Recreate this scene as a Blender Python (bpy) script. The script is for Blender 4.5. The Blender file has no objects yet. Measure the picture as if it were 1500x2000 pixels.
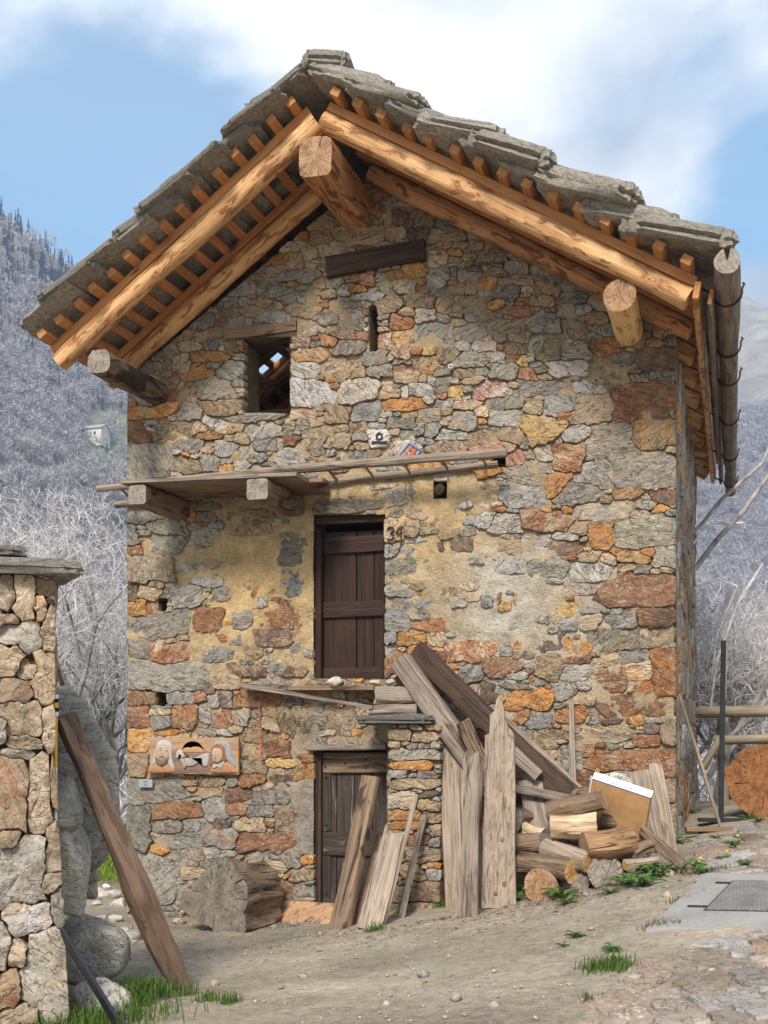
import bpy, bmesh, math, random
import numpy as np
from mathutils import Vector, Matrix, Quaternion

# ------------------------------------------------------------------ camera, world, sun, exposure
SC = bpy.context.scene
COL = SC.collection
EYE = Vector((3.536, -11.3, 2.2))
FPX, VPX, HOR = 2216.0, 1435.0, 1400.0          # photo pixels (1500 x 2000)
TH = math.atan((VPX - 750) / FPX)
SN, CS = math.sin(TH), math.cos(TH)
cam_d = bpy.data.cameras.new('camera')
cam = bpy.data.objects.new('camera', cam_d)
COL.objects.link(cam)
cam.location = EYE
cam.rotation_euler = (math.pi / 2, 0, TH)
cam_d.sensor_fit = 'VERTICAL'
cam_d.sensor_height = 24.0
cam_d.lens = 24.0 * FPX / 2000.0
cam_d.shift_y = 400.0 / 2000.0
cam_d.clip_end = 6000
cam_d.clip_start = 0.1
SC.camera = cam

SUN_EL, SUN_AZ = math.radians(43), math.radians(177)   # veiled sun, high in front of the house
sun_dir = Vector((math.sin(SUN_AZ) * math.cos(SUN_EL), math.cos(SUN_AZ) * math.cos(SUN_EL), math.sin(SUN_EL)))
sun_d = bpy.data.lights.new('sun', 'SUN')
sun_d.energy = 2.3
sun_d.angle = math.radians(15)
sun_d.color = (1.0, 0.95, 0.88)
sun = bpy.data.objects.new('sun', sun_d)
COL.objects.link(sun)
sun.rotation_euler = (-sun_dir).to_track_quat('-Z', 'Y').to_euler()
sun.location = (10, -30, 40)

SC.view_settings.view_transform = 'Standard'
SC.view_settings.look = 'None'
SC.view_settings.gamma = 1.0
SC.view_settings.use_curve_mapping = False
SC.view_settings.exposure = 1.36
SC.cycles.use_denoising = True
SC.cycles.max_bounces = 8
SC.cycles.volume_bounces = 1
SC.cycles.volume_max_steps = 64

W = bpy.data.worlds.new('World')
SC.world = W
W.use_nodes = True
nt = W.node_tree
for n in list(nt.nodes):
    nt.nodes.remove(n)


class NT:
    """small helper to write node trees"""
    def __init__(s, tree):
        s.t = tree

    def n(s, typ, ins=None, **kw):
        nd = s.t.nodes.new(typ)
        for k, v in kw.items():
            setattr(nd, k, v)
        if ins:
            for k, v in ins.items():
                sock = nd.inputs[k]
                if isinstance(v, bpy.types.NodeSocket):
                    s.t.links.new(v, sock)
                else:
                    if isinstance(v, tuple) and len(v) == 3 and sock.type == 'RGBA':
                        v = v + (1.0,)
                    sock.default_value = v
        return nd

    def math(s, op, a, b=0.0, c=0.0, clamp=False):
        nd = s.n('ShaderNodeMath', {0: a, 1: b, 2: c}, operation=op)
        nd.use_clamp = clamp
        return nd.outputs[0]

    def ramp(s, fac, stops, interp='LINEAR'):
        nd = s.n('ShaderNodeValToRGB', {0: fac})
        cr = nd.color_ramp
        cr.interpolation = interp
        while len(cr.elements) < len(stops):
            cr.elements.new(0.5)
        for e, (p, c) in zip(cr.elements, stops):
            e.position = p
            e.color = tuple(c) + (1.0,) if len(c) == 3 else c
        return nd.outputs[0]

    def mix(s, fac, a, b, blend='MIX'):
        nd = s.n('ShaderNodeMix', data_type='RGBA', blend_type=blend)
        for i, v in ((0, fac), (6, a), (7, b)):
            if isinstance(v, bpy.types.NodeSocket):
                s.t.links.new(v, nd.inputs[i])
            else:
                if isinstance(v, tuple) and len(v) == 3:
                    v = v + (1.0,)
                nd.inputs[i].default_value = v
        return nd.outputs[2]

    def noise(s, vec, scale, detail=4.0, rough=0.55, dist=0.0):
        nd = s.n('ShaderNodeTexNoise', {'Scale': scale, 'Detail': detail, 'Roughness': rough, 'Distortion': dist})
        if vec is not None:
            s.t.links.new(vec, nd.inputs['Vector'])
        return nd.outputs[0]


wt = NT(nt)
sky = wt.n('ShaderNodeTexSky', sky_type='NISHITA', sun_disc=False, sun_elevation=SUN_EL, sun_rotation=SUN_AZ,
           altitude=900.0, air_density=1.0, dust_density=0.8, ozone_density=0.4)
geo = wt.n('ShaderNodeTexCoord')
vecn = wt.n('ShaderNodeVectorMath', {0: geo.outputs['Generated']}, operation='NORMALIZE').outputs[0]
sep = wt.n('ShaderNodeSeparateXYZ', {0: vecn})
zc = wt.math('ADD', wt.math('MAXIMUM', sep.outputs[2], 0.0), 0.22)
cx = wt.math('DIVIDE', sep.outputs[0], zc)
cy = wt.math('DIVIDE', sep.outputs[1], zc)
cv = wt.n('ShaderNodeCombineXYZ', {0: cx, 1: cy, 2: 0.0})
CLOUD_OFF = (4.3, 1.9, 2.0)
cvm = wt.n('ShaderNodeMapping', {'Vector': cv.outputs[0], 'Location': CLOUD_OFF, 'Scale': (0.9, 0.9, 1.0)}).outputs[0]
cn1 = wt.noise(cvm, 0.85, 9.0, 0.56, 0.35)
cn2 = wt.noise(cvm, 2.6, 7.0, 0.55, 0.2)
# the blue gap that opens in the clouds to the left of the roof
gap = wt.n('ShaderNodeVectorMath', {0: vecn, 1: (-0.44, 0.815, 0.40)}, operation='DISTANCE').outputs['Value']
gapf = wt.n('ShaderNodeMapRange', {0: gap, 1: 0.05, 2: 0.20, 3: 0.20, 4: 0.0}, interpolation_type='SMOOTHSTEP').outputs[0]
gap2 = wt.n('ShaderNodeVectorMath', {0: vecn, 1: (0.035, 0.915, 0.395)}, operation='DISTANCE').outputs['Value']
gapf2 = wt.n('ShaderNodeMapRange', {0: gap2, 1: 0.02, 2: 0.10, 3: 0.20, 4: 0.0}, interpolation_type='SMOOTHSTEP').outputs[0]
cl = wt.math('SUBTRACT', wt.math('SUBTRACT', wt.math('ADD', cn1, wt.math('MULTIPLY', wt.math('SUBTRACT', cn2, 0.5), 0.46)), gapf), gapf2)
cmask = wt.n('ShaderNodeMapRange', {0: cl, 1: 0.36, 2: 0.53, 3: 0.14, 4: 1.0}, interpolation_type='SMOOTHSTEP').outputs[0]
shade = wt.noise(cvm, 1.9, 6.0, 0.55, 0.4)
ccol = wt.ramp(shade, [(0.38, (0.40, 0.46, 0.54)), (0.50, (0.74, 0.77, 0.82)), (0.59, (1.02, 1.02, 1.01))])
ccol = wt.mix(1.0, ccol, (8.6, 8.5, 8.4), 'MULTIPLY')
skyb = wt.mix(1.0, sky.outputs[0], (0.74, 1.36, 1.40), 'MULTIPLY')
skyc = wt.mix(cmask, skyb, ccol)
bg = wt.n('ShaderNodeBackground', {'Color': skyc, 'Strength': 0.061})
out = wt.n('ShaderNodeOutputWorld', {'Surface': bg.outputs[0]})

# ------------------------------------------------------------------ helpers
def ray(px, py):
    u, v = (px - 750) / FPX, (HOR - py) / FPX
    return Vector((CS * u - SN, SN * u + CS, v))


def bp(px, py, Y=0.0):
    """the point of the plane y = Y (parallel to the front wall) seen at a photo position"""
    d = ray(px, py)
    t = (Y - EYE.y) / d.y
    return EYE + d * t


def bpd(px, py, depth):
    return EYE + ray(px, py) * depth


def hsh(ix, iy, seed):
    h = (ix.astype(np.int64) * 374761393 + iy.astype(np.int64) * 668265263 + int(seed) * 974634777) & 0x7fffffff
    h = ((h ^ (h >> 13)) * 1274126177) & 0x7fffffff
    h = (h ^ (h >> 16)) & 0xffff
    return h / 65535.0


def vn(x, y, seed=0):
    x = np.asarray(x, float); y = np.asarray(y, float)
    ix, iy = np.floor(x), np.floor(y)
    fx, fy = x - ix, y - iy
    fx = fx * fx * (3 - 2 * fx); fy = fy * fy * (3 - 2 * fy)
    a, b = hsh(ix, iy, seed), hsh(ix + 1, iy, seed)
    c, d = hsh(ix, iy + 1, seed), hsh(ix + 1, iy + 1, seed)
    return (a * (1 - fx) + b * fx) * (1 - fy) + (c * (1 - fx) + d * fx) * fy


def fbm(x, y, seed=0, oct=4):
    r, amp, tot = 0, 1.0, 0
    for o in range(oct):
        r = r + amp * vn(np.asarray(x) * 2 ** o + 17.3 * o, np.asarray(y) * 2 ** o - 9.1 * o, seed + o)
        tot += amp; amp *= 0.5
    return r / tot - 0.5


def link(o, parent=None, label=None, cat=None, group=None, kind=None):
    COL.objects.link(o)
    if parent is not None:
        o.parent = parent
    if label: o['label'] = label
    if cat: o['category'] = cat
    if group: o['group'] = group
    if kind: o['kind'] = kind
    return o


def empty(name, loc=(0, 0, 0), **kw):
    o = bpy.data.objects.new(name, None)
    o.location = loc
    o.empty_display_size = 0.2
    return link(o, **kw)


def mesh(name, verts, faces, mats, midx=None, smooth=True, sharp=None, attrs=None):
    me = bpy.data.meshes.new(name)
    if isinstance(verts, np.ndarray) and isinstance(faces, np.ndarray):
        k = faces.shape[1]
        me.vertices.add(len(verts)); me.vertices.foreach_set('co', verts.astype(np.float32).ravel())
        me.loops.add(faces.size); me.loops.foreach_set('vertex_index', faces.astype(np.int32).ravel())
        me.polygons.add(len(faces))
        me.polygons.foreach_set('loop_start', np.arange(0, faces.size, k, dtype=np.int32))
        me.update(calc_edges=True)
    else:
        me.from_pydata([tuple(v) for v in verts], [], [tuple(int(i) for i in f) for f in faces])
    if not isinstance(mats, (list, tuple)):
        mats = [mats]
    for m in mats:
        me.materials.append(m)
    if midx is not None:
        me.polygons.foreach_set('material_index', np.asarray(midx, dtype=np.int32))
    me.polygons.foreach_set('use_smooth', np.full(len(me.polygons), bool(smooth)))
    if attrs:
        for nm, arr in attrs.items():
            arr = np.asarray(arr, dtype=np.float32)
            if arr.ndim == 1 and arr.shape[0] in (3, 4) and len(me.vertices) != arr.shape[0]:
                arr = np.tile(arr, (len(me.vertices), 1))
            if arr.shape[1] == 3:
                arr = np.concatenate([arr, np.ones((len(arr), 1), np.float32)], 1)
            at = me.attributes.new(nm, 'FLOAT_COLOR', 'POINT')
            at.data.foreach_set('color', arr.ravel())
    me.update()
    if smooth and sharp:
        me.set_sharp_from_angle(angle=math.radians(sharp))
    return me


def obj(name, me, parent=None, mat=None, **kw):
    o = bpy.data.objects.new(name, me)
    if mat is not None:
        o.matrix_world = mat
    return link(o, parent=parent, **kw)


# ------------------------------------------------------------------ materials
def new_mat(name):
    m = bpy.data.materials.new(name)
    m.use_nodes = True
    t = m.node_tree
    b = t.nodes['Principled BSDF']
    b.inputs['Specular IOR Level'].default_value = 0.25
    return m, NT(t), b


def set_bump(t, b, h, strength, dist):
    bm = t.n('ShaderNodeBump', {'Strength': strength, 'Distance': dist, 'Height': h})
    t.t.links.new(bm.outputs[0], b.inputs['Normal'])


def rock_mat(name, streak=True, speck=0.5, lichen=0.5, bump=0.9, dust=0.40):
    m, t, b = new_mat(name)
    c1 = t.n('ShaderNodeAttribute', attribute_name='col').outputs['Color']
    c2 = t.n('ShaderNodeAttribute', attribute_name='col2').outputs['Color']
    rn = t.n('ShaderNodeAttribute', attribute_name='rnd')
    co = t.n('ShaderNodeTexCoord').outputs['Object']
    off = t.n('ShaderNodeVectorMath', {0: rn.outputs['Vector'], 1: (37.0, 23.0, 41.0)}, operation='MULTIPLY').outputs[0]
    p = t.n('ShaderNodeVectorMath', {0: co, 1: off}, operation='ADD').outputs[0]
    rot = t.n('ShaderNodeVectorRotate', {'Vector': p, 'Angle': t.math('MULTIPLY', t.math('SUBTRACT', t.n('ShaderNodeSeparateXYZ', {0: rn.outputs['Vector']}).outputs[0], 0.5), 2.2)}, rotation_type='Y_AXIS').outputs[0]
    st = t.n('ShaderNodeMapping', {'Vector': rot, 'Scale': (5.0, 14.0, 42.0)}).outputs[0]
    ns = t.noise(st, 1.0, 6.0, 0.65, 0.5)
    ns0 = ns
    nm0 = t.noise(p, 15.0, 6.0, 0.68, 0.8)
    ry = t.n('ShaderNodeMapRange', {0: t.n('ShaderNodeSeparateXYZ', {0: rn.outputs['Vector']}).outputs[1], 1: 0.3, 2: 0.7, 3: 0.25, 4: 1.0}).outputs[0]
    ns = t.math('ADD', t.math('MULTIPLY', ns, ry), t.math('MULTIPLY', nm0, t.math('SUBTRACT', 1.0, ry)))
    fi = t.n('ShaderNodeMapRange', {0: t.math('ABSOLUTE', t.math('SUBTRACT', t.noise(t.n('ShaderNodeMapping', {'Vector': rot, 'Scale': (3.5, 7.0, 11.0)}).outputs[0], 1.0, 3.0, 0.6, 0.6), 0.5)), 1: 0.003, 2: 0.014, 3: 1.0, 4: 0.0}).outputs[0]
    nb = t.noise(p, 6.5, 5.0, 0.6, 0.6)
    nf = t.noise(p, 70.0, 3.0, 0.7)
    nm = t.noise(p, 22.0, 5.0, 0.65, 0.3)
    f = t.n('ShaderNodeMapRange', {0: t.math('ADD', nb, t.math('MULTIPLY', t.math('SUBTRACT', ns, 0.5), 0.35)), 1: 0.47, 2: 0.66}).outputs[0]
    col = t.mix(f, c1, c2)
    v = t.math('ADD', t.math('MULTIPLY', ns, 1.5), t.math('MULTIPLY', nf, 1.1 * speck + 0.3))
    v = t.math('ADD', v, t.math('MULTIPLY', nm, 0.9))
    v = t.n('ShaderNodeMapRange', {0: v, 1: 1.05, 2: 2.25, 3: 0.30, 4: 1.70}).outputs[0]
    vv = t.n('ShaderNodeCombineXYZ', {0: v, 1: v, 2: v}).outputs[0]
    col = t.mix(1.0, col, vv, 'MULTIPLY')
    col = t.mix(t.math('MULTIPLY', fi, 0.75), col, (0.05, 0.04, 0.03))
    ws = t.n('ShaderNodeMapRange', {0: t.noise(co, 9.0, 6.0, 0.7, 0.5), 1: 0.42, 2: 0.72, 3: 0.05, 4: dust}).outputs[0]
    col = t.mix(ws, col, (0.47, 0.36, 0.225))
    nl = t.noise(p, 34.0, 2.0, 0.5)
    nl2 = t.noise(p, 3.0, 2.0, 0.5)
    lf = t.n('ShaderNodeMapRange', {0: t.math('ADD', nl, t.math('MULTIPLY', nl2, 0.35)), 1: 0.83, 2: 0.87, 3: 0.0, 4: lichen}).outputs[0]
    col = t.mix(lf, col, (0.50, 0.49, 0.43))
    t.t.links.new(col, b.inputs['Base Color'])
    b.inputs['Roughness'].default_value = 0.82
    h = t.math('ADD', t.math('MULTIPLY', ns, 1.0 if streak else 0.3), t.math('ADD', t.math('MULTIPLY', nm, 0.9), t.math('MULTIPLY', nf, 0.25)))
    h = t.math('SUBTRACT', h, t.math('MULTIPLY', fi, 0.6))
    set_bump(t, b, h, bump, 0.045)
    return m


ROCK = rock_mat('wall_stone')
SLABM = rock_mat('roof_stone', True, 0.6, 0.45, 0.9, 0.15)
BOULD = rock_mat('boulder_stone', False, 0.7, 0.6, 0.55, 0.35)


def wood_mat(name, dark, light, patch=None, pa=0.0, grain=16.0, rough=0.75, bump=0.5, crack=0.6, patch_sc=(2.0, 7.0, 7.0), spec=0.2):
    m, t, b = new_mat(name)
    oi = t.n('ShaderNodeObjectInfo').outputs['Random']
    co = t.n('ShaderNodeTexCoord').outputs['Object']
    off = t.n('ShaderNodeCombineXYZ', {0: t.math('MULTIPLY', oi, 31.0), 1: t.math('MULTIPLY', oi, 17.0), 2: t.math('MULTIPLY', oi, 53.0)}).outputs[0]
    p = t.n('ShaderNodeVectorMath', {0: co, 1: off}, operation='ADD').outputs[0]
    g1 = t.n('ShaderNodeMapping', {'Vector': p, 'Scale': (1.1, grain, grain)}).outputs[0]
    n1 = t.noise(g1, 1.0, 6.0, 0.6, 1.2)
    g2 = t.n('ShaderNodeMapping', {'Vector': p, 'Scale': (2.2, grain * 5, grain * 5)}).outputs[0]
    n2 = t.noise(g2, 1.0, 3.0, 0.6, 0.6)
    n3 = t.noise(p, 2.2, 3.0, 0.6)
    mixv = t.math('ADD', t.math('MULTIPLY', n1, 0.7), t.math('ADD', t.math('MULTIPLY', n2, 0.35), t.math('MULTIPLY', n3, 0.35)))
    mixv = t.math('ADD', t.math('MULTIPLY', t.math('SUBTRACT', mixv, 0.66), 1.7), 0.63)
    col = t.ramp(mixv, [(0.36, dark), (0.60, tuple((a + c) / 2 for a, c in zip(dark, light))), (0.86, light)])
    hh = t.math('ADD', n1, t.math('MULTIPLY', n2, 0.6))
    if patch is not None:
        g3 = t.n('ShaderNodeMapping', {'Vector': p, 'Scale': patch_sc}).outputs[0]
        n4 = t.noise(g3, 1.0, 5.0, 0.6, 0.7)
        pf = t.n('ShaderNodeMapRange', {0: n4, 1: 0.53 - pa, 2: 0.59 - pa}).outputs[0]
        col = t.mix(t.math('MULTIPLY', pf, 0.85), col, t.mix(n2, patch, tuple(c * 0.55 for c in patch)))
        hh = t.math('ADD', hh, t.math('MULTIPLY', pf, 0.35))
    g5 = t.n('ShaderNodeMapping', {'Vector': p, 'Scale': (0.7, grain * 2.2, grain * 2.2)}).outputs[0]
    n5 = t.noise(g5, 1.0, 4.0, 0.55, 1.5)
    cf = t.n('ShaderNodeMapRange', {0: n5, 1: 0.30, 2: 0.40, 3: crack, 4: 0.0}).outputs[0]
    col = t.mix(cf, col, tuple(c * 0.25 for c in dark))
    hh = t.math('SUBTRACT', hh, t.math('MULTIPLY', cf, 1.2))
    t.t.links.new(col, b.inputs['Base Color'])
    b.inputs['Roughness'].default_value = rough
    b.inputs['Specular IOR Level'].default_value = spec
    set_bump(t, b, hh, bump, 0.014 if bump < 0.95 else 0.035)
    return m


def end_mat(name, c1, c2, rings=210.0, cracks=1.0):
    m, t, b = new_mat(name)
    oi = t.n('ShaderNodeObjectInfo').outputs['Random']
    co = t.n('ShaderNodeTexCoord').outputs['Object']
    s = t.n('ShaderNodeSeparateXYZ', {0: co})
    yz = t.n('ShaderNodeCombineXYZ', {0: t.math('MULTIPLY', oi, 9.0), 1: s.outputs[1], 2: s.outputs[2]}).outputs[0]
    nn = t.noise(yz, 9.0, 4.0, 0.6)
    ctr = t.n('ShaderNodeCombineXYZ', {0: 0.0, 1: s.outputs[1], 2: s.outputs[2]}).outputs[0]
    r = t.n('ShaderNodeVectorMath', {0: ctr}, operation='LENGTH').outputs['Value']
    w = t.math('SINE', t.math('ADD', t.math('MULTIPLY', r, rings), t.math('MULTIPLY', nn, 26.0)))
    f = t.math('ADD', t.math('MULTIPLY', w, 0.07), t.math('ADD', nn, t.math('MULTIPLY', t.math('SUBTRACT', t.noise(yz, 60.0, 3.0), 0.5), 0.8)))
    col = t.ramp(f, [(0.2, c1), (0.75, c2)])
    ang = t.math('ARCTAN2', s.outputs[1], s.outputs[2])
    av = t.n('ShaderNodeCombineXYZ', {0: t.math('MULTIPLY', ang, 2.3), 1: t.math('MULTIPLY', r, 0.9), 2: t.math('MULTIPLY', oi, 50.0)}).outputs[0]
    nc = t.noise(av, 2.6, 1.0, 0.5)
    cf = t.n('ShaderNodeMapRange', {0: t.math('ABSOLUTE', t.math('SUBTRACT', nc, 0.5)), 1: 0.004, 2: 0.016, 3: cracks, 4: 0.0}).outputs[0]
    col = t.mix(cf, col, tuple(c * 0.2 for c in c1))
    t.t.links.new(col, b.inputs['Base Color'])
    b.inputs['Roughness'].default_value = 0.85
    set_bump(t, b, t.math('SUBTRACT', f, t.math('MULTIPLY', cf, 2.0)), 0.5, 0.006)
    return m


M = {}
M['log'] = wood_mat('peeled_log', (0.42, 0.185, 0.068), (0.76, 0.445, 0.20), (0.36, 0.135, 0.045), 0.0, 13, 0.6, 0.6, 0.6, (4.0, 15.0, 15.0), 0.3)
M['logdark'] = wood_mat('old_peeled_log', (0.25, 0.10, 0.038), (0.54, 0.27, 0.115), (0.16, 0.06, 0.024), 0.0, 13, 0.65, 0.7, 0.55, (3.4, 12.0, 12.0))
M['logyel'] = wood_mat('pale_peeled_log', (0.55, 0.30, 0.10), (0.85, 0.60, 0.28), (0.50, 0.22, 0.07), -0.02, 13, 0.6, 0.4, 0.3, (3.0, 9.0, 9.0))
M['sawn'] = wood_mat('sawn_board', (0.33, 0.125, 0.04), (0.56, 0.255, 0.09), (0.23, 0.08, 0.028), -0.10, 20, 0.65, 0.3, 0.3)
M['gray'] = wood_mat('weathered_grey_wood', (0.085, 0.062, 0.047), (0.31, 0.245, 0.19), (0.13, 0.085, 0.057), -0.06, 20, 0.85, 0.8, 0.8)
M['tanw'] = wood_mat('weathered_tan_wood', (0.11, 0.078, 0.056), (0.38, 0.295, 0.22), (0.16, 0.10, 0.064), -0.07, 22, 0.85, 0.7, 0.7)
M['brown'] = wood_mat('weathered_brown_wood', (0.085, 0.050, 0.032), (0.27, 0.18, 0.115), (0.05, 0.03, 0.02), -0.02, 18, 0.85, 0.7, 0.75)
M['purl'] = wood_mat('charred_old_beam', (0.030, 0.022, 0.017), (0.23, 0.155, 0.10), (0.022, 0.016, 0.013), 0.02, 12, 0.85, 0.8, 0.8, (2.0, 6.0, 6.0))
M['dark'] = wood_mat('dark_old_wood', (0.022, 0.014, 0.011), (0.085, 0.052, 0.035), (0.15, 0.085, 0.04), -0.13, 22, 0.8, 0.6, 0.7)
M['door1'] = wood_mat('dark_stained_plank', (0.012, 0.0065, 0.005), (0.044, 0.021, 0.0135), (0.085, 0.036, 0.016), -0.12, 26, 0.6, 0.45, 0.6)
M['door2'] = wood_mat('weathered_door_plank', (0.018, 0.012, 0.010), (0.07, 0.051, 0.041), (0.30, 0.26, 0.23), -0.08, 26, 0.85, 0.55, 0.6, (1.3, 16, 16))
M['bark'] = wood_mat('rough_bark', (0.055, 0.034, 0.022), (0.27, 0.185, 0.12), (0.44, 0.25, 0.11), -0.07, 9, 0.9, 1.0, 0.8)
M['barkor'] = wood_mat('orange_bark', (0.10, 0.05, 0.026), (0.36, 0.21, 0.11), (0.52, 0.27, 0.09), -0.03, 9, 0.9, 1.0, 0.8)
M['barklt'] = wood_mat('pale_bark', (0.26, 0.155, 0.085), (0.62, 0.47, 0.30), (0.24, 0.12, 0.05), 0.01, 10, 0.85, 0.8, 0.5)
M['stump'] = wood_mat('stump_side', (0.06, 0.040, 0.027), (0.25, 0.175, 0.115), (0.34, 0.155, 0.065), -0.07, 7, 0.9, 1.0, 0.8)
M['ply'] = wood_mat('worn_plywood', (0.26, 0.14, 0.075), (0.48, 0.29, 0.16), (0.10, 0.085, 0.075), -0.03, 14, 0.75, 0.3, 0.1, (7.0, 9.0, 9.0))
M['end'] = end_mat('log_end', (0.17, 0.083, 0.042), (0.43, 0.26, 0.145))
M['endyel'] = end_mat('sawn_log_end', (0.36, 0.15, 0.045), (0.72, 0.42, 0.16))
M['endgray'] = end_mat('weathered_log_end', (0.12, 0.092, 0.070), (0.36, 0.30, 0.245))
M['endstump'] = end_mat('weathered_stump_face', (.085, .066, .050), (.225, .18, .138), 120.0)
M['endor'] = end_mat('big_log_end', (0.13, 0.048, 0.020), (0.36, 0.16, 0.06), 90.0)
M['endsaw'] = end_mat('sawn_end', (0.38, 0.15, 0.05), (0.58, 0.28, 0.105), 90.0, 0.4)


def plain(name, c, rough=0.7, metal=0.0, var=0.25, sc=12.0, bump=0.2, spec=0.25):
    m, t, b = new_mat(name)
    co = t.n('ShaderNodeTexCoord').outputs['Object']
    nn = t.noise(co, sc, 5.0, 0.6)
    col = t.ramp(nn, [(0.3, tuple(x * (1 - var) for x in c)), (0.7, tuple(min(1, x * (1 + var)) for x in c))])
    t.t.links.new(col, b.inputs['Base Color'])
    b.inputs['Roughness'].default_value = rough
    b.inputs['Metallic'].default_value = metal
    b.inputs['Specular IOR Level'].default_value = spec
    if bump:
        set_bump(t, b, t.noise(co, sc * 5, 4.0), bump, 0.004)
    return m


M['iron'] = plain('rusty_iron', (0.055, 0.030, 0.022), 0.65, 0.5)
M['stud'] = plain('stud_head', (0.10, 0.075, 0.07), 0.45, 0.7)
M['black'] = plain('black_paint', (0.014, 0.013, 0.013), 0.9, 0, 0.3)
M['inkblack'] = plain('painted_mark_black', (0.035, 0.03, 0.035), 0.9, 0, 0.5, 60)
M['inkred'] = plain('painted_mark_red', (0.50, 0.09, 0.05), 0.9, 0, 0.4, 60)
M['inkblue'] = plain('painted_mark_blue', (0.20, 0.20, 0.42), 0.9, 0, 0.4, 60)
M['postm'] = plain('dark_steel', (0.03, 0.03, 0.032), 0.5, 0.3, 0.3)
M['plate'] = plain('grey_plate', (0.30, 0.30, 0.31), 0.5, 0.2, 0.1)
M['card'] = plain('brown_cardboard', (0.44, 0.245, 0.105), 0.85, 0, 0.18, 7)
M['white'] = plain('white_print', (0.78, 0.78, 0.80), 0.6, 0, 0.08)
M['tealink'] = plain('teal_print', (0.03, 0.26, 0.42), 0.6, 0, 0.1)
M['green'] = plain('green_print', (0.12, 0.42, 0.22), 0.6, 0, 0.1)
M['purple'] = plain('violet_edge_print', (0.17, 0.13, 0.32), 0.7, 0, 0.1)
M['redcord'] = plain('red_cord', (0.68, 0.085, 0.03), 0.6, 0, 0.2, 80)
M['yellow'] = plain('yellow_paint', (0.72, 0.42, 0.03), 0.6, 0, 0.1)
M['bluem'] = plain('dark_board', (0.010, 0.011, 0.018), 0.4, 0, 0.2, 3, 0, 0.4)
M['pvc'] = plain('white_pipe', (0.7, 0.7, 0.68), 0.5, 0, 0.05)
M['rail'] = wood_mat('fence_wood', (0.12, 0.09, 0.06), (0.36, 0.29, 0.20), None, 0, 14, 0.9, 0.5, 0.5)


def mortar_mat():
    m, t, b = new_mat('lime_mortar')
    c1 = t.n('ShaderNodeAttribute', attribute_name='col').outputs['Color']
    co = t.n('ShaderNodeTexCoord').outputs['Object']
    n1 = t.noise(co, 5.0, 6.0, 0.65, 0.4)
    n2 = t.noise(co, 45.0, 5.0, 0.75)
    n3 = t.noise(co, 130.0, 3.0, 0.6)
    v = t.math('ADD', t.math('MULTIPLY', n1, 0.8), t.math('ADD', t.math('MULTIPLY', n2, 0.9), t.math('MULTIPLY', n3, 0.4)))
    v = t.n('ShaderNodeMapRange', {0: v, 1: 0.76, 2: 1.30, 3: 0.50, 4: 1.55}).outputs[0]
    vv = t.n('ShaderNodeCombineXYZ', {0: v, 1: v, 2: v}).outputs[0]
    col = t.mix(1.0, c1, vv, 'MULTIPLY')
    t.t.links.new(col, b.inputs['Base Color'])
    b.inputs['Roughness'].default_value = 0.95
    b.inputs['Specular IOR Level'].default_value = 0.1
    set_bump(t, b, t.math('ADD', n2, t.math('MULTIPLY', n3, 0.5)), 1.0, 0.05)
    return m


MORTAR = mortar_mat()

# ------------------------------------------------------------------ ground height
GP = []
for px, py, Y in ((246, 1790, 0), (440, 1812, -.8), (660, 1812, -1.05), (890, 1780, -1.05), (975, 1768, -1.1), (1060, 1752, -1.15),
                  (1150, 1738, -1.2), (1330, 1702, -1.25), (1325, 1640, 0)):
    p = bp(px, py, Y)
    GP.append((p.x, p.y, p.z))
E0 = EYE.z
GP += [(-3, 3, E0 - 2.2), (-7, 0, E0 - 2.2), (-7, 5, E0 - 2.2), (-7, 10, E0 - 2.25), (-3, 10, E0 - 2.25), (-3, -2, E0 - 2.13), (-1, -3, E0 - 2.02), (1.2, -3, E0 - 1.78), (-3, -5, E0 - 1.98),
       (-0.7, -5.2, E0 - 1.95), (1.4, -5, E0 - 1.70), (3.2, -4, E0 - 1.42), (4.5, -4, E0 - 1.36), (3.3, -2, E0 - 1.27), (4.5, -2, E0 - 1.22),
       (3.6, 0, E0 - 1.13), (4.6, 0, E0 - 1.1), (4, 1.5, E0 - 1.1), (5, 4, E0 - 1.15), (3.5, 4, E0 - 1.1), (3.5, 7, E0 - 1.3), (0, 3, E0 - 1.9), (0, -7, E0 - 1.72), (3.5, -7, E0 - 1.55),
       (-4, -8, E0 - 1.9), (3.5, -11, E0 - 1.6), (-3, -12, E0 - 1.7), (8, -6, E0 - 1.3), (8, 0, E0 - 1.1), (7, -12, E0 - 1.5), (2.5, 0, E0 - 1.36), (-1.2, 0, E0 - 2.15), (0, 0, E0 - 2.02), (1, 0, E0 - 1.82), (1.8, 0, E0 - 1.6)]
GPA = np.array(GP)


def _solve():
    d = np.hypot(GPA[:, None, 0] - GPA[None, :, 0], GPA[:, None, 1] - GPA[None, :, 1])
    n = len(GPA)
    A = np.zeros((n + 3, n + 3))
    A[:n, :n] = d + np.eye(n) * -0.15
    A[:n, n] = 1; A[:n, n + 1] = GPA[:, 0]; A[:n, n + 2] = GPA[:, 1]
    A[n:, :n] = A[:n, n:].T
    r = np.zeros(n + 3); r[:n] = GPA[:, 2]
    return np.linalg.solve(A, r)


GW = _solve()


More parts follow.
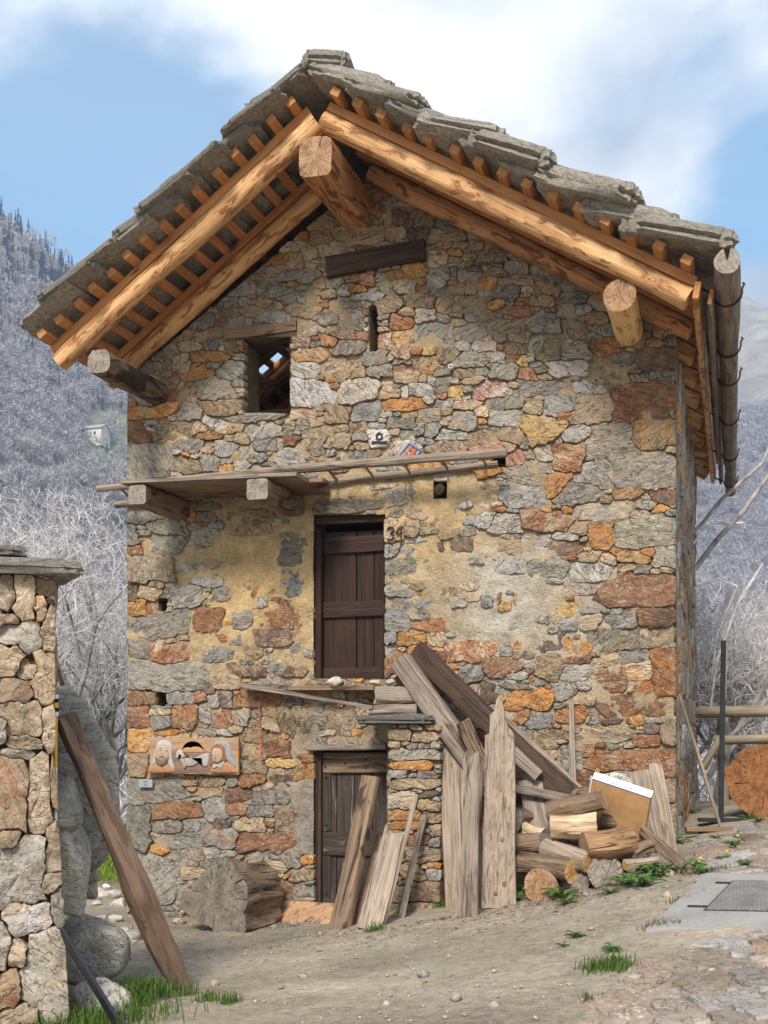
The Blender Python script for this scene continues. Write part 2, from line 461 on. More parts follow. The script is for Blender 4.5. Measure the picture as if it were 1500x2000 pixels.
def gz(x, y):
    x = np.atleast_1d(np.asarray(x, float)); y = np.atleast_1d(np.asarray(y, float))
    xc = np.clip(x, -9, 9); yc = np.clip(y, -13, 11)
    d = np.hypot(xc[:, None] - GPA[None, :, 0], yc[:, None] - GPA[None, :, 1])
    z = d @ GW[:-3] + GW[-3] + GW[-2] * xc + GW[-1] * yc
    z = z + 0.035 * fbm(x * 0.9, y * 0.9, 5, 3) + 0.02 * fbm(x * 4, y * 4, 9, 3)
    # terrace edge behind the house, then the valley
    e = np.clip((y - 10.5 - 0.25 * (x + 6) * (x < -2)) / 45.0, 0, 1)
    e2 = np.clip((y - 4.2) / 30.0, 0, 1) * (x > 4.0)
    z = z - 50 * np.maximum(e, e2 * 0.9) ** 0.8
    return z


def gp(px, py):
    """the ground point seen at a photo position"""
    d = ray(px, py)
    lo, hi = 2.0, 60.0
    ts = np.linspace(lo, hi, 1200)
    P = np.array(EYE)[None, :] + np.array(d)[None, :] * ts[:, None]
    below = P[:, 2] < gz(P[:, 0], P[:, 1])
    i = int(np.argmax(below)) if below.any() else len(ts) - 1
    t = ts[i]
    p = EYE + d * t
    return Vector((p.x, p.y, float(gz(p.x, p.y)[0])))


def gzf(x, y):
    return float(gz(x, y)[0])


# ------------------------------------------------------------------ generic builders
_seed = [100]


def nseed():
    _seed[0] += 1
    return _seed[0]


def timber(name, p0, p1, a, b, mat, parent=None, endmat=None, sq=2.0, n=14, segs=12, rough=0.008, taper=1.0, jag=(0, 0), up=(0, 0, 1),
           prof=None, bend=0.0, twist=0.0, seed=None, dome=0.0, sharp=35, **kw):
    """one log, beam, board or pole from p0 to p1; a, b half width and half height"""
    seed = nseed() if seed is None else seed
    rg = random.Random(seed)
    p0, p1 = Vector(p0), Vector(p1)
    L = (p1 - p0).length
    X = (p1 - p0).normalized()
    U = Vector(up)
    Yv = U.cross(X)
    if Yv.length < 1e-4:
        Yv = Vector((0, 1, 0)).cross(X)
    Yv.normalize()
    Z = X.cross(Yv)
    Mw = Matrix(((X.x, Yv.x, Z.x, p0.x), (X.y, Yv.y, Z.y, p0.y), (X.z, Yv.z, Z.z, p0.z), (0, 0, 0, 1)))
    if prof is None:
        prof = []
        for k in range(n):
            t = 2 * math.pi * (k + 0.5) / n
            c, s = math.cos(t), math.sin(t)
            prof.append((math.copysign(abs(c) ** (2 / sq), c), math.copysign(abs(s) ** (2 / sq), s)))
    n = len(prof)
    V, F, MI = [], [], []
    jo0 = [rg.uniform(-1, 1) * jag[0] for _ in range(n)]
    jo1 = [rg.uniform(-1, 1) * jag[1] for _ in range(n)]
    ss = np.linspace(0, 1, segs + 1)
    kk = np.arange(n)
    for i, s in enumerate(ss):
        sc = 1 + (taper - 1) * s
        by = bend * math.sin(math.pi * s) * 4 * (0.5 if True else 1)
        nz = 1 + (rough / max(a, b)) * 2 * (fbm(kk * 0.55 + seed * 3.1, np.full(n, s * L * 2.2), seed, 3) * 0.8 + (fbm(np.full(n, 0.3), np.full(n, s * L * 1.5), seed + 7, 2)))
        for k, (c, q) in enumerate(prof):
            x = s * L
            if i == 0: x += jo0[k]
            if i == segs: x += jo1[k]
            yy_, zz_ = a * c * sc * nz[k], b * q * sc * nz[k]
            if twist:
                ct, sn_ = math.cos(twist * s), math.sin(twist * s)
                yy_, zz_ = yy_ * ct - zz_ * sn_, yy_ * sn_ + zz_ * ct
            V.append((x, yy_, zz_ + by))
    for i in range(segs):
        for k in range(n):
            k2 = (k + 1) % n
            F.append((i * n + k, i * n + k2, (i + 1) * n + k2, (i + 1) * n + k))
            MI.append(0)
    for e, base in ((0, 0), (1, segs * n)):
        ci = len(V)
        xs = [V[base + k] for k in range(n)]
        cxx = sum(v[0] for v in xs) / n + (dome if e else -dome)
        V.append((cxx, sum(v[1] for v in xs) / n, sum(v[2] for v in xs) / n))
        for k in range(n):
            k2 = (k + 1) % n
            F.append((base + k2, base + k, ci) if e == 0 else (base + k, base + k2, ci))
            MI.append(1 if endmat else 0)
    me = mesh(name, V, F, [mat, endmat] if endmat else [mat], MI, True, sharp)
    return obj(name, me, parent, Mw, **kw)


def box_between(name, p0, p1, a, b, mat, parent=None, endmat=None, **kw):
    kw.setdefault('sq', 14.0); kw.setdefault('n', 12); kw.setdefault('rough', 0.003); kw.setdefault('segs', 6)
    return timber(name, p0, p1, a, b, mat, parent, endmat, **kw)


_ico = None


def ico():
    global _ico
    if _ico is None:
        bm = bmesh.new()
        bmesh.ops.create_icosphere(bm, subdivisions=4, radius=1.0)
        _ico = (np.array([v.co[:] for v in bm.verts]), np.array([[v.index for v in f.verts] for f in bm.faces]))
        bm.free()
    return _ico


_ico2 = None


def ico_lo(s=2):
    global _ico2
    if _ico2 is None:
        _ico2 = {}
    if s not in _ico2:
        bm = bmesh.new()
        bmesh.ops.create_icosphere(bm, subdivisions=s, radius=1.0)
        _ico2[s] = (np.array([v.co[:] for v in bm.verts]), np.array([[v.index for v in f.verts] for f in bm.faces]))
        bm.free()
    return _ico2[s]


def rock_shape(V, seed, nf=14, rough=0.06, sharp=14):
    rg = np.random.RandomState(seed)
    N = rg.normal(size=(nf, 3)); N /= np.linalg.norm(N, axis=1)[:, None]
    h = rg.uniform(0.72, 1.0, nf)
    d = V @ N.T
    r = 1.0 / (np.sum(np.where(d > 0.05, d / h, 0) ** sharp, axis=1) ** (1.0 / sharp) + 1e-6)
    r = np.minimum(r, 1.3)
    nn = fbm(V[:, 0] * 2.3 + V[:, 2] * 1.1 + seed, V[:, 1] * 2.3 - V[:, 2] * 1.7, seed, 4)
    return V * (r * (1 + rough * 2 * nn))[:, None]


def rock(name, c, rad, seed, col, col2, parent=None, rot=0.0, mat=None, lo=None, rough=0.06, **kw):
    Vb, F = ico() if lo is None else ico_lo(lo)
    V = rock_shape(Vb, seed, rough=rough) * np.array(rad)[None, :]
    cr, sr = math.cos(rot), math.sin(rot)
    V = np.stack([V[:, 0] * cr - V[:, 1] * sr, V[:, 0] * sr + V[:, 1] * cr, V[:, 2]], 1)
    rg = np.random.RandomState(seed)
    me = mesh(name, V, F, mat or BOULD, None, True, None, {'col': np.array(col), 'col2': np.array(col2), 'rnd': rg.rand(3)})
    return obj(name, me, parent, Matrix.Translation(c), **kw)


# ------------------------------------------------------------------ stone packing (wall faces, paving)
PAL = {'g': ((.33, .315, .285), (.45, .41, .345)), 'b': ((.285, .28, .265), (.42, .395, .355)), 'n': ((.265, .26, .215), (.385, .355, .28)),
       't': ((.52, .42, .30), (.44, .35, .255)), 'o': ((.52, .25, .085), (.56, .38, .19)), 'r': ((.31, .14, .075), (.43, .26, .155)),
       'd': ((.13, .09, .075), (.25, .17, .125)), 'p': ((.38, .19, .155), (.46, .33, .26)), 'w': ((.50, .49, .465), (.42, .41, .39)),
       'y': ((.58, .40, .18), (.56, .44, .28)), 'k': ((.36, .275, .185), (.46, .36, .25)), 'l': ((.42, .39, .335), (.49, .46, .40)),
       'W': ((.70, .67, .64), (.62, .57, .52))}


def pack(Wd, Hd, mask, seeds, grow, rg, warp=1.0, fill_min=2, fill_prob=None, rounds=4, maxfill=9, aspect=(1.35, 2.8), fill_dk=None):
    """label grid: which stone covers which cell. seeds: dicts cx, cy, w, h, rot, poly"""
    yy, xx = np.mgrid[0:Hd, 0:Wd].astype(float)
    wx = fbm(xx * 0.085, yy * 0.085, 31, 3) * 7.0 * warp
    wy = fbm(xx * 0.085, yy * 0.085, 77, 3) * 7.0 * warp
    wx = wx + fbm(xx * 0.34, yy * 0.34, 131, 2) * 3.4 * warp
    wy = wy + fbm(xx * 0.34, yy * 0.34, 177, 2) * 3.4 * warp
    best = np.full((Hd, Wd), 9.0)
    lab = np.full((Hd, Wd), -1, int)

    def add(i, s):
        R = max(s['w'], s['h']) * 0.85 + 4
        x0, x1 = int(max(0, s['cx'] - R)), int(min(Wd, s['cx'] + R + 1))
        y0, y1 = int(max(0, s['cy'] - R)), int(min(Hd, s['cy'] + R + 1))
        if x1 <= x0 or y1 <= y0:
            return
        am = min(1.0, min(s['w'], s['h']) / 22.0)
        dx = xx[y0:y1, x0:x1] - s['cx'] + wx[y0:y1, x0:x1] * am
        dy = yy[y0:y1, x0:x1] - s['cy'] + wy[y0:y1, x0:x1] * am
        if s.get('poly'):
            P = s['poly']; d = np.full(dx.shape, -9.0)
            for k in range(len(P)):
                ax, ay = P[k][0] - s['cx'], P[k][1] - s['cy']
                bx, by = P[(k + 1) % len(P)][0] - s['cx'], P[(k + 1) % len(P)][1] - s['cy']
                nx, ny = by - ay, -(bx - ax)
                q = nx * ax + ny * ay
                if q < 0: nx, ny, q = -nx, -ny, -q
                d = np.maximum(d, (nx * dx + ny * dy) / max(q, 1e-6))
        else:
            c, sn = math.cos(s['rot']), math.sin(s['rot'])
            a = (dx * c + dy * sn) / (s['w'] / 2)
            b = (-dx * sn + dy * c) / (s['h'] / 2)
            d1 = (np.abs(a) ** 4.0 + np.abs(b) ** 4.0) ** (1 / 4.0)
            d2 = np.full(a.shape, -9.0)
            for k in range(4):
                t = 1.5708 * k + rg.uniform(-.24, .24)
                d2 = np.maximum(d2, (a * math.cos(t) + b * math.sin(t)) / rg.uniform(0.90, 1.06))
            for k in range(rg.randint(1, 4)):
                t = 0.785 + 1.5708 * rg.randint(4) + rg.uniform(-.4, .4)
                d2 = np.maximum(d2, (a * math.cos(t) + b * math.sin(t)) / rg.uniform(0.98, 1.26))
            d = 0.12 * d1 + 0.88 * d2
        sub = best[y0:y1, x0:x1]
        u = d < sub
        sub[u] = d[u]
        lab[y0:y1, x0:x1][u] = i
    for i, s in enumerate(seeds):
        add(i, s)
    for rd in range(rounds):
        free = mask & (best > 1.16)
        dist = np.zeros((Hd, Wd), int); cur = free.copy()
        for k in range(maxfill):
            dist[cur] += 1
            nx_ = cur.copy()
            nx_[1:] &= cur[:-1]; nx_[:-1] &= cur[1:]; nx_[:, 1:] &= cur[:, :-1]; nx_[:, :-1] &= cur[:, 1:]
            cur = nx_
            if not cur.any(): break
        ys, xs = np.where(dist >= fill_min)
        order = np.argsort(-(dist[ys, xs] + rg.rand(len(ys)) * 1.5))
        taken = np.zeros((Hd, Wd), bool); cnt = 0
        for j in order:
            y, x = ys[j], xs[j]
            if taken[y, x]: continue
            r = dist[y, x] + 0.5
            R = int(r * 2.0 + 1)
            taken[max(0, y - int(r * 1.5)):y + int(r * 1.5) + 1, max(0, x - R):x + R + 1] = True
            if fill_prob is not None and rg.rand() > fill_prob[y, x]: continue
            s = dict(dk=fill_dk, cx=x, cy=y, w=2 * r * rg.uniform(*aspect), h=2 * r * rg.uniform(0.72, 1.05), rot=rg.uniform(-.25, .25), fill=True)
            seeds.append(s); add(len(seeds) - 1, s); cnt += 1
        if cnt == 0: break
    lab = np.where((best < grow) & mask, lab, -1)
    return lab, best


def outline(lab, i, s, gap):
    ys, xs = np.where(lab == i)
    if len(ys) < 6: return None
    c = (xs.mean(), ys.mean())
    Hd, Wd = lab.shape
    if lab[int(c[1]), int(c[0])] != i:
        j = np.argmin((xs - c[0]) ** 2 + (ys - c[1]) ** 2); c = (float(xs[j]), float(ys[j]))
    big = math.sqrt(len(ys))
    K = int(np.clip(11 + big * 0.75, 12, 36))
    rr = np.arange(0.5, max(s['w'], s['h']) * 0.95 + 6, 0.5)
    pts = []
    t0 = random.Random(i).uniform(0, 1)
    for k in range(K):
        t = 2 * math.pi * (k + t0) / K
        X = np.clip((c[0] + rr * math.cos(t)).round().astype(int), 0, Wd - 1)
        Y = np.clip((c[1] + rr * math.sin(t)).round().astype(int), 0, Hd - 1)
        bad = lab[Y, X] != i
        m = int(np.argmax(bad)) if bad.any() else len(rr) - 1
        r = max(rr[m] - gap, 0.7)
        pts.append((r, t))
    return c, pts, big


def stone_mesh(c, pts, big, to3d, seed, proud, flat=False, sunk=0.10, unit=0.0096, amp=None):
    """to3d(u, v, d): grid cell -> world, d metres into the face"""
    rg = np.random.RandomState(seed)
    K = len(pts)
    size = big * unit
    rings = [(1.0, None), (1.0, 'e'), (0.95, 'f'), (0.72, 'f'), (0.40, 'f')] if big > 9 else [(1.0, None), (1.0, 'e'), (0.90, 'f'), (0.45, 'f')]
    am = (min(0.055, size * 0.16) if amp is None else amp) * (0.12 if flat else 1.0)
    nk = rg.randint(3, 6)
    pl = [(rg.uniform(0.5, 1.05), rg.uniform(-.6, .6), rg.uniform(-.6, .6)) for _ in range(nk)]
    Rm = max(r for r, t in pts)
    R_ = np.array([r for r, t in pts]); T_ = np.array([t for r, t in pts])
    fs = np.array([f for f, _ in rings])
    U = np.concatenate([(fs[:, None] * (R_ * np.cos(T_))[None, :]).ravel(), [0.0]])
    Vv = np.concatenate([(fs[:, None] * (R_ * np.sin(T_))[None, :]).ravel(), [0.0]])
    h = np.min([h0 + g1 * U / Rm + g2 * Vv / Rm for h0, g1, g2 in pl], axis=0)
    fc = proud + am * (h - 0.55 + 0.8 * fbm(U * 0.11 + seed * 1.7, Vv * 0.17, seed, 3))
    D = -fc
    for i, (f, kd) in enumerate(rings):
        sl = slice(i * K, (i + 1) * K)
        if kd is None: D[sl] = sunk
        elif kd == 'e': D[sl] = 0.009 - 0.45 * fc[sl]
        elif f > 0.93: D[sl] = D[sl] * 0.92 + 0.001
        elif f > 0.8: D[sl] = D[sl] * 0.92
    V = [to3d(c[0] + u, c[1] + v, d) for u, v, d in zip(U, Vv, D)]
    F = []
    for i in range(len(rings) - 1):
        for k in range(K):
            k2 = (k + 1) % K
            F.append((i * K + k, i * K + k2, (i + 1) * K + k2, (i + 1) * K + k))
    l = (len(rings) - 1) * K
    for k in range(K):
        F.append((l + k, l + (k + 1) % K, len(V) - 1))
    return V, F


SAT = [1.15]


def mkcol(code, rg):
    c1, c2 = PAL[code[0]]
    if len(code) > 1:
        c2 = PAL[code[1]][0]
    j = rg.uniform(0.60, 1.14)
    h = rg.uniform(-.012, .012)
    def f(c):
        m_ = (c[0] + c[1] + c[2]) / 3
        c = [m_ + (x - m_) * SAT[0] for x in c]
        return (max(0.01, c[0] * j * 1.03 + h), max(0.01, c[1] * j * .975), max(0.01, c[2] * j * .955 - h))
    return f(c1), f(c2)


def build_stones(lab, seeds, to3d, parent, nmax, name, stuffname, proud_rg, flip=False, gap=0.9, mat=None, unit=0.0096, seed0=0, amp=None, codes='gggbbkkktrnwo', gap_map=None):
    """each stone its own mesh; past nmax the small ones are joined"""
    rg = np.random.RandomState(seed0 + 5)
    items = []
    cnts = np.bincount(lab[lab >= 0].ravel(), minlength=len(seeds))
    for i, s in enumerate(seeds):
        if cnts[i] < 7: continue
        o = outline(lab, i, s, gap)
        if o: items.append((cnts[i], i, s, o))
    items.sort(key=lambda q: -q[0])
    JV, JF, JC, JC2, JR = [], [], [], [], []
    nb = 0
    for rank, (cn, i, s, (c, pts, big)) in enumerate(items):
        code = s.get('c') or codes[rg.randint(len(codes))]
        col, col2 = mkcol(code, rg)
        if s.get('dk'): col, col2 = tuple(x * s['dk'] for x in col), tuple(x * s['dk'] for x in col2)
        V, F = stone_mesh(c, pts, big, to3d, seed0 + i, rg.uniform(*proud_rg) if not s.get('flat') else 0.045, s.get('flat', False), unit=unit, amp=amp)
        if flip: F = [tuple(reversed(f)) for f in F]
        rn = rg.rand(3)
        if rank < nmax:
            me = mesh(name, V, F, mat or ROCK, None, True, 38, {'col': np.array(col), 'col2': np.array(col2), 'rnd': rn})
            obj(name, me, parent)
        else:
            F = [tuple(v + nb for v in f) for f in F]
            JV += [tuple(v) for v in V]; JF += F; nb += len(V)
            JC += [col] * len(V); JC2 += [col2] * len(V); JR += [tuple(rn)] * len(V)
    if JV:
        me = mesh(stuffname, JV, JF, mat or ROCK, None, True, 38, {'col': np.array(JC), 'col2': np.array(JC2), 'rnd': np.array(JR)})
        obj(stuffname, me, parent, kind='stuff')
    return len(items)
# ------------------------------------------------------------------ the stone house
house = empty('stone_house', (0, 0, 0), label='tall rustic stone house with timber gable roof and two plank doors', cat='house')
XL, XR = -2.986, 2.99
BACK = 6.1
wall = empty('wall', (0, 0, 0), parent=house)

S_ = """416,697,75,22,o;384,731,64,26,o,-10;355,709,33,40,t;328,712,22,24,k;448,725,43,40,g;424,763,82,40,nk;364,764,34,38,k;336,773,24,27,r;338,746,22,24,k;432,795,82,34,k
370,803,48,34,g;301,805,112,24,o,-6;266,845,44,42,rk;339,843,74,45,kn;293,899,94,66,l;371,869,58,30,g;443,877,45,30,b;365,909,50,36,kg;413,904,40,38,g;475,912,38,28,g
411,852,58,16,r;392,838,32,22,k;432,840,24,17,t;453,856,22,14,k;461,836,34,20,k;493,839,30,16,b;565,832,21,19,n;592,827,27,22,b;600,847,25,16,n;571,861,34,24,dr;547,867,16,22,b
568,891,56,38,wb;512,897,24,22,b;592,808,54,22,tp;507,816,118,18,g;611,770,88,52,wl;605,693,74,26,ot;598,722,60,28,g;590,668,36,24,tp;602,640,66,22,g;371,678,54,18,t;413,675,32,19,g
453,672,30,34,k;389,659,32,19,t;424,651,34,24,k;435,631,32,18,r;448,612,38,22,k;496,611,54,24,k;517,589,36,22,k;472,591,27,20,g;592,608,74,26,k;589,587,20,14,g;618,576,40,22,to;307,717,20,18,k;320,731,34,14,k
701,464,92,40,k;712,484,54,16,r;784,424,40,36,d;757,421,22,42,k;834,434,46,22,k;778,456,38,34,k;816,456,48,28,dk;874,461,78,32,k;626,464,46,34,k;645,485,58,34,t;604,493,34,26,t;578,512,40,30,k
632,520,24,26,k;856,507,38,36,to;830,507,16,34,k;883,480,70,16,k;890,512,26,18,g;933,482,32,24,k;925,503,40,14,k;928,525,30,14,d;953,528,24,11,nw;776,537,42,18,o;717,547,36,22,r;743,544,22,20,g
792,560,48,30,t;854,546,52,42,g;886,533,16,26,g;915,541,48,22,g;947,554,40,24,o;882,568,52,26,k;920,568,22,16,k;946,575,27,14,g;674,568,24,22,g;632,576,54,17,t;624,555,28,22,k;573,555,22,14,o
653,597,24,24,k;720,580,66,16,b;819,590,72,28,kn;898,595,98,38,ky;832,614,48,28,g;864,619,30,18,b;784,630,54,26,r;752,634,16,14,b;677,623,36,40,b;701,627,28,40,wk;842,656,78,46,gb;917,653,66,34,g
901,629,32,16,k;949,616,32,32,k;784,658,34,24,y;753,667,28,28,rw;805,658,11,24,k;643,665,38,21,r;683,680,64,27,g;787,687,42,26,tp;837,687,30,16,y;877,696,46,32,kn;949,675,44,32,wp;733,701,50,34,gk
664,712,74,34,k;777,704,21,12,n;827,712,58,28,ko;781,719,22,11,r;864,725,40,18,n;744,728,52,30,nk;792,737,52,26,k;843,744,16,19,w;827,741,14,19,k;867,749,29,28,n;904,731,44,20,k;923,744,46,16,k
958,761,72,34,pw,-8;706,763,76,44,lg;755,750,24,30,t;763,771,50,24,k;792,768,17,22,wb;824,761,42,26,g;891,763,32,22,y;790,791,82,26,or;695,728,40,28,k;667,736,22,20,t
661,807,50,38,kg;717,804,58,38,b;757,811,28,14,b;783,825,56,24,nk;837,815,50,30,by;840,781,22,16,g;867,787,44,18,bw;912,793,54,20,tp;940,805,30,22,t;872,807,24,16,k;875,817,26,13,b;907,825,66,36,bk
735,832,32,16,b;701,837,34,19,k;847,840,32,30,nb;795,848,38,20,nw;883,852,56,24,nw;939,855,52,30,kt;637,841,44,20,t;669,863,32,34,kt;741,857,44,40,W,0,f;799,881,52,42,W,0,f;869,876,70,30,kp;704,856,32,16,g
707,871,30,18,k;621,871,40,34,gk;648,889,22,19,b;672,888,18,16,b;731,889,32,18,k;678,988,150,27,n;819,961,52,42,b,-30;887,991,30,22,b;771,1002,44,20,gb;872,1021,72,28,kb;806,1036,30,36,tr,0,f;771,1038,42,40,to,0,f
832,1055,70,15,b;800,1076,42,22,b;904,1064,46,32,d;861,1071,18,22,d;946,1017,42,34,w
1010,524,52,32,g;1012,549,64,24,k;1067,557,54,38,kr;989,576,56,30,bd;1059,587,46,24,kt;1123,581,62,22,g;1008,609,58,24,p;1107,605,48,28,t;1065,632,56,46,b;992,640,78,30,k;1123,644,50,40,kr;1165,625,44,24,kr
1187,645,52,26,g;1016,660,48,24,t;1005,680,42,26,kr;1045,671,34,30,g;1080,661,30,22,k;1072,692,50,36,k;1128,687,60,30,gk;1187,677,64,34,ro;972,701,42,20,wk;1020,705,24,22,yk;984,727,60,30,nk;945,724,38,16,n
1033,732,42,24,r;1107,719,80,34,wt;1192,727,84,46,k;1221,701,54,22,nd;1280,703,72,48,dr;1061,757,108,32,gt;1136,755,40,24,w;1173,763,34,18,g;1258,783,118,70,rd;1160,799,92,58,t;1096,788,66,32,b;1043,796,40,24,t
967,789,36,22,n;1005,788,38,20,n;984,820,58,28,wb;1104,813,30,18,r;1130,847,64,26,g,-15;1188,859,90,64,gk;1280,846,78,62,ko;965,880,86,30,pk;1060,882,42,30,g;1027,871,19,16,b
1006,897,46,34,p;1027,923,76,48,gk;1114,895,64,58,rt;1169,926,70,50,bw;1252,920,140,80,lw;1229,965,66,20,ot;1296,974,54,34,rd;1022,972,82,48,wb;1181,1002,124,36,tg;1066,1018,100,42,rt;1265,1035,116,60,n
1173,1049,48,54,or;1106,1048,58,20,b;1108,1070,68,28,dr;1047,1060,56,42,gw;1072,1111,84,42,n;1156,1119,106,34,nw;1299,1088,44,40,gn;1257,1112,34,20,g;990,1105,66,32,b;1243,1153,164,58,r;1044,1170,64,62,g
1011,1164,22,56,r;1103,1189,56,30,y;1128,1153,92,22,gp;1142,1175,24,24,k
799,1110,96,40,n;783,1153,60,24,g;801,1179,98,28,b;775,1213,56,40,bg;847,1222,82,30,r;762,1247,32,22,b;759,1271,28,24,b;757,1303,28,36,ro;927,1271,108,46,rt;980,1306,90,38,rk;1007,1319,50,18,g;1020,1221,56,34,bt
977,1223,34,34,g;1060,1205,32,26,g;1009,1261,22,20,o;1063,1255,80,36,d;1076,1306,64,58,ky;1041,1329,20,16,r;1103,1349,48,30,b;1036,1366,88,40,or;956,1354,34,42,d;1052,1407,68,36,b;1113,1397,60,30,r;1022,1400,36,28,r
932,1094,32,18,b;951,1177,26,30,b;895,1178,36,22,g;975,1170,12,26,r;857,1282,38,20,dr;1007,1341,54,12,n
1286,1208,76,36,dr;1213,1212,62,26,b;1238,1246,176,42,kn;1141,1289,32,18,r;1235,1287,64,30,gn;1245,1311,52,38,to;1299,1311,56,84,ro;1187,1332,80,54,r;1235,1343,16,22,k;1246,1380,164,40,rd;1192,1409,44,14,d;1272,1424,30,20,d
1179,1433,108,40,kn;1309,1428,36,62,k;1264,1447,58,26,rk;1227,1484,160,42,rk;1311,1489,36,54,r;1067,1436,60,22,k;1064,1455,56,18,k;1110,1481,48,48,n;1149,1468,26,22,r;1192,1521,66,26,l;1290,1545,80,44,k;1305,1600,50,60,k;1240,1570,70,40,r
285,1003,84,40,gn;258,1043,26,44,g;266,1075,30,16,r;328,1030,80,30,nb;320,1066,78,42,n;293,1110,92,52,kn;376,1102,66,58,nl;405,1011,42,22,g;405,988,56,16,n;402,1023,22,12,r;365,1166,66,44,b;258,1160,26,34,d
268,1187,40,28,o;312,1222,134,50,gb;408,1214,62,48,r;520,1142,56,42,ro;573,1137,48,54,bw;571,1078,64,56,bn;560,1038,72,24,nk;552,1201,88,62,ro;475,1211,42,36,b;448,1110,40,32,g;496,1083,30,22,b;432,1158,34,34,gr
515,1177,26,22,g;469,1251,50,24,b;533,1246,78,38,d;585,1243,26,26,rt;269,1267,48,38,gk;333,1275,80,40,rt;427,1278,68,32,b;496,1275,38,34,k;584,1275,30,40,b;549,1283,40,26,t;322,1321,160,56,gn;485,1311,82,26,dk
576,1311,52,24,rt;440,1331,58,32,k;539,1331,112,16,g;427,1304,28,14,r
275,1364,58,27,rk;353,1363,54,25,gk;395,1362,26,22,r;419,1371,26,26,w;443,1366,24,30,db;503,1366,96,30,r;573,1366,40,24,gd;268,1401,50,46,rd;315,1411,40,28,g;363,1401,54,52,rk;313,1391,42,13,t;401,1393,26,40,gk
437,1404,46,36,rg;475,1401,32,34,gk;403,1431,42,18,g;441,1431,32,14,g;269,1448,52,42,o;325,1432,60,14,o;269,1494,52,44,k;304,1545,116,54,l;413,1527,60,26,k;456,1527,26,18,g;411,1545,52,24,k;461,1552,54,32,rg
528,1560,74,30,b;352,1583,100,36,rk;424,1583,48,44,b;465,1580,44,22,r;509,1587,58,24,b;555,1596,44,46,k;272,1617,52,88,nl;325,1613,60,28,g;384,1611,56,26,g;437,1609,34,18,d;488,1611,70,26,tr;352,1643,78,30,gb
429,1637,74,38,gr;533,1644,130,38,r;341,1673,52,24,g;381,1671,34,22,t;308,1718,106,98,ln;501,1673,50,24,g;573,1676,48,40,g;493,1524,52,26,r;549,1527,46,24,dr;500,1436,68,30,k;496,1470,50,30,k;545,1462,58,40,r,30
551,1490,60,20,y;493,1500,50,26,k;527,1413,44,26,k;560,1405,26,58,k,-25;590,1402,28,60,k,-14;620,1400,26,62,kg,-6;650,1400,28,60,k;680,1400,28,56,kg,6;708,1402,24,52,k,10;545,1735,70,44,rt;480,1740,60,40,g;420,1745,60,50,k
690,1452,120,22,kg;1040,1500,70,34,k;960,1440,60,36,r;900,1400,60,30,k;905,1350,50,30,k;880,1320,40,24,t"""
seeds = []
for it in S_.replace('\n', ';').split(';'):
    q = it.split(',')
    d = dict(cx=float(q[0]) / 2, cy=float(q[1]) / 2, w=float(q[2]) / 2 * 1.0, h=float(q[3]) / 2 * 1.0, c=q[4], rot=math.radians(float(q[5])) if len(q) > 5 else random.Random(it).uniform(-.09, .05))
    if len(q) > 6: d['flat'] = True
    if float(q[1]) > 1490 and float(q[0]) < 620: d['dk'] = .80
    seeds.append(d)
for c, P in (('yt', ((1022, 807), (1117, 831), (1072, 868), (1053, 879), (1037, 881), (1016, 839))), ('or', ((1061, 929), (1128, 926), (1075, 979))),
             ('g', ((1078, 987), (1117, 946), (1156, 948), (1181, 965), (1162, 979)))):
    mx = sum(p[0] for p in P) / len(P) / 2; my = sum(p[1] for p in P) / len(P) / 2
    xs = [p[0] for p in P]; ys = [p[1] for p in P]
    seeds.append(dict(cx=mx, cy=my, w=(max(xs) - min(xs)) / 2, h=(max(ys) - min(ys)) / 2, rot=0, c=c, poly=[(p[0] / 2, p[1] / 2) for p in P]))
GW_, GH_ = 690, 950
yy, xx = np.mgrid[0:GH_, 0:GW_].astype(float)
PX, PY = xx * 2, yy * 2
mask = (PX > 248) & (PX < 1322) & (PY < 1850)
mask &= PY > 742 + (PX - 246) * (370 - 742) / (690 - 246)
mask &= PY > 352 + (PX - 720) * (636 - 352) / (1318 - 720)
OPEN = [(475, 568, 655, 808), (720, 738, 597, 688), (612, 752, 1003, 1326), (613, 757, 1462, 1900), (846, 873, 940, 974), (959, 988, 886, 912), (307, 328, 1168, 1194), (303, 327, 1352, 1381)]
omask = np.zeros_like(mask)
for x0, x1, y0, y1 in OPEN:
    omask |= (PX > x0 + 1) & (PX < x1 - 1) & (PY > y0 + 1) & (PY < y1 - 1)
timb = ((PX > 643) & (PX < 830) & (PY > 500 - (PX - 643) * .13) & (PY < 548 - (PX - 643) * .22)) | ((PX > 447) & (PX < 582) & (PY > 649 - (PX - 447) * .12) & (PY < 668 - (PX - 447) * .1))
mask &= ~omask & ~timb


def blob(x, y, rx, ry):
    return np.exp(-(((PX - x) / rx) ** 2 + ((PY - y) / ry) ** 2))


heavy = np.clip(blob(480, 1090, 130, 130) + 0.8 * blob(430, 1250, 130, 60) + blob(820, 960, 130, 55) + 0.8 * blob(680, 950, 110, 30) + 1.0 * blob(900, 1120, 110, 90) + .8 * blob(960, 1200, 120, 90) + .5 * blob(640, 620, 110, 60) + .45 * blob(550, 870, 110, 60) + 0.5 * blob(1100, 1250, 130, 160) + 0.9 * blob(595, 1600, 26, 160) + 1.0 * blob(602, 1160, 16, 190) + .7 * blob(680, 1460, 90, 20), 0, 1)
heavy = np.clip(heavy + 0.35 * fbm(PX * .012, PY * .012, 3, 3), 0, 1)
grow = 1.20 - 0.22 * heavy
fillp = 1.0 - 0.93 * np.clip(heavy * 1.25, 0, 1)
RG = np.random.RandomState(4)
lab, best = pack(GW_, GH_, mask, seeds, grow, RG, 1.0, 2, fillp, 5, 8)


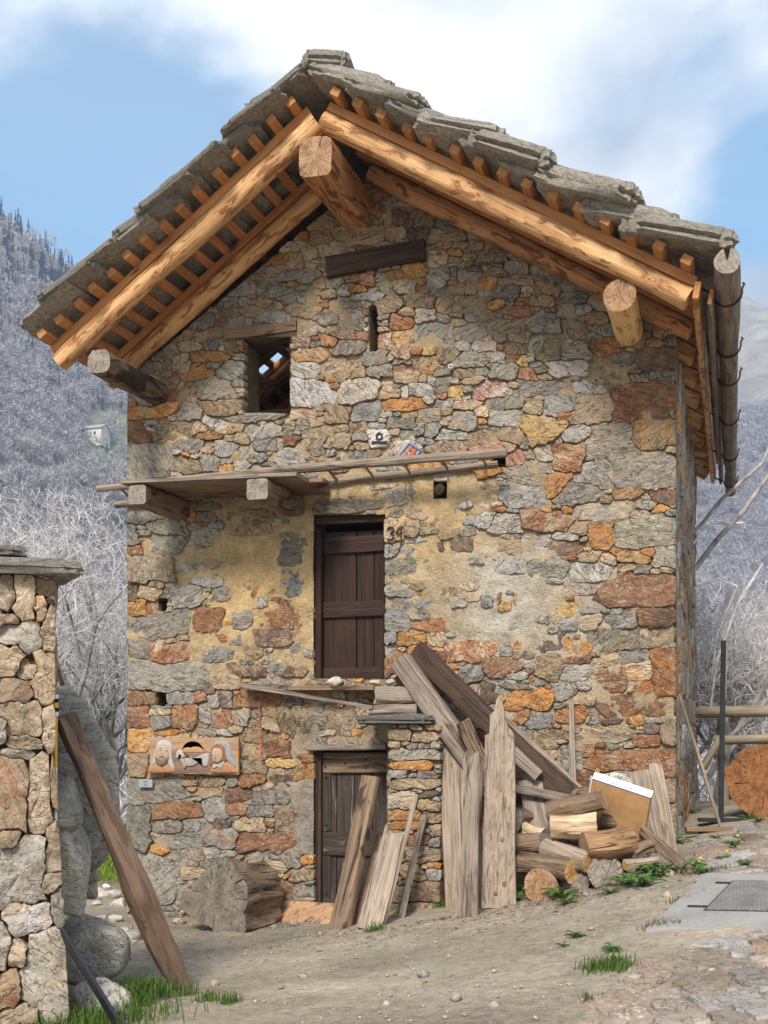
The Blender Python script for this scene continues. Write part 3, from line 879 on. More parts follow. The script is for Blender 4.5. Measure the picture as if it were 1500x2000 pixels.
def wall3d(u, v, d):
    p = bp(u * 2, v * 2, 0.0)
    return (p.x, d, p.z)


nst = build_stones(lab, seeds, wall3d, wall, 300, 'stone', 'small_stones', (-0.002, 0.045), flip=False, gap=0.42, seed0=1000, codes='ggbbkkkktrnwo')

# mortar skin between the stones: a rough sheet with holes for the openings
st = 3
mx, my = np.arange(244, 1326, st), np.arange(345, 1860, st)
MX, MY = np.meshgrid(mx, my)
ii = np.clip((MY / 2).astype(int), 0, GH_ - 1); jj = np.clip((MX / 2).astype(int), 0, GW_ - 1)
hv = heavy[ii, jj]
instone = (lab[ii, jj] >= 0)
dep = 0.010 - 0.030 * hv + 0.050 * fbm(MX * .045, MY * .045, 12, 4) + .09 * np.clip(fbm(MX * .03, MY * .06, 23, 4) - .06, 0, .5) * (1 - hv) + 0.012 * fbm(MX * .22, MY * .22, 19, 3)
t = (0.0 - EYE.y) / (SN * ((MX - 750) / FPX) + CS)
WX = EYE.x + t * (CS * ((MX - 750) / FPX) - SN)
WZ = EYE.z + t * ((HOR - MY) / FPX)
WX = np.clip(WX, XL + 0.015, XR - 0.015)
Vm = np.stack([WX, dep, WZ], -1).reshape(-1, 3)
nx, ny = len(mx), len(my)
okc = (MX > 244) & (MY > 738 + (MX - 246) * (370 - 742) / 444.) & (MY > 348 + (MX - 720) * 284 / 598.)
okc &= ~omask[ii, jj]
idx = np.arange(nx * ny).reshape(ny, nx)
q = okc[:-1, :-1] & okc[1:, :-1] & okc[:-1, 1:] & okc[1:, 1:]
Fm = np.stack([idx[:-1, :-1][q], idx[1:, :-1][q], idx[1:, 1:][q], idx[:-1, 1:][q]], 1)
och = np.clip(np.maximum.reduce([np.exp(-(((MX - 520) / 190) ** 2 + ((MY - 1130) / 190) ** 2)), np.exp(-(((MX - 780) / 150) ** 2 + ((MY - 1010) / 90) ** 2)), .55 * np.exp(-(((MX - 420) / 200) ** 2 + ((MY - 860) / 80) ** 2))]) + .25 * fbm(MX * .015, MY * .015, 44, 3), 0, 1)
pale = np.clip(np.maximum.reduce([1.1 * np.exp(-(((MX - 985) / 75) ** 2 + ((MY - 1175) / 110) ** 2)), .8 * np.exp(-(((MX - 930) / 130) ** 2 + ((MY - 1330) / 90) ** 2)), .5 * np.exp(-(((MX - 1100) / 120) ** 2 + ((MY - 1240) / 160) ** 2))]) + .3 * fbm(MX * .02, MY * .02, 48, 3), 0, 1)
gry = np.clip(np.maximum(np.exp(-(((MX - 598) / 34) ** 2 + ((MY - 1620) / 170) ** 2)), np.clip((MY - 1440) / 250., 0, .55) * (MX < 760)) + .2 * fbm(MX * .02, MY * .02, 51, 3), 0, 1)
cb = np.array([.52, .385, .235]); co_ = np.array([.72, .50, .24]); cp = np.array([.64, .57, .47]); cg = np.array([.36, .31, .25])
mc = cb + och[..., None] * (co_ - cb)
mc = mc + pale[..., None] * (cp - mc)
mc = mc + gry[..., None] * (cg - mc)
obj('mortar', mesh('mortar', Vm, Fm, MORTAR, None, True, None, {'col': mc.reshape(-1, 3)}), wall)

# wall core: thick wall behind the mortar, with the reveals of the openings
cell = 0.05
cx0, cz0 = XL + 0.02, -0.3
ncx, ncz = int(round((XR - 0.02 - cx0) / cell)), 172
solid = np.zeros((ncz, ncx), bool)
RIDX, RIDZ = -0.278, 5.755 + E0


def roof_z(X):
    return np.where(X < RIDX, RIDZ + (X - RIDX) * 0.714, RIDZ - (X - RIDX) * 0.610)


cxs = cx0 + (np.arange(ncx) + .5) * cell; czs = cz0 + (np.arange(ncz) + .5) * cell
solid[:] = czs[:, None] < roof_z(cxs)[None, :] - 0.20
for x0, x1, y0, y1 in OPEN:
    a = bp(x0, y1, 0); b_ = bp(x1, y0, 0)
    solid[np.ix_((czs > a.z) & (czs < b_.z), (cxs > a.x) & (cxs < b_.x))] = False
V, F = [], []


def quad(*ps):
    b0 = len(V)
    V.extend(ps)
    F.append((b0, b0 + 1, b0 + 2, b0 + 3))


TW = 0.46
for r in range(ncz):
    c = 0
    while c < ncx:
        if not solid[r, c]:
            c += 1; continue
        e = c
        while e < ncx and solid[r, e]: e += 1
        xa, xb, za, zb = cx0 + c * cell, cx0 + e * cell, cz0 + r * cell, cz0 + (r + 1) * cell
        quad((xa, .085, za), (xb, .085, za), (xb, .085, zb), (xa, .085, zb))
        quad((xb, TW, za), (xa, TW, za), (xa, TW, zb), (xb, TW, zb))
        quad((xa, TW, za), (xa, .0, za), (xa, .0, zb), (xa, TW, zb))
        quad((xb, .0, za), (xb, TW, za), (xb, TW, zb), (xb, .0, zb))
        for k in range(c, e):
            x0_, x1_ = cx0 + k * cell, cx0 + (k + 1) * cell
            if r + 1 >= ncz or not solid[r + 1, k]: quad((x0_, 0, zb), (x1_, 0, zb), (x1_, TW, zb), (x0_, TW, zb))
            if r > 0 and not solid[r - 1, k]: quad((x0_, TW, za), (x1_, TW, za), (x1_, 0, za), (x0_, 0, za))
        c = e
obj('wall_core', mesh('wall_core', V, F, MORTAR, None, False, None, {'col': np.array([.27, .20, .13])}), wall)


def slab_box(name, x0, x1, y0, y1, z0, z1, mat, parent, attrs=None):
    V = [(x, y, z) for x in (x0, x1) for y in (y0, y1) for z in (z0, z1)]
    F = [(0, 1, 3, 2), (4, 6, 7, 5), (0, 4, 5, 1), (2, 3, 7, 6), (0, 2, 6, 4), (1, 5, 7, 3)]
    return obj(name, mesh(name, V, F, mat, None, False, None, attrs), parent)


MC = {'col': np.array([.30, .23, .155])}
ZE_ = 3.56 + E0
slab_box('side_wall_core', XR - .45, XR - .05, TW, BACK, -.3, ZE_ - .05, MORTAR, wall, MC)
slab_box('side_wall_core', XL, XL + .45, TW, BACK, -.3, ZE_ - .05, MORTAR, wall, MC)
slab_box('back_wall_core', XL + .45, XR - .45, BACK - .45, BACK, -.3, ZE_ + .3, MORTAR, wall, MC)
slab_box('attic_floor', XL + .45, XR - .45, TW, BACK - .45, 5.05, 5.15, M['dark'], house)
# back gable
V = [(XL, BACK - .3, ZE_ - .1), (XR, BACK - .3, ZE_ - .1), (RIDX, BACK - .3, RIDZ - .1), (XL, BACK, ZE_ - .1), (XR, BACK, ZE_ - .1), (RIDX, BACK, RIDZ - .1)]
obj('back_gable', mesh('back_gable', V, [(0, 2, 1), (3, 4, 5), (0, 1, 4, 3), (1, 2, 5, 4), (2, 0, 3, 5)], MORTAR, None, False, None, MC), wall)

# right side wall: coarse stones, seen at a grazing angle (grid cell 1.6 cm: u along y, v down)
SU = 0.016
sw, sh = int((BACK + .05) / SU), int((ZE_ - 0.3) / SU)
smask = np.ones((sh, sw), bool)
sseeds = []
rs = np.random.RandomState(8)
v = 0.0
while v < sh:
    h = rs.uniform(12, 24)
    u = -rs.uniform(0, 6)
    while u < sw:
        w = rs.uniform(14, 46)
        sseeds.append(dict(cx=u + w / 2, cy=v + h / 2 + rs.uniform(-2, 2), w=w, h=h, rot=rs.uniform(-.1, .1)))
        u += w
    v += h
slab_, _ = pack(sw, sh, smask, sseeds, np.full((sh, sw), 1.25), rs, .8, 3, None, 2, 5)


def side3d(u, v, d):
    return (XR - d - .02, 0.075 + max(u, 0) * SU, ZE_ - v * SU)


build_stones(slab_, sseeds, side3d, wall, 0, 'side_stone', 'side_wall_stones', (0.0, 0.02), gap=.5, unit=SU, seed0=3000, codes='ggkkktrwno')

# ------------------------------------------------------------------ roof
eL, nL = Vector((-.814, 0, -.581)), Vector((-.581, 0, .814))
eR, nR = Vector((.854, 0, -.521)), Vector((.521, 0, .854))
APEX = Vector((RIDX, 0, RIDZ))


def rp(side, s, n, y):
    e, nn = (eL, nL) if side < 0 else (eR, nR)
    p = APEX + e * s + nn * n
    p.y = y
    return p


RAF_Y = [-1.02, -.13, .72, 1.55, 2.45, 3.45, 4.45, 5.6, 6.6]
for k, y in enumerate(RAF_Y):
    for sd in (-1, 1):
        L = 3.56 if sd < 0 else 4.02
        if sd > 0 and k > 0: L = 4.0
        if sd < 0 and k > 0: L = 3.5
        s0 = 0.10 if k != 1 else .32
        r0 = 0.098 if k == 0 else .095
        m = M['log'] if k == 0 else (M['log'] if (k == 1 and sd < 0) else M['logdark'] if k == 1 else M['log'])
        timber('rafter', rp(sd, s0 - .06, 0, y), rp(sd, L, 0, y), r0, r0, m, house, M['endyel'], sq=2.2, n=18, segs=26, rough=.012, taper=.93 if sd < 0 else .97, up=(0, 1, 0))
        if k < 2:
            box_between('rafter_board', rp(sd, 0.03, .135, y), rp(sd, 1.55, .135, y), .055, .042, M['sawn'], house, M['endsaw'], up=nL if sd < 0 else nR)
            box_between('rafter_board', rp(sd, 1.553, .135, y + .004), rp(sd, L - .02, .135, y + .004), .055, .042, M['sawn'], house, M['endsaw'], up=nL if sd < 0 else nR)
        else:
            box_between('rafter_board', rp(sd, 0.03, .135, y), rp(sd, L - .02, .135, y), .055, .042, M['sawn'], house, M['endsaw'], up=nL if sd < 0 else nR, segs=3)
rr = random.Random(3)
for sd, cnt, s1 in ((-1, 15, 3.46), (1, 15, 3.86)):
    for k in range(cnt):
        s = 0.14 + (s1 - 0.14) * k / (cnt - 1) + rr.uniform(-.02, .02)
        box_between('batten', rp(sd, s, .213, -1.22 - rr.uniform(0, .06)), rp(sd, s, .213, 7.0), .048, .037, M['sawn'], house, M['endsaw'], up=nL if sd < 0 else nR, segs=8, rough=.002)

# ridge beam and purlins
rb0, rb1 = bp(612, 305, -1.22), bp(697, 428, 0.0)
rb0 = Vector((RIDX + .02, -1.22, rb0.z)); rb1 = Vector((RIDX + .02, 7.0, rb0.z))
PR = [(-.62, .97), (0, 1.0), (.66, .95), (.93, .80), (1.0, .3), (.97, -.35), (.93, -.86), (.7, -1.0), (0, -.98), (-.66, -.97), (-.92, -.84), (-.98, -.3), (-.97, .3), (-.88, .84)]
timber('ridge_beam', rb0, rb1, .165, .185, M['logdark'], house, M['end'], prof=[(-a, b) for a, b in PR][::-1], segs=30, rough=.014, seed=71)
lp = bp(192, 706, -1.22)
timber('purlin', (lp.x, -1.22, lp.z), (lp.x + .05, 7.0, lp.z - .02), .135, .125, M['purl'], house, M['endgray'], sq=3.4, n=18, segs=30, rough=.03, seed=72)
lp = bp(1210, 578, -1.0)
timber('purlin', (lp.x, -1.02, lp.z), (lp.x, 7.0, lp.z - .03), .138, .138, M['logyel'], house, M['end'], sq=2.1, n=20, segs=30, rough=.01, seed=73)
# eave boards along the right side
for sx, n_, m, y0 in ((4.06, .06, 'log', -1.12), (4.17, .10, 'gray', -1.0)):
    box_between('eave_board', rp(1, sx, n_, y0), rp(1, sx + .02, n_ - .02, 6.9), .028 if m == 'log' else .02, .075, M[m], house, M['endsaw'], up=(0.2, 0, 1), segs=14, rough=.012)

# stone slabs of the roof: each its own piece, mesh data shared from a small pool
roof = empty('roof', parent=house)


def slab_me(seed, lumpy):
    rg = np.random.RandomState(seed)
    ns = 40
    t_ = (np.arange(ns) + .5) / ns * 2 * math.pi
    q_ = 9.0
    px = np.sign(np.cos(t_)) * np.abs(np.cos(t_)) ** (2 / q_); py = np.sign(np.sin(t_)) * np.abs(np.sin(t_)) ** (2 / q_)
    rad = 1 + rg.uniform(-.035, .03, ns) + .10 * fbm(np.cos(t_) * 5 + seed, np.sin(t_) * 5, seed + 1, 2) + .12 * fbm(np.cos(t_) * 1.5 + seed, np.sin(t_) * 1.5, seed, 2)
    px, py = px * rad, py * rad
    px += py * rg.uniform(-.12, .12); py += px * rg.uniform(-.1, .1)
    V, F = [], []
    th = 1.0
    prof = [(.965, 0), (1.0, .10), (.975, .36), (1.0, .52), (.98, .9), (.945, 1.0)] if not lumpy else [(.93, 0), (.99, .14), (.95, .40), (1.0, .50), (.96, .86), (.92, 1.0)]
    for sc, zz in prof:
        j = 1 + rg.uniform(-.022, .022, ns) * (2.0 if lumpy else 1.0)
        for k in range(ns):
            V.append((px[k] * sc * j[k], py[k] * sc * j[k], zz * th + rg.uniform(-.05, .05)))
    for i in range(len(prof) - 1):
        for k in range(ns):
            k2 = (k + 1) % ns
            F.append((i * ns + k, i * ns + k2, (i + 1) * ns + k2, (i + 1) * ns + k))
    for base, zz, rev in ((0, 0, True), ((len(prof) - 1) * ns, 1.0, False)):
        ring = list(range(base, base + ns))
        for sc in (.6, .25):
            b0 = len(V)
            for k in range(ns):
                x, y = px[k] * sc, py[k] * sc
                nz = float(fbm(np.array([x * 2 + seed]), np.array([y * 2.0]), seed + 3, 3)[0])
                V.append((x, y, zz + nz * (1.1 if lumpy else .4)))
            for k in range(ns):
                k2 = (k + 1) % ns
                f = (ring[k], ring[k2], b0 + k2, b0 + k)
                F.append(f[::-1] if rev else f)
            ring = list(range(b0, b0 + ns))
        b0 = len(V); V.append((0, 0, zz))
        for k in range(ns):
            f = (ring[k], ring[(k + 1) % ns], b0)
            F.append(f[::-1] if rev else f)
    c = [(.45, .40, .335), (.50, .45, .38), (.39, .355, .31), (.46, .405, .325)][seed % 4]
    c2 = [(.31, .27, .22), (.60, .55, .47)][seed % 2]
    return mesh('slab', V, F, SLABM, None, True, 26, {'col': np.array(c), 'col2': np.array(c2), 'rnd': rg.rand(3)})


POOL = [slab_me(200 + k, k >= 7) for k in range(14)]
rr = random.Random(12)


def put_slab(side, s, y, ls, wy, th, tilt, n0, me, roll=0.0):
    e, nn = (eL, nL) if side < 0 else (eR, nR)
    # local x down the slope, y along the house, z out of the slope
    q = Matrix((e, Vector((0, -side, 0)) * -1 if side < 0 else Vector((0, 1, 0)), nn)).transposed()
    ex = e; ez = nn; ey = ez.cross(ex)
    Rm = Matrix(((ex.x, ey.x, ez.x), (ex.y, ey.y, ez.y), (ex.z, ey.z, ez.z)))
    Rm = Rm @ Matrix.Rotation(-tilt, 3, 'Y') @ Matrix.Rotation(roll, 3, 'X')
    p = rp(side, s, n0, y)
    Mw = Matrix.Translation(p) @ Rm.to_4x4() @ Matrix.Diagonal((ls, wy, th, 1))
    return obj('slab', me, roof, Mw)


for sd, smax in ((-1, 3.27), (1, 3.70)):
    ncs = 10 if sd < 0 else 9
    for k in range(ncs):
        s = smax - k * (smax - .22) / (ncs - 1)
        y = -1.40 + rr.uniform(-.10, .08) + (.06 if sd > 0 else 0)
        first = True
        while y < 6.9:
            w = rr.uniform(.55, .95)
            if first:
                w = rr.uniform(.8, 1.05)
            ss_ = s + rr.uniform(-.07, .06)
            yc = y + w / 2
            hole = (sd < 0 and abs(yc - 2.35) < .42 and abs(ss_ - 2.2) < .44)
            if not hole:
                th = rr.uniform(.055, .095) if sd < 0 else rr.uniform(.11, .175)
                put_slab(sd, ss_, yc, (.37 if sd < 0 else .45) * rr.uniform(.92, 1.12), w * .535, th, math.radians(rr.uniform(5, 12) if sd < 0 else rr.uniform(4, 14)), .275 + rr.uniform(0, .02), POOL[rr.randrange(0, 7) if sd < 0 else rr.randrange(7, 14)], math.radians(rr.uniform(-3.5, 3.5)))
            y += w * .96
            first = False
# ridge stones
y = -1.36
k = 0
while y < 6.8:
    L = rr.uniform(.5, .8)
    put_slab(-1, .18, y + L / 2, .36, L * .52, .06, math.radians(5), .325, POOL[k % 7])
    put_slab(1, .20, y + L / 2 + .05, .40, L * .5, .09, math.radians(5), .325, POOL[7 + k % 7])
    obj('slab', POOL[8 + k % 6], roof, Matrix.Translation((RIDX + .10, y + L / 2 + .02, RIDZ + .36)) @ Matrix.Rotation(math.radians(14), 4, 'Y') @ Matrix.Diagonal((.24, L * .5, .14, 1)))
    y += L * .97; k += 1
# skylight frame glimpsed through the attic window
f0 = rp(-1, 1.95, .02, 2.0); 
for a, b_ in (((2.0, 1.93), (2.0, 2.75)), ((2.46, 1.93), (2.46, 2.75)), ((1.98, 1.95), (2.48, 1.95)), ((1.98, 2.73), (2.48, 2.73))):
    box_between('skylight_frame', rp(-1, a[0], .10, a[1]), rp(-1, b_[0], .10, b_[1]), .03, .06, M['logyel'], house, up=nL, segs=2)

# gutter log on iron hooks
g0, g1 = Vector((3.475, -1.42, 3.80 + E0)), Vector((3.475, 7.25, 3.52 + E0))
gut = empty('gutter', parent=house)
GPROF = [(math.cos(a_) , math.sin(a_)) for a_ in [math.pi * .5 + .26 + (2 * math.pi - .52) * i_ / 17 for i_ in range(18)]] + [(.16, .1), (-.16, .1)]
GPROF = GPROF
timber('gutter_log', g0, g1, .112, .118, M['gray'], gut, M['endgray'], prof=GPROF[::-1] if False else GPROF, segs=40, rough=.018, taper=.72, seed=81, sharp=50)
for y in (-.75, .62, 1.55, 3.1, 4.9, 6.5):
    t_ = (y - g0.y) / (g1.y - g0.y)
    c = g0.lerp(g1, t_)
    rad = .116 * (1 - .28 * t_) + .012
    pts = [Vector((c.x - .30, y, c.z + .10)), Vector((c.x - .16, y, c.z + .02))]
    for a_ in np.linspace(math.pi * 1.02, math.pi * 2.06, 11):
        pts.append(Vector((c.x + rad * math.cos(a_), y, c.z + rad * math.sin(a_))))
    pts.append(pts[-1] + Vector((.02, 0, .035))); pts.append(pts[-1] + Vector((-.015, 0, .012)))
    V, F = [], []
    for i, p in enumerate(pts):
        d = (pts[min(i + 1, len(pts) - 1)] - pts[max(i - 1, 0)]).normalized()
        a2 = Vector((0, 1, 0)); b2 = d.cross(a2)
        for q_ in range(6):
            an = q_ * math.pi / 3
            V.append(p + (a2 * math.cos(an) + b2 * math.sin(an)) * .011)
    for i in range(len(pts) - 1):
        for q_ in range(6):
            F.append((i * 6 + q_, i * 6 + (q_ + 1) % 6, (i + 1) * 6 + (q_ + 1) % 6, (i + 1) * 6 + q_))
    obj('gutter_hook', mesh('gutter_hook', V, F, M['iron']), gut)

# ------------------------------------------------------------------ timbers in the wall, doors, openings
def flatboard(name, corners, Y, th, mat, parent, endmat=None, **kw):
    """a board in the wall given by its left-middle, right-middle and height in photo pixels"""
    (x0, y0), (x1, y1), h = corners
    a, b_ = bp(x0, y0, Y), bp(x1, y1, Y)
    hh = (bp(x0, y0 - h / 2, Y) - bp(x0, y0 + h / 2, Y)).length / 2
    return box_between(name, a, b_, th, hh, mat, parent, endmat, **kw)


flatboard('gable_timber', ((640, 524), (831, 490), 40), -.012, .06, M['dark'], house, rough=.008, segs=10)
flatboard('window_lintel', ((444, 657), (583, 640), 20), .03, .08, M['brown'], house, rough=.012, segs=10)
flatboard('window_lintel', ((468, 672), (572, 662), 16), .22, .08, M['dark'], house)
slit = bp(729, 642, .3)


def make_door(x0, x1, y0, y1, Yd, mat, kind):
    """a plank door: x0..x1, y0..y1 photo pixels on the wall plane, hung at depth Yd"""
    a, b_ = bp(x0, y1, 0), bp(x1, y0, 0)
    d = empty('door', parent=house)
    w = b_.x - a.x
    cuts = [0, .50, .765, 1.0] if kind == 1 else [0, .20, .46, .72, 1.0]
    for k in range(len(cuts) - 1):
        xa, xb = a.x + w * cuts[k] + .004, a.x + w * cuts[k + 1] - .004
        box_between('plank', ((xa + xb) / 2, Yd + (.004 if k % 2 else 0), a.z + .01), ((xa + xb) / 2, Yd + (.004 if k % 2 else 0), b_.z - .01), (xb - xa) / 2, .018, mat, d, up=(0, 1, 0), rough=.002, segs=5)
    rails = {1: ((.90, .105), (.475, .105), (.045, .085)), 2: ((.925, .12), (.435, .14), (.04, .12))}[kind]
    H = b_.z - a.z
    for zc_, hz in rails:
        z = a.z + zc_ * H
        box_between('rail', (a.x + .012, Yd - .035, z), (b_.x - .004, Yd - .035, z + .01), .018, hz * H / 2, M['door1'] if kind == 1 else (M['brown'] if zc_ > .9 else mat), d, up=(0, 0, 1), rough=.003, segs=6)
    if kind == 2:
        for za, zb in ((.51, .86), (.10, .36)):
            box_between('stile', (a.x + .05, Yd - .03, a.z + za * H), (a.x + .05, Yd - .03, a.z + zb * H), .045, .014, mat, d, up=(0, 1, 0), rough=.003)
    studs = {1: [(.07, .885), (.93, .925), (.93, .885), (.08, .505), (.08, .445), (.31, .475), (.5, .505), (.5, .445), (.72, .475), (.93, .505), (.93, .445), (.11, .05), (.52, .045), (.52, .9)],
             2: [(.05, .95), (.05, .90), (.34, .925), (.64, .95), (.64, .90), (.94, .95), (.94, .9), (.06, .84), (.06, .55), (.35, .44), (.6, .45), (.06, .38), (.06, .13), (.06, .05)]}[kind]
    Vb, Fb = ico_lo(1)
    me = mesh('stud', Vb * np.array([.011, .008, .011]) * (1.0 if kind == 1 else 1.25), Fb, M['stud'] if kind == 1 else M['iron'])
    for u, v in studs:
        obj('stud', me, d, Matrix.Translation((a.x + u * w, Yd - .056, a.z + v * H)))
    return d, a, b_


d1, a, b_ = make_door(622, 753, 1028, 1330, .17, M['door1'], 1)
# frame of the upper door
flatboard('door_lintel', ((607, 1017), (752, 1011), 20), .10, .07, M['door1'], house, rough=.005)
box_between('door_post', (a.x - .035, .10, a.z), (a.x - .035, .10, b_.z), .042, .05, M['door1'], house, up=(0, 1, 0))
box_between('door_post', (b_.x + .02, .13, a.z), (b_.x + .02, .13, b_.z), .035, .05, M['door1'], house, up=(0, 1, 0))
d2, a, b_ = make_door(622, 757, 1468, 1790, .16, M['door2'], 2)
flatboard('door_lintel', ((606, 1460), (758, 1458), 12), .02, .10, M['gray'], house, rough=.006)
box_between('door_post', (a.x - .028, .11, a.z - .1), (a.x - .028, .11, b_.z + .01), .034, .06, M['dark'], house, up=(0, 1, 0))
# beam end in the round hole, pipe stub, small board stuck in the wall
p = bp(859, 957, 0)
timber('cut_beam_end', (p.x, -.03, p.z), (p.x, .4, p.z), .058, .062, M['dark'], house, M['dark'], n=12, rough=.012)
p = bp(883, 719, 0)
V, F = [], []
for y, r in ((.05, .022), (-.07, .022), (-.07, .016), (0.0, .016)):
    for k in range(12):
        V.append((p.x + r * math.cos(k * math.pi / 6), y, p.z + r * math.sin(k * math.pi / 6)))
for i in range(3):
    for k in range(12): F.append((i * 12 + k, i * 12 + (k + 1) % 12, (i + 1) * 12 + (k + 1) % 12, (i + 1) * 12 + k))
obj('pipe_stub', mesh('pipe_stub', V, F, M['pvc'], None, True, 40), house)


# painted marks: number by the door and faded signs on two stones
def curve_mark(name, strokes, Y, mat, w):
    V, F = [], []
    for st_ in strokes:
        P = [bp(x, y, Y) for x, y in st_]
        b0 = len(V)
        for i, p in enumerate(P):
            d = (P[min(i + 1, len(P) - 1)] - P[max(i - 1, 0)])
            d.y = 0; d.normalize()
            nrm = Vector((-d.z, 0, d.x)) * w * (.8 + .4 * random.Random(i * 7 + len(V)).random())
            V += [p + nrm, p - nrm, p + nrm + Vector((0, .012, 0)), p - nrm + Vector((0, .012, 0))]
        for i in range(len(P) - 1):
            o = b0 + i * 4
            F += [(o, o + 1, o + 5, o + 4), (o, o + 4, o + 6, o + 2), (o + 1, o + 3, o + 7, o + 5)]
    return obj(name, mesh(name, V, F, mat, None, False), house)


curve_mark('painted_number', [[(756, 1034), (761, 1029), (767, 1030), (768, 1036), (762, 1040), (767, 1043), (768, 1049), (763, 1054), (756, 1053)],
                              [(780, 1030), (773, 1042), (784, 1042)], [(783, 1027), (783, 1053)]], -.066, M['inkblack'], .0080)
curve_mark('painted_mark', [[(741, 845), (735, 849), (735, 855), (740, 858), (745, 855), (746, 848), (741, 845)]], -.060, M['inkblack'], .008)
curve_mark('painted_mark', [[(726, 864), (735, 863), (745, 864), (756, 863)]], -.060, M['inkblack'], .010)
curve_mark('painted_mark', [[(799, 865), (822, 880), (803, 898), (780, 888), (799, 865)]], -.060, M['inkblue'], .006)
curve_mark('painted_mark', [[(799, 875), (806, 878), (808, 884), (803, 889)], [(793, 882), (792, 890)]], -.061, M['inkred'], .014)

# ------------------------------------------------------------------ remains of the balcony: two beams with boards
for (fx, fy), Yf in (((268, 966), -.97), ((502, 955), -1.03)):
    f = bp(fx, fy, Yf)
    box_between('balcony_beam', (f.x, Yf, f.z), (f.x, .2, f.z), .105, .098, M['brown'] if fx < 300 else M['brown'], house, M['endgray'], sq=7, n=16, rough=.012, segs=10)
bl, br = bp(238, 944, -1.0), bp(560, 930, -1.0)
for k, y0 in enumerate((-1.0, -.67, -.34)):
    z = (bl.z + br.z) / 2
    box_between('balcony_board', (bl.x - .03 + .06 * k, y0 + .17, bp(268, 941, -.97).z + .01), (br.x + .1 + .15 * (k == 1), y0 + .17, bp(502, 930, -1.03).z + .005), .16, .02, M['brown'] if k else M['gray'], house, rough=.012, segs=14)

# ------------------------------------------------------------------ pier and landing under the upper door
PY_ = -.50
pier = empty('stair_pier', parent=house)
pa, pb = bp(757, 1790, PY_), bp(862, 1412, PY_)
slab_box('pier_core', pa.x + .02, pb.x - .02, PY_ + .03, -.0, -.3, pb.z, MORTAR, pier, {'col': np.array([.40, .29, .165])})
ps = []
for it in """807,1475,108,22,lg;800,1495,98,18,ok;777,1512,44,18,g;834,1512,42,16,db;806,1530,98,20,kt;783,1564,56,30,tg;838,1551,40,12,d;790,1592,72,20,o;792,1611,74,16,o;842,1597,34,20,k;822,1640,44,24,r;775,1636,40,26,g;850,1622,26,22,k;826,1669,80,28,k;775,1670,36,30,k;800,1701,50,30,k;851,1707,34,24,b;832,1741,68,30,kd;780,1745,44,34,k;800,1780,90,30,k;780,1435,46,24,kt;830,1440,50,22,kt;840,1572,40,20,k""".split(';'):
    q = it.split(',')
    ps.append(dict(cx=float(q[0]) / 2, cy=float(q[1]) / 2, w=float(q[2]) / 2 * 1.05, h=float(q[3]) / 2 * 1.05, c=q[4], rot=0))
pm = (PX > 756) & (PX < 864) & (PY > 1414) & (PY < 1800)
pl_, _ = pack(GW_, GH_, pm, ps, 1.25 - .2 * (PY < 1460), RG, .8, 2, None, 3, 5)
build_stones(pl_, ps, lambda u, v, d: ((lambda p: (p.x, PY_ + d, p.z))(bp(u * 2, v * 2, PY_))), pier, 300, 'stone', 'small_stones', (.01, .05), gap=.7, seed0=5000)
# right flank of the pier
fs = []
rs = np.random.RandomState(15)
v = 0
while v < 115:
    h = rs.uniform(6, 13); u = -rs.uniform(0, 8)
    while u < 30:
        w = rs.uniform(10, 22); fs.append(dict(cx=u + w / 2, cy=v + h / 2, w=w, h=h, rot=0)); u += w
    v += h
fl, _ = pack(29, 115, np.ones((115, 29), bool), fs, np.full((115, 29), 1.2), rs, .6, 3, None, 1, 3)
build_stones(fl, fs, lambda u, v, d: (pb.x - .03 - d, PY_ + .09 + max(u, 0) * .016, pb.z - v * .016), pier, 0, 'stone', 'flank_stones', (0, .02), gap=.6, unit=.016, seed0=5600)


def flat_slab(name, c, ls, wy, th, rot, seed, parent, col=None, tilt=(0, 0), **kw):
    me = slab_me(seed, True)
    Mw = Matrix.Translation(c) @ Matrix.Rotation(rot, 4, 'Z') @ Matrix.Rotation(tilt[0], 4, 'X') @ Matrix.Rotation(tilt[1], 4, 'Y') @ Matrix.Diagonal((ls, wy, th, 1))
    if col is not None:
        at = me.attributes['col']; arr = np.tile(np.array(list(col) + [1.0], np.float32), (len(me.vertices), 1)); at.data.foreach_set('color', arr.ravel())
        at = me.attributes['col2']; arr = arr * np.array([1.3, 1.25, 1.2, 1], np.float32); at.data.foreach_set('color', arr.ravel())
    return obj(name, me, parent, Mw, **kw)


p = bp(786, 1414, -.32)
flat_slab('landing_slab', (p.x, -.28, p.z), .40, .33, .085, 0, 301, pier, (.20, .19, .17))
a_, b2 = bp(720, 1388, -.5), bp(800, 1386, -.5)
timber('landing_timber', (a_.x, -.47, a_.z), (b2.x + .05, -.40, b2.z), .05, .055, M['gray'], pier, M['endgray'], n=12, rough=.015, sq=2.6)
a_, b2 = bp(732, 1357, -.45), bp(806, 1357, -.45)
timber('landing_timber', (a_.x, -.40, a_.z), (b2.x, -.34, b2.z), .09, .085, M['gray'], pier, M['endgray'], n=14, rough=.02, sq=6, jag=(.02, .01))
flatboard('sill_board', ((478, 1344), (736, 1344), 9), -.10, .11, M['brown'], house, rough=.006, segs=10)
for k, (px, py, w) in enumerate(((655, 1330, .085), (733, 1333, .05), (762, 1332, .06), (796, 1334, .05), (780, 1392, .05), (830, 1396, .06))):
    p = bp(px, py, -.10 if px < 740 else -.35)
    cc = PAL['ltgbgk'[k]]
    rock('loose_stone', (p.x, p.y, p.z), (w, w * .7, w * .55), 700 + k, cc[0], cc[1], house, lo=3)
# ------------------------------------------------------------------ ladder lying along the wall
lad = empty('ladder', bp(980, 890, -.3), label='old wooden ladder lying flat along the wall on the balcony beams', cat='ladder')


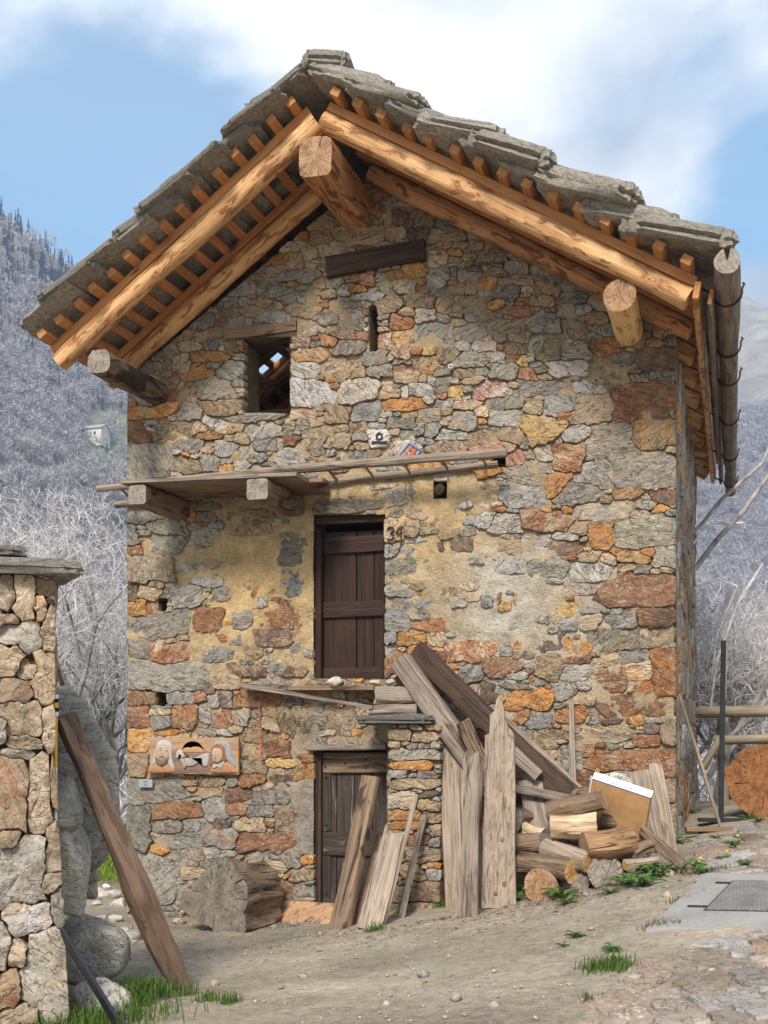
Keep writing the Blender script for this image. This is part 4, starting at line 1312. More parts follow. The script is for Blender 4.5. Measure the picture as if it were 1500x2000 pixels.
def keep(o, par):
    """parent without moving"""
    mw = o.matrix_world.copy() if o.matrix_world != Matrix() else o.matrix_basis.copy()
    o.parent = par
    o.matrix_parent_inverse = Matrix.Translation(-par.location)
    return o


A0, A1 = bp(190, 955, -.40), bp(990, 884, -.36)
A0.z = A0.z + .0
B0, B1 = bp(560, 950, -.06), bp(972, 906, -.04)
B0 = B1 + (B0 - B1) * 1.9
keep(timber('rail', A0, A1, .036, .042, M['gray'], None, M['endgray'], n=12, segs=30, rough=.010, bend=.012), lad)
keep(timber('rail', B0, B1, .034, .036, M['gray'], None, M['endgray'], n=12, segs=30, rough=.010), lad)
for k in range(11):
    t_ = .06 + k * .088
    pa_ = A1.lerp(A0, t_); 
    tb = (pa_.x - B1.x) / (B0.x - B1.x)
    pb_ = B1.lerp(B0, min(max(tb, 0.02), 1))
    pb_ = Vector((pa_.x, pb_.y, pb_.z))
    keep(timber('rung', pa_, pb_, .013, .015, M['gray'], None, n=8, segs=4, rough=.002), lad)

# ------------------------------------------------------------------ carved plaque
PLY = -.075
pc = bp(380, 1475, PLY)
plq = empty('carved_plaque', (pc.x, PLY, bp(380, 1512, PLY).z), label='carved and painted wooden plaque with two faces and a cradle on the wall', cat='plaque')


def pq(zx, zy):
    return 280 + zx / 7.5, 1420 + zy / 7.5


def painted(c, var=.18):
    return plain('carved_paint', c, .75, 0, var, 30, .25)


M['pl_board'] = wood_mat('plaque_board', (.24, .135, .07), (.38, .24, .135), None, 0, 10, .7, .25, .2)
M['pl_plank'] = wood_mat('plaque_dark_plank', (.13, .075, .055), (.24, .15, .115), None, 0, 24, .7, .4, .4)
P_SK = painted((.38, .25, .165)); P_CL = painted((.36, .325, .29)); P_BE = painted((.15, .12, .095), .4); P_OR = painted((.34, .17, .085)); P_HA = painted((.22, .10, .05), .35)
P_VE = painted((.24, .25, .25)); P_DK = painted((.075, .04, .022)); P_LI = painted((.42, .19, .13)); P_BR = painted((.40, .22, .10))


def relief(name, pts, base, h, mat, rings=(1.0, .93, .72, .4), prof=(0, .55, .9, 1.0), zoom=True):
    """a carved, rounded form raised from the board; pts in plaque picture units"""
    Y0 = PLY - base
    P = []
    n_ = len(pts)
    for i in range(n_):                       # closed Catmull-Rom for soft outlines
        p0, p1, p2, p3 = [np.array(pts[(i + k - 1) % n_], float) for k in range(4)]
        for t in (0, .33, .66):
            P.append(.5 * ((2 * p1) + (-p0 + p2) * t + (2 * p0 - 5 * p1 + 4 * p2 - p3) * t * t + (-p0 + 3 * p1 - 3 * p2 + p3) * t ** 3))
    P = np.array(P); c = P.mean(0); n_ = len(P)
    V, F = [], []
    for r, f in zip(rings, prof):
        for q in P:
            z = c + (q - c) * r
            w_ = bp(*pq(z[0], z[1]), PLY)
            V.append((w_.x, Y0 - h * f, w_.z))
    w_ = bp(*pq(c[0], c[1]), PLY); V.append((w_.x, Y0 - h, w_.z))
    for i in range(len(rings) - 1):
        for k in range(n_):
            F.append((i * n_ + k, (i + 1) * n_ + k, (i + 1) * n_ + (k + 1) % n_, i * n_ + (k + 1) % n_))
    l = (len(rings) - 1) * n_
    for k in range(n_): F.append((l + k, len(V) - 1, l + (k + 1) % n_))
    return keep(obj(name, mesh(name, V, F, mat, None, True, 60)), plq)


a_, b2 = bp(*pq(100, 415), PLY), bp(*pq(1400, 415), PLY)
hz_ = (bp(*pq(700, 155), PLY).z - bp(*pq(700, 680), PLY).z) / 2
keep(box_between('board', (a_.x, PLY + .01, a_.z), (b2.x, PLY + .01, a_.z), .022, hz_, M['pl_board'], None, sq=24, n=16), plq)
relief('plank_ground', [(430, 330), (700, 330), (1000, 370), (1000, 660), (700, 670), (430, 660)], .012, .004, M['pl_plank'], (1, .97, .5), (0, 1, 1))
relief('niche', [(580, 370), (590, 290), (640, 230), (730, 205), (820, 225), (880, 290), (905, 370), (750, 372)], .014, .003, P_DK, (1, .96, .5), (0, 1, 1))
relief('niche_rim', [(572, 372), (582, 285), (632, 218), (730, 192), (830, 212), (893, 282), (918, 372), (903, 372), (878, 290), (820, 227), (730, 207), (642, 232), (592, 292), (585, 372)], .014, .006, M['pl_board'], (1, .99), (0, 1))
relief('far_hills', [(580, 370), (600, 310), (660, 295), (710, 302), (760, 285), (830, 290), (880, 320), (900, 372), (740, 374)], .017, .006, P_BR)
relief('head_scarf', [(120, 560), (165, 400), (200, 270), (225, 215), (300, 190), (380, 200), (425, 260), (430, 330), (430, 450), (470, 640), (380, 560), (300, 590), (190, 560)], .012, .022, P_CL)
relief('shoulders', [(85, 670), (90, 590), (140, 555), (220, 540), (300, 585), (380, 545), (440, 570), (465, 660), (300, 675)], .016, .022, P_OR)
relief('face', [(200, 420), (215, 330), (250, 285), (310, 272), (370, 290), (395, 350), (395, 430), (370, 500), (300, 540), (235, 510)], .03, .02, P_SK)
relief('beard', [(195, 430), (235, 455), (285, 440), (340, 450), (392, 430), (385, 500), (340, 550), (280, 572), (225, 545), (200, 490)], .038, .016, P_BE)
relief('nose', [(285, 350), (300, 345), (315, 355), (322, 420), (300, 435), (272, 425)], .048, .014, P_SK)
relief('mouth', [(250, 462), (295, 455), (340, 468), (295, 480)], .052, .005, P_LI)
for x in (285, 370): relief('eye', [(x - 12, 345), (x, 336), (x + 12, 347), (x, 356)], .048, .004, P_DK)
relief('brow', [(262, 322), (290, 308), (312, 318), (290, 318)], .047, .005, P_BE)
relief('moustache', [(245, 440), (295, 428), (350, 442), (300, 450)], .05, .006, P_BE)
relief('cradle_cloth', [(490, 440), (495, 370), (540, 325), (580, 350), (640, 420), (720, 440), (810, 430), (900, 390), (975, 385), (980, 420), (960, 560), (910, 570), (890, 450), (830, 520), (740, 570), (650, 570), (580, 530), (550, 440), (530, 390), (510, 440)], .016, .02, P_CL, (1, .97, .9), (0, .7, 1.0))
relief('infant_head', [(575, 430), (585, 400), (605, 393), (628, 402), (635, 430), (625, 455), (600, 462), (580, 450)], .036, .016, P_SK)
relief('infant_arm', [(585, 470), (620, 460), (630, 510), (645, 570), (635, 600), (612, 590), (600, 530)], .034, .014, P_SK)
relief('veil', [(990, 310), (1030, 250), (1100, 205), (1190, 200), (1260, 250), (1300, 340), (1320, 430), (1370, 590), (1300, 560), (1240, 480), (1180, 300), (1080, 260)], .012, .02, P_VE)
relief('shoulders', [(995, 665), (1010, 600), (1050, 540), (1150, 520), (1260, 520), (1330, 560), (1375, 640), (1380, 670), (1200, 678)], .016, .02, P_OR)
relief('hair', [(990, 560), (1000, 420), (1005, 310), (1060, 250), (1140, 235), (1210, 280), (1235, 380), (1240, 480), (1200, 520), (1150, 420), (1040, 560)], .02, .022, P_HA)
relief('face', [(1020, 420), (1025, 340), (1060, 305), (1120, 300), (1170, 330), (1185, 400), (1180, 460), (1140, 515), (1090, 530), (1045, 500)], .034, .02, P_SK)
relief('collar', [(1020, 580), (1060, 535), (1110, 545), (1190, 500), (1205, 530), (1160, 610), (1110, 575), (1060, 610)], .034, .012, P_CL)
relief('nose', [(1072, 400), (1088, 395), (1095, 450), (1082, 462), (1066, 452)], .052, .012, P_SK)
relief('mouth', [(1060, 488), (1082, 482), (1105, 488), (1082, 496)], .053, .004, P_LI)
for x in (1042, 1118): relief('eye', [(x - 12, 405), (x, 397), (x + 12, 406), (x, 412)], .05, .004, P_DK)

# small name plate below the plaque
p0, p1 = bp(271, 1522, -.06), bp(298, 1538, -.06)
npl = empty('name_plate', ((p0.x + p1.x) / 2, -.06, p1.z), label='small grey engraved name plate on the wall below the carved plaque', cat='plate')
keep(box_between('plate', (p0.x, -.06, (p0.z + p1.z) / 2), (p1.x, -.06, (p0.z + p1.z) / 2), .004, (p0.z - p1.z) / 2, M['plate'], None, sq=30, rough=0), npl)
for zz, w_, th_ in ((1526.8, 4.4, .0035), (1531.4, 3.8, .0022), (1533.8, 3.4, .0022)):
    c_ = bp(284.3, zz, -.066)
    rl = random.Random(int(zz)); x = c_.x - w_ * .0055
    while x < c_.x + w_ * .0055:
        wl = rl.uniform(.004, .007)
        keep(box_between('engraved_letter', (x, -.065, c_.z), (x + wl * .75, -.065, c_.z), .0012, th_, M['inkblack'], None, n=4, sq=30, rough=0, segs=1), npl)
        x += wl

# red cord hanging from the wall
pts = [bp(506, 1372, -.075), bp(507, 1392, -.075), bp(506.6, 1420, -.075), bp(508, 1450, -.075), bp(508, 1470, -.075), bp(510.5, 1474, -.085), bp(507.5, 1476, -.085), bp(509, 1482, -.075)]
V, F = [], []
for i, p in enumerate(pts):
    for k in range(6):
        V.append((p.x + .0065 * math.cos(k * 1.047), p.y + .0065 * math.sin(k * 1.047), p.z + .002 * math.sin(k * 2.1)))
for i in range(len(pts) - 1):
    for k in range(6): F.append((i * 6 + k, i * 6 + (k + 1) % 6, i * 6 + 6 + (k + 1) % 6, i * 6 + 6 + k))
obj('cord', mesh('cord', V, F, M['redcord']), label='short red cord hanging down the stone wall', cat='cord')

# ------------------------------------------------------------------ timber leaning and lying in front of the house
def lean(name, top, foot, w, th, mat, dy, endmat=None, label='', cat='plank', up=(0, -1, 0), sink=.03, roll=0.0, **kw):
    """a board standing on the ground at photo position foot and leaning back by dy at its top"""
    f = gp(*foot)
    t_ = bp(top[0], top[1], f.y + dy)
    f = f - (t_ - f).normalized() * sink
    dpt = (Vector((0, f.y, 0)) - Vector((0, EYE.y, 0))).y
    sc = (dpt * CS + .29 * (EYE.x - f.x)) / FPX
    ax = (t_ - f).normalized()
    if roll:
        up = Matrix.Rotation(roll, 3, ax) @ Vector(up)
    kw.setdefault('sq', 9); kw.setdefault('n', 16); kw.setdefault('segs', 22); kw.setdefault('rough', .012)
    rgq = random.Random(label)
    kw.setdefault('bend', rgq.uniform(-.014, .014)); kw.setdefault('twist', rgq.uniform(-.3, .3))
    return timber(name, f, t_, w * sc / 2, th, mat, None, endmat or mat, up=up, label=label, cat=cat, **kw)


G1 = 'old boards leaning against the front of the house'
lean('plank', (724, 1517), (664, 1812), 46, .055, M['brown'], .40, M['endgray'], 'thick dark brown beam leaning across the lower door', 'beam', taper=.82, roll=-.5, sq=6)
lean('plank', (768, 1628), (722, 1813), 50, .022, M['tanw'], .35, None, 'short splintered board leaning beside the dark beam at the lower door', group=G1, jag=(.02, .07), taper=.8, rough=.012)
lean('plank', (745, 1640), (700, 1805), 30, .02, M['brown'], .40, None, 'narrow dark board between the thick beam and the splintered board', group=G1, jag=(.02, .06), taper=.8)
lean('pole', (815, 1552), (747, 1808), 10.5, .024, M['tanw'], .50, None, 'straight thin round pole leaning on the stone pier', 'pole', n=10, sq=2)
lean('pole', (829, 1592), (785, 1793), 14, .018, M['gray'], .38, None, 'crooked narrow stick leaning low on the stone pier', 'stick', sq=4, n=10, rough=.012)
lean('plank', (868, 1448), (884, 1772), 26, .02, M['tanw'], .24, None, 'narrow tan plank, leftmost of the tall planks by the pier', group=G1, jag=(.01, .06), taper=.85, rough=.008)
lean('plank', (893, 1436), (901, 1770), 34, .02, M['tanw'], .28, None, 'tan split plank with a jagged top behind the grey knotty one', group=G1, jag=(.01, .035), taper=1.05)
lean('plank', (923, 1470), (917, 1790), 36, .026, M['gray'], .22, None, 'grey weathered plank with a knot hole near its foot', group=G1, jag=(.01, .03), taper=1.02)
lean('plank', (934, 1478), (938, 1775), 12, .02, M['brown'], .22, None, 'dark sliver of board squeezed beside the widest plank', group=G1, jag=(.01, .03))
# widest plank with a broken, pointed top
f = gp(973, 1773)
def wide_plank():
    Yt = f.y + .30
    px_out = [(940, 1774), (1008, 1772), (1005, 1660), (1006, 1560), (1004, 1440), (1000, 1428), (992, 1420), (985, 1405), (983, 1380), (978, 1362), (973, 1360), (969, 1368), (966, 1388), (957, 1396), (956, 1432), (947, 1436), (946, 1560), (943, 1660)]
    V, F = [], []
    for s_ in (0, 1):
        for x, y in px_out:
            k = (1774 - y) / 414.
            p = bp(x, y, f.y + .22 * k)
            V.append(p + Vector((0, .038 * s_, 0)))
    n_ = len(px_out)
    bm = bmesh.new()
    vs = [bm.verts.new(v) for v in V]
    bm.faces.new(vs[:n_]); bm.faces.new(vs[n_:][::-1])
    for k in range(n_):
        bm.faces.new((vs[k], vs[n_ + k], vs[n_ + (k + 1) % n_], vs[(k + 1) % n_]))
    bmesh.ops.recalc_face_normals(bm, faces=bm.faces)
    # local frame: x along the plank
    Mw = Matrix.Translation(f) @ Matrix.Rotation(-math.pi / 2, 4, 'Y')
    bmesh.ops.transform(bm, matrix=Mw.inverted(), verts=bm.verts)
    me = bpy.data.meshes.new('plank'); bm.to_mesh(me); bm.free(); me.materials.append(M['tanw'])
    wp_ = obj('plank', me, None, Mw, label='widest pale plank with a broken pointed top in front of the wood pile', cat='plank', group=G1)


wide_plank()


def knot(plank, px, py, Y, rx, rz, mat, name):
    p = bp(px, py, Y)
    Vk, Fk = ico_lo(2)
    o = obj(name, mesh(name, Vk * np.array([rx, .010, rz]), Fk, mat), None, Matrix.Translation(p))
    o.parent = plank
    o.matrix_parent_inverse = plank.matrix_basis.inverted()


for o_k in list(bpy.data.objects):
    lb_ = o_k.get('label', '')
    if lb_.startswith('widest pale'):
        for kx, ky in ((985, 1727), (981, 1640), (968, 1745)):
            knot(o_k, kx, ky, f.y + .22 * (1774 - ky) / 414. - .001, .022, .026, M['brown'], 'knot')
    if lb_.startswith('grey weathered plank'):
        fk = gp(917, 1790)
        knot(o_k, 916, 1716, fk.y + .02, .028, .055, M['black'], 'knot_hole')
# long beams lying slantwise from the landing to the pile
def beam2(name, a, ya, b_, yb, w, h, mat, label, cat='beam', **kw):
    kw.setdefault('sq', 7); kw.setdefault('n', 16); kw.setdefault('segs', 24); kw.setdefault('rough', .016)
    return timber(name, bp(a[0], a[1], ya), bp(b_[0], b_[1], yb), w, h, mat, None, M['endgray'], label=label, cat=cat, **kw)


beam2('beam', (782, 1290), -.36, (965, 1545), -.40, .10, .11, M['gray'], 'thick grey beam sloping down from the landing slab', jag=(.02, .02))
beam2('beam', (812, 1272), -.18, (1150, 1592), -.42, .085, .105, M['dark'], 'longest dark beam sloping along the wall behind the planks', jag=(.02, .02))
beam2('beam', (778, 1320), -.30, (1010, 1560), -.44, .05, .06, M['dark'], 'thin dark beam under the two sloping beams')
beam2('beam', (905, 1408), -.56, (955, 1520), -.52, .085, .075, M['brown'], 'short dark beam stub standing behind the jagged planks', jag=(.01, .01))
beam2('pole', (982, 1400), -.22, (1165, 1568), -.46, .026, .026, M['gray'], 'long grey pole lying on top of the sloping dark beam', 'pole', sq=2, n=10, rough=.006)
beam2('plank', (1000, 1468), -.50, (1052, 1516), -.52, .02, .05, M['gray'], 'short grey board lying below the sloping dark beam', 'plank')
beam2('plank', (925, 1525), -.62, (1112, 1560), -.55, .03, .035, M['gray'], 'grey rail lying level behind the upright planks', 'plank')
lean('plank', (1116, 1372), (1119, 1725), 19, .012, M['gray'], .62, None, 'tall thin grey slat standing upright behind the logs', taper=.45, jag=(.01, .03), sink=-.5)
lean('pole', (1087, 1462), (1060, 1725), 10, .012, M['tanw'], .45, None, 'short reddish stick standing left of the grey slat', 'stick', taper=.5)
lean('plank', (1037, 1524), (1068, 1740), 50, .03, M['gray'], .45, None, 'broad square topped board leaning on the left end of the log pile', group=G1, roll=.25, sink=-.22)
lean('plank', (1018, 1560), (1050, 1745), 40, .03, M['dark'], .50, None, 'dark board behind the square topped board', group=G1)
lean('plank', (1248, 1508), (1285, 1680), 42, .03, M['gray'], .5, None, 'grey brown board leaning behind the cardboard tray', group=G1, taper=.95)
lean('plank', (1280, 1490), (1308, 1668), 32, .03, M['tanw'], .45, None, 'narrow rounded top board, the last one before the house corner', group=G1, taper=.9)
lean('plank', (1188, 1575), (1250, 1700), 48, .02, M['gray'], .38, None, 'blue grey board leaning between the logs and the tray', group=G1, roll=.15)
lean('plank', (1254, 1622), (1352, 1706), 24, .03, M['bark'], .55, None, 'bark edged slab sloping down to the weeds at the right end', 'plank', group=G1, rough=.014, sq=3.5)
# plywood lying by the lower door
f0, f1 = gp(548, 1800), gp(652, 1806)
t0, t1 = bp(556, 1763, f0.y + .30), bp(666, 1769, f1.y + .30)
V = [f0, f1, t1, t0]
V = V + [v + Vector((0, .012, .02)) for v in V]
Mw = Matrix.Translation(f0)
obj('board', mesh('board', [v - f0 for v in V], [(0, 1, 2, 3), (7, 6, 5, 4), (0, 4, 5, 1), (1, 5, 6, 2), (2, 6, 7, 3), (3, 7, 4, 0)], M['ply'], None, False), None, Mw, label='small stained plywood board lying at the foot of the lower door', cat='board')
# fallen stick on the sill
s0, s1 = bp(470, 1338, -.32), bp(728, 1382, -.52)
box_between('stick', s0, s1, .016, .020, M['gray'], None, label='long grey lath resting slanted on the sill board', cat='stick', segs=14, rough=.006)

# the big stump
p0, p1 = bp(420, 1730, -1.0), bp(500, 1758, -.30)
so_ = [(335, 1748), (342, 1716), (372, 1692), (402, 1668), (440, 1650), (472, 1664), (492, 1692), (503, 1722), (492, 1752), (500, 1788), (452, 1802), (402, 1788), (356, 1768)]
p0.z = gzf(p0.x, p0.y) + .335; p1.z = gzf(p1.x, p1.y) + .29
SP = []
rs_ = random.Random(5)
for k in range(len(so_)):
    (x0_, y0_), (x1_, y1_) = so_[k], so_[(k + 1) % len(so_)]
    for t_ in (0, .25, .5, .75):
        x_, y_ = x0_ + (x1_ - x0_) * t_, y0_ + (y1_ - y0_) * t_
        SP.append((-(x_ - 420) / 81. + rs_.uniform(-.025, .025), -(y_ - 1728) / 81. + rs_.uniform(-.025, .025)))
timber('stump', p0, p1, .42, .42, M['stump'], None, M['endstump'], prof=SP, segs=26, rough=.06, taper=.84, seed=91, sharp=60, jag=(.015, .05), label='large weathered tree stump lying on its side by the wall', cat='stump')

# firewood
GL = 'cut logs in the firewood pile'


def flog(a, ya, b_, yb, r, mat, endm, label, **kw):
    kw.setdefault('n', 20); kw.setdefault('segs', 14); kw.setdefault('rough', .034); kw.setdefault('jag', (.003, .004)); kw.setdefault('bend', random.Random(label).uniform(-.012, .012))
    return timber('log', bp(a[0], a[1], ya), bp(b_[0], b_[1], yb), r, r, mat, None, endm, sq=2, label=label, cat='log', group=GL, **kw)


flog((1072, 1585), -.85, (1180, 1562), -1.02, .085, M['bark'], M['end'], 'topmost bark covered log with an orange torn end', taper=1.25)
flog((1075, 1615), -1.10, (1166, 1612), -1.05, .118, M['barklt'], M['end'], 'pale barked log lying level near the top of the pile')
flog((1140, 1653), -1.22, (1232, 1641), -1.02, .128, M['barkor'], M['end'], 'thick orange brown log at the right of the pile', taper=1.12)
flog((1068, 1660), -1.05, (1150, 1684), -1.28, .10, M['tanw'], M['endyel'], 'smooth split log in the middle under the pale one')
flog((1014, 1684), -1.05, (1118, 1700), -1.32, .095, M['bark'], M['endyel'], 'long curved log with a clean sawn end at the lower left', bend=.01)
flog((1068, 1726), -1.02, (1058, 1730), -1.36, .145, M['bark'], M['end'], 'round log at the bottom showing its cracked reddish end', rough=.035)
flog((1175, 1700), -1.0, (1186, 1710), -1.36, .150, M['gray'], M['endgray'], 'knotty grey log at the bottom centre', rough=.05)
flog((1220, 1690), -1.25, (1285, 1682), -1.05, .080, M['tanw'], M['endyel'], 'split wedge of wood at the lower right of the pile', prof=[(-1, -.8), (1, -.9), (.9, .1), (.2, .8), (-.7, .3)])
flog((1105, 1732), -1.15, (1138, 1726), -1.30, .085, M['gray'], M['endgray'], 'small grey log end between the two bottom logs')
for k, (px, py, r_) in enumerate(((1020, 1600, .10), (1032, 1640, .11), (1018, 1680, .11), (1090, 1690, .12), (1160, 1670, .12), (1210, 1690, .12), (1240, 1660, .13), (1130, 1600, .11), (1190, 1600, .12))):
    flog((px - 18, py), -.70, (px + 20, py + 2), -.45 - .1 * (k % 3), r_, M['bark'], M['endgray'], ['dark log deep at the back of the pile left of the boards', 'dark gnarled log low behind the broad board', 'hidden dark log at the bottom left of the pile', 'log in shade behind the middle of the pile', 'shaded log behind the orange brown log', 'shaded log behind the split wedge', 'shaded log below the cardboard tray', 'shaded log behind the topmost log', 'shaded log behind the blue grey board'][k], rough=.04)
for (a_, ya, b_, yb, r_, m_, lb) in (((1008, 1650), -.92, (1062, 1644), -1.08, .085, 'bark', 'dark log between the broad board and the widest plank'), ((1118, 1702), -1.12, (1166, 1688), -1.26, .075, 'barkor', 'reddish split log between the curved log and the knotty one'),
                                    ((1236, 1668), -1.10, (1282, 1652), -.95, .075, 'bark', 'thin dark log right of the thick orange brown one'), ((1026, 1618), -.88, (1066, 1628), -1.02, .08, 'barklt', 'short pale log end tucked behind the broad board'), ((1120, 1560), -.72, (1150, 1552), -.62, .07, 'bark', 'dark log end showing above the topmost log')):
    flog(a_, ya, b_, yb, r_, M[m_], M['endgray'], lb)
p = bp(1190, 1524, -.25)
rock('stone_block', p, (.20, .10, .07), 921, PAL['l'][0], PAL['l'][1], label='pale rough stone block on the pile behind the tray', cat='stone', lo=3)

# cardboard tray standing on edge
tr = empty('cardboard_tray', bp(1200, 1610, -.78), label='brown cardboard fruit tray with white printed rim on the wood pile', cat='tray')
Pt, Qt, Rt = bp(1157, 1521, -.84), bp(1271, 1559, -.96), bp(1243, 1622, -.80)
Uv = (Qt - Pt); Wv = (Rt - Qt); Wv = Wv - Uv * (Wv.dot(Uv) / Uv.dot(Uv)); 
Nv = Uv.cross(Wv).normalized()
if Nv.y < 0: Nv = -Nv
# wall direction goes back and up from the bottom sheet
DP = .045
Nv2 = (Nv * .75 + Vector((0, .1, .55))).normalized(); Nv2 = Nv


def sheet(name, a, b_, c, d, mat, th=.004):
    nrm = (b_ - a).cross(d - a).normalized() * th
    V = [a, b_, c, d, a + nrm, b_ + nrm, c + nrm, d + nrm]
    return keep(obj(name, mesh(name, [tuple(v) for v in V], [(0, 1, 2, 3), (7, 6, 5, 4), (0, 4, 5, 1), (1, 5, 6, 2), (2, 6, 7, 3), (3, 7, 4, 0)], mat, None, False)), tr)


sheet('bottom', Pt, Qt, Qt + Wv * 1.25, Pt + Wv * 1.25, M['card'])
up_ = -Wv.normalized()
sheet('side', Pt + up_ * .004, Qt + up_ * .004, Qt + up_ * .010 + Nv * DP + up_ * .042, Pt + up_ * .010 + Nv * DP + up_ * .042, M['white'])
sheet('side', Pt - Uv.normalized() * .004, Pt + Wv * 1.25 - Uv.normalized() * .004, Pt + Wv * 1.25 - Uv.normalized() * .035 + Nv * DP, Pt - Uv.normalized() * .035 + Nv * DP, M['white'])
sheet('side', Qt, Qt + Nv * DP, Qt + Wv * 1.25 + Nv * DP, Qt + Wv * 1.25, M['card'])
sheet('edge_print', Pt - Nv * .001 - up_ * .0, Qt - Nv * .001, Qt - Nv * .001 - up_ * .007, Pt - Nv * .001 - up_ * .007, M['purple'], .0015)
for k, (t0_, t1_, m_) in enumerate(((.27, .30, 'tealink'), (.31, .42, 'tealink'), (.43, .46, 'tealink'), (.47, .53, 'tealink'), (.545, .57, 'tealink'), (.58, .67, 'tealink'), (.678, .70, 'tealink'), (.09, .105, 'purple'), (.145, .16, 'purple'), (.82, .835, 'purple'), (.875, .89, 'purple'))):
    e1 = up_ * .006 + (Nv * DP + up_ * .042) * .14; e2 = up_ * .006 + (Nv * DP + up_ * .042) * .84
    offn = Uv.cross(Nv * DP + up_ * .042).normalized()
    if offn.dot(up_) < 0: offn = -offn
    offn = offn * .003
    sheet('print_band', Pt + Uv * t0_ + e1 + offn, Pt + Uv * t1_ + e1 + offn, Pt + Uv * t1_ + e2 + offn, Pt + Uv * t0_ + e2 + offn, M[m_], .001)
for t0_ in (.32, .345, .37, .395, .48, .50, .585, .61, .635, .655):
    sheet('print_letter', Pt + Uv * t0_ + e1 * 1.15 + offn * 1.6, Pt + Uv * (t0_ + .013) + e1 * 1.15 + offn * 1.6, Pt + Uv * (t0_ + .013) + e2 * .93 + offn * 1.6, Pt + Uv * t0_ + e2 * .93 + offn * 1.6, M['green'] if int(t0_ * 1000) % 2 else M['white'], .0008)
for t_, s_ in ((.0, 1), (.90, 1)):
    a_ = Pt + Uv * t_ + Nv * DP + up_ * .045
    sheet('corner_tab', a_, a_ + Uv * .08, a_ + Uv * .07 + up_ * .045, a_ + Uv * .02 + up_ * .06, M['yellow'] if False else M['card'])

# ------------------------------------------------------------------ right of the house
br_f = gp(1409, 1628); br_t = Vector((XR + .03, .10, bp(1328, 1356, .05).z))
brm = empty('broom', br_f, label='old wide broom leaning against the right corner of the house', cat='broom')
keep(timber('handle', br_f + Vector((0, 0, .04)), br_t, .017, .017, M['tanw'], None, n=10, segs=16, rough=.004), brm)
hx = Vector((CS, SN, 0)).normalized()
keep(box_between('head', br_f - hx * .36 + Vector((0, 0, .045)), br_f + hx * .10 + Vector((0, 0, .045)), .05, .022, M['brown'], None, rough=.004), brm)
bv, bf = [], []
rb_ = random.Random(4)
for k in range(420):
    c_ = br_f + hx * rb_.uniform(-.36, .10) + Vector((-SN, CS, 0)) * rb_.uniform(-.045, .045)
    b0 = len(bv); dx_ = rb_.uniform(-.01, .01)
    bv += [(c_.x - .004, c_.y, c_.z + .03), (c_.x + .004, c_.y, c_.z + .03), (c_.x + dx_, c_.y + dx_ - .005, c_.z - .012)]
    bf.append((b0, b0 + 1, b0 + 2))
keep(obj('bristles', mesh('bristles', bv, bf, M['dark'], None, False)), brm)

pf = gp(1408, 1602)
post = empty('sign_post', pf, label='black steel sign post seen edge on beside the big log', cat='sign post')
pt_ = bp(1419, 1251, pf.y)
keep(box_between('pole', pf - Vector((0, 0, .05)), Vector((pf.x + .03, pf.y, pt_.z)), .030, .030, M['postm'], None, rough=0, up=(0, 1, 0)), post)
zb_ = bp(1417, 1365, pf.y).z
keep(box_between('sign_plate', Vector((pf.x + .045, pf.y + .12, zb_)), Vector((pf.x + .062, pf.y + .12, pt_.z - .01)), .012, .14, M['plate'], None, rough=0, up=(0, 1, 0)), post)
fp = gp(1408, 1607)
obj('metal_plate', mesh('metal_plate', [(x, y, z) for z in (0, .03) for x, y in ((-.26, -.1), (.28, -.1), (.26, .12), (-.24, .12))], [(0, 3, 2, 1), (4, 5, 6, 7), (0, 1, 5, 4), (1, 2, 6, 5), (2, 3, 7, 6), (3, 0, 4, 7)], M['postm'], None, False), None, Matrix.Translation(fp + Vector((0, 0, .01))) @ Matrix.Rotation(.2, 4, 'Z'), label='dark flat metal strip lying on the path behind the broom', cat='plate')

lf = gp(1480, 1598)
lr = .45
ax_ = Vector((.35, 1, 0)).normalized()
c0 = lf + Vector((.08, 0, lr - .03))
LP = [((1 + .05 * math.sin(3 * a_ + 1) + .03 * math.sin(7 * a_)) * math.cos(a_), (1 + .05 * math.sin(3 * a_ + 1) + .03 * math.sin(7 * a_)) * math.sin(a_)) for a_ in [2 * math.pi * k / 44 for k in range(44)]]
timber('tree_trunk', c0, c0 + ax_ * 1.7, lr, lr, M['gray'], None, M['endor'], prof=LP, segs=16, rough=.03, seed=95, sharp=50, label='huge sawn log with an orange cut face at the right edge', cat='log')
fr = empty('rail_fence', gp(1440, 1590) + Vector((0, 3.5, 0)), label='round wooden rail fence behind the big log', cat='fence')
r0, r1 = bpd(1362, 1391, 15.0), bpd(1600, 1388, 14.0)
keep(timber('rail', r0, r1, .075, .075, M['rail'], None, M['endgray'], n=14, segs=12, rough=.008), fr)
r2, r3 = bpd(1396, 1446, 14.8), bpd(1600, 1440, 14.0)
keep(timber('rail', r2, r3, .06, .06, M['rail'], None, M['endgray'], n=14, segs=12, rough=.008), fr)
for px in (1412, 1590):
    b_ = bpd(px, 1378, 14.95)
    keep(timber('post', (b_.x, b_.y + .1, gzf(b_.x, b_.y) - .6), (b_.x, b_.y + .1, b_.z), .07, .07, M['rail'], None, M['endgray'], n=12, segs=6), fr)
bb0, bb1 = bpd(1372, 1500, 14.6), bpd(1404, 1446, 14.7)
keep(timber('brace', bb0, bb1, .05, .05, M['rail'], None, M['endgray'], n=12, segs=6), fr)

# ------------------------------------------------------------------ left foreground: pillar, boulders, leaning beam
PD = 6.9                                       # the pillar face stands square to the path, about 7 m off
pn = Vector((math.sin(TH + .30), -math.cos(TH + .30), 0))      # face normal
pr_ = Vector((math.cos(TH + .30), math.sin(TH + .30), 0))      # to the right along the face
pO = bpd(60, 1500, PD)


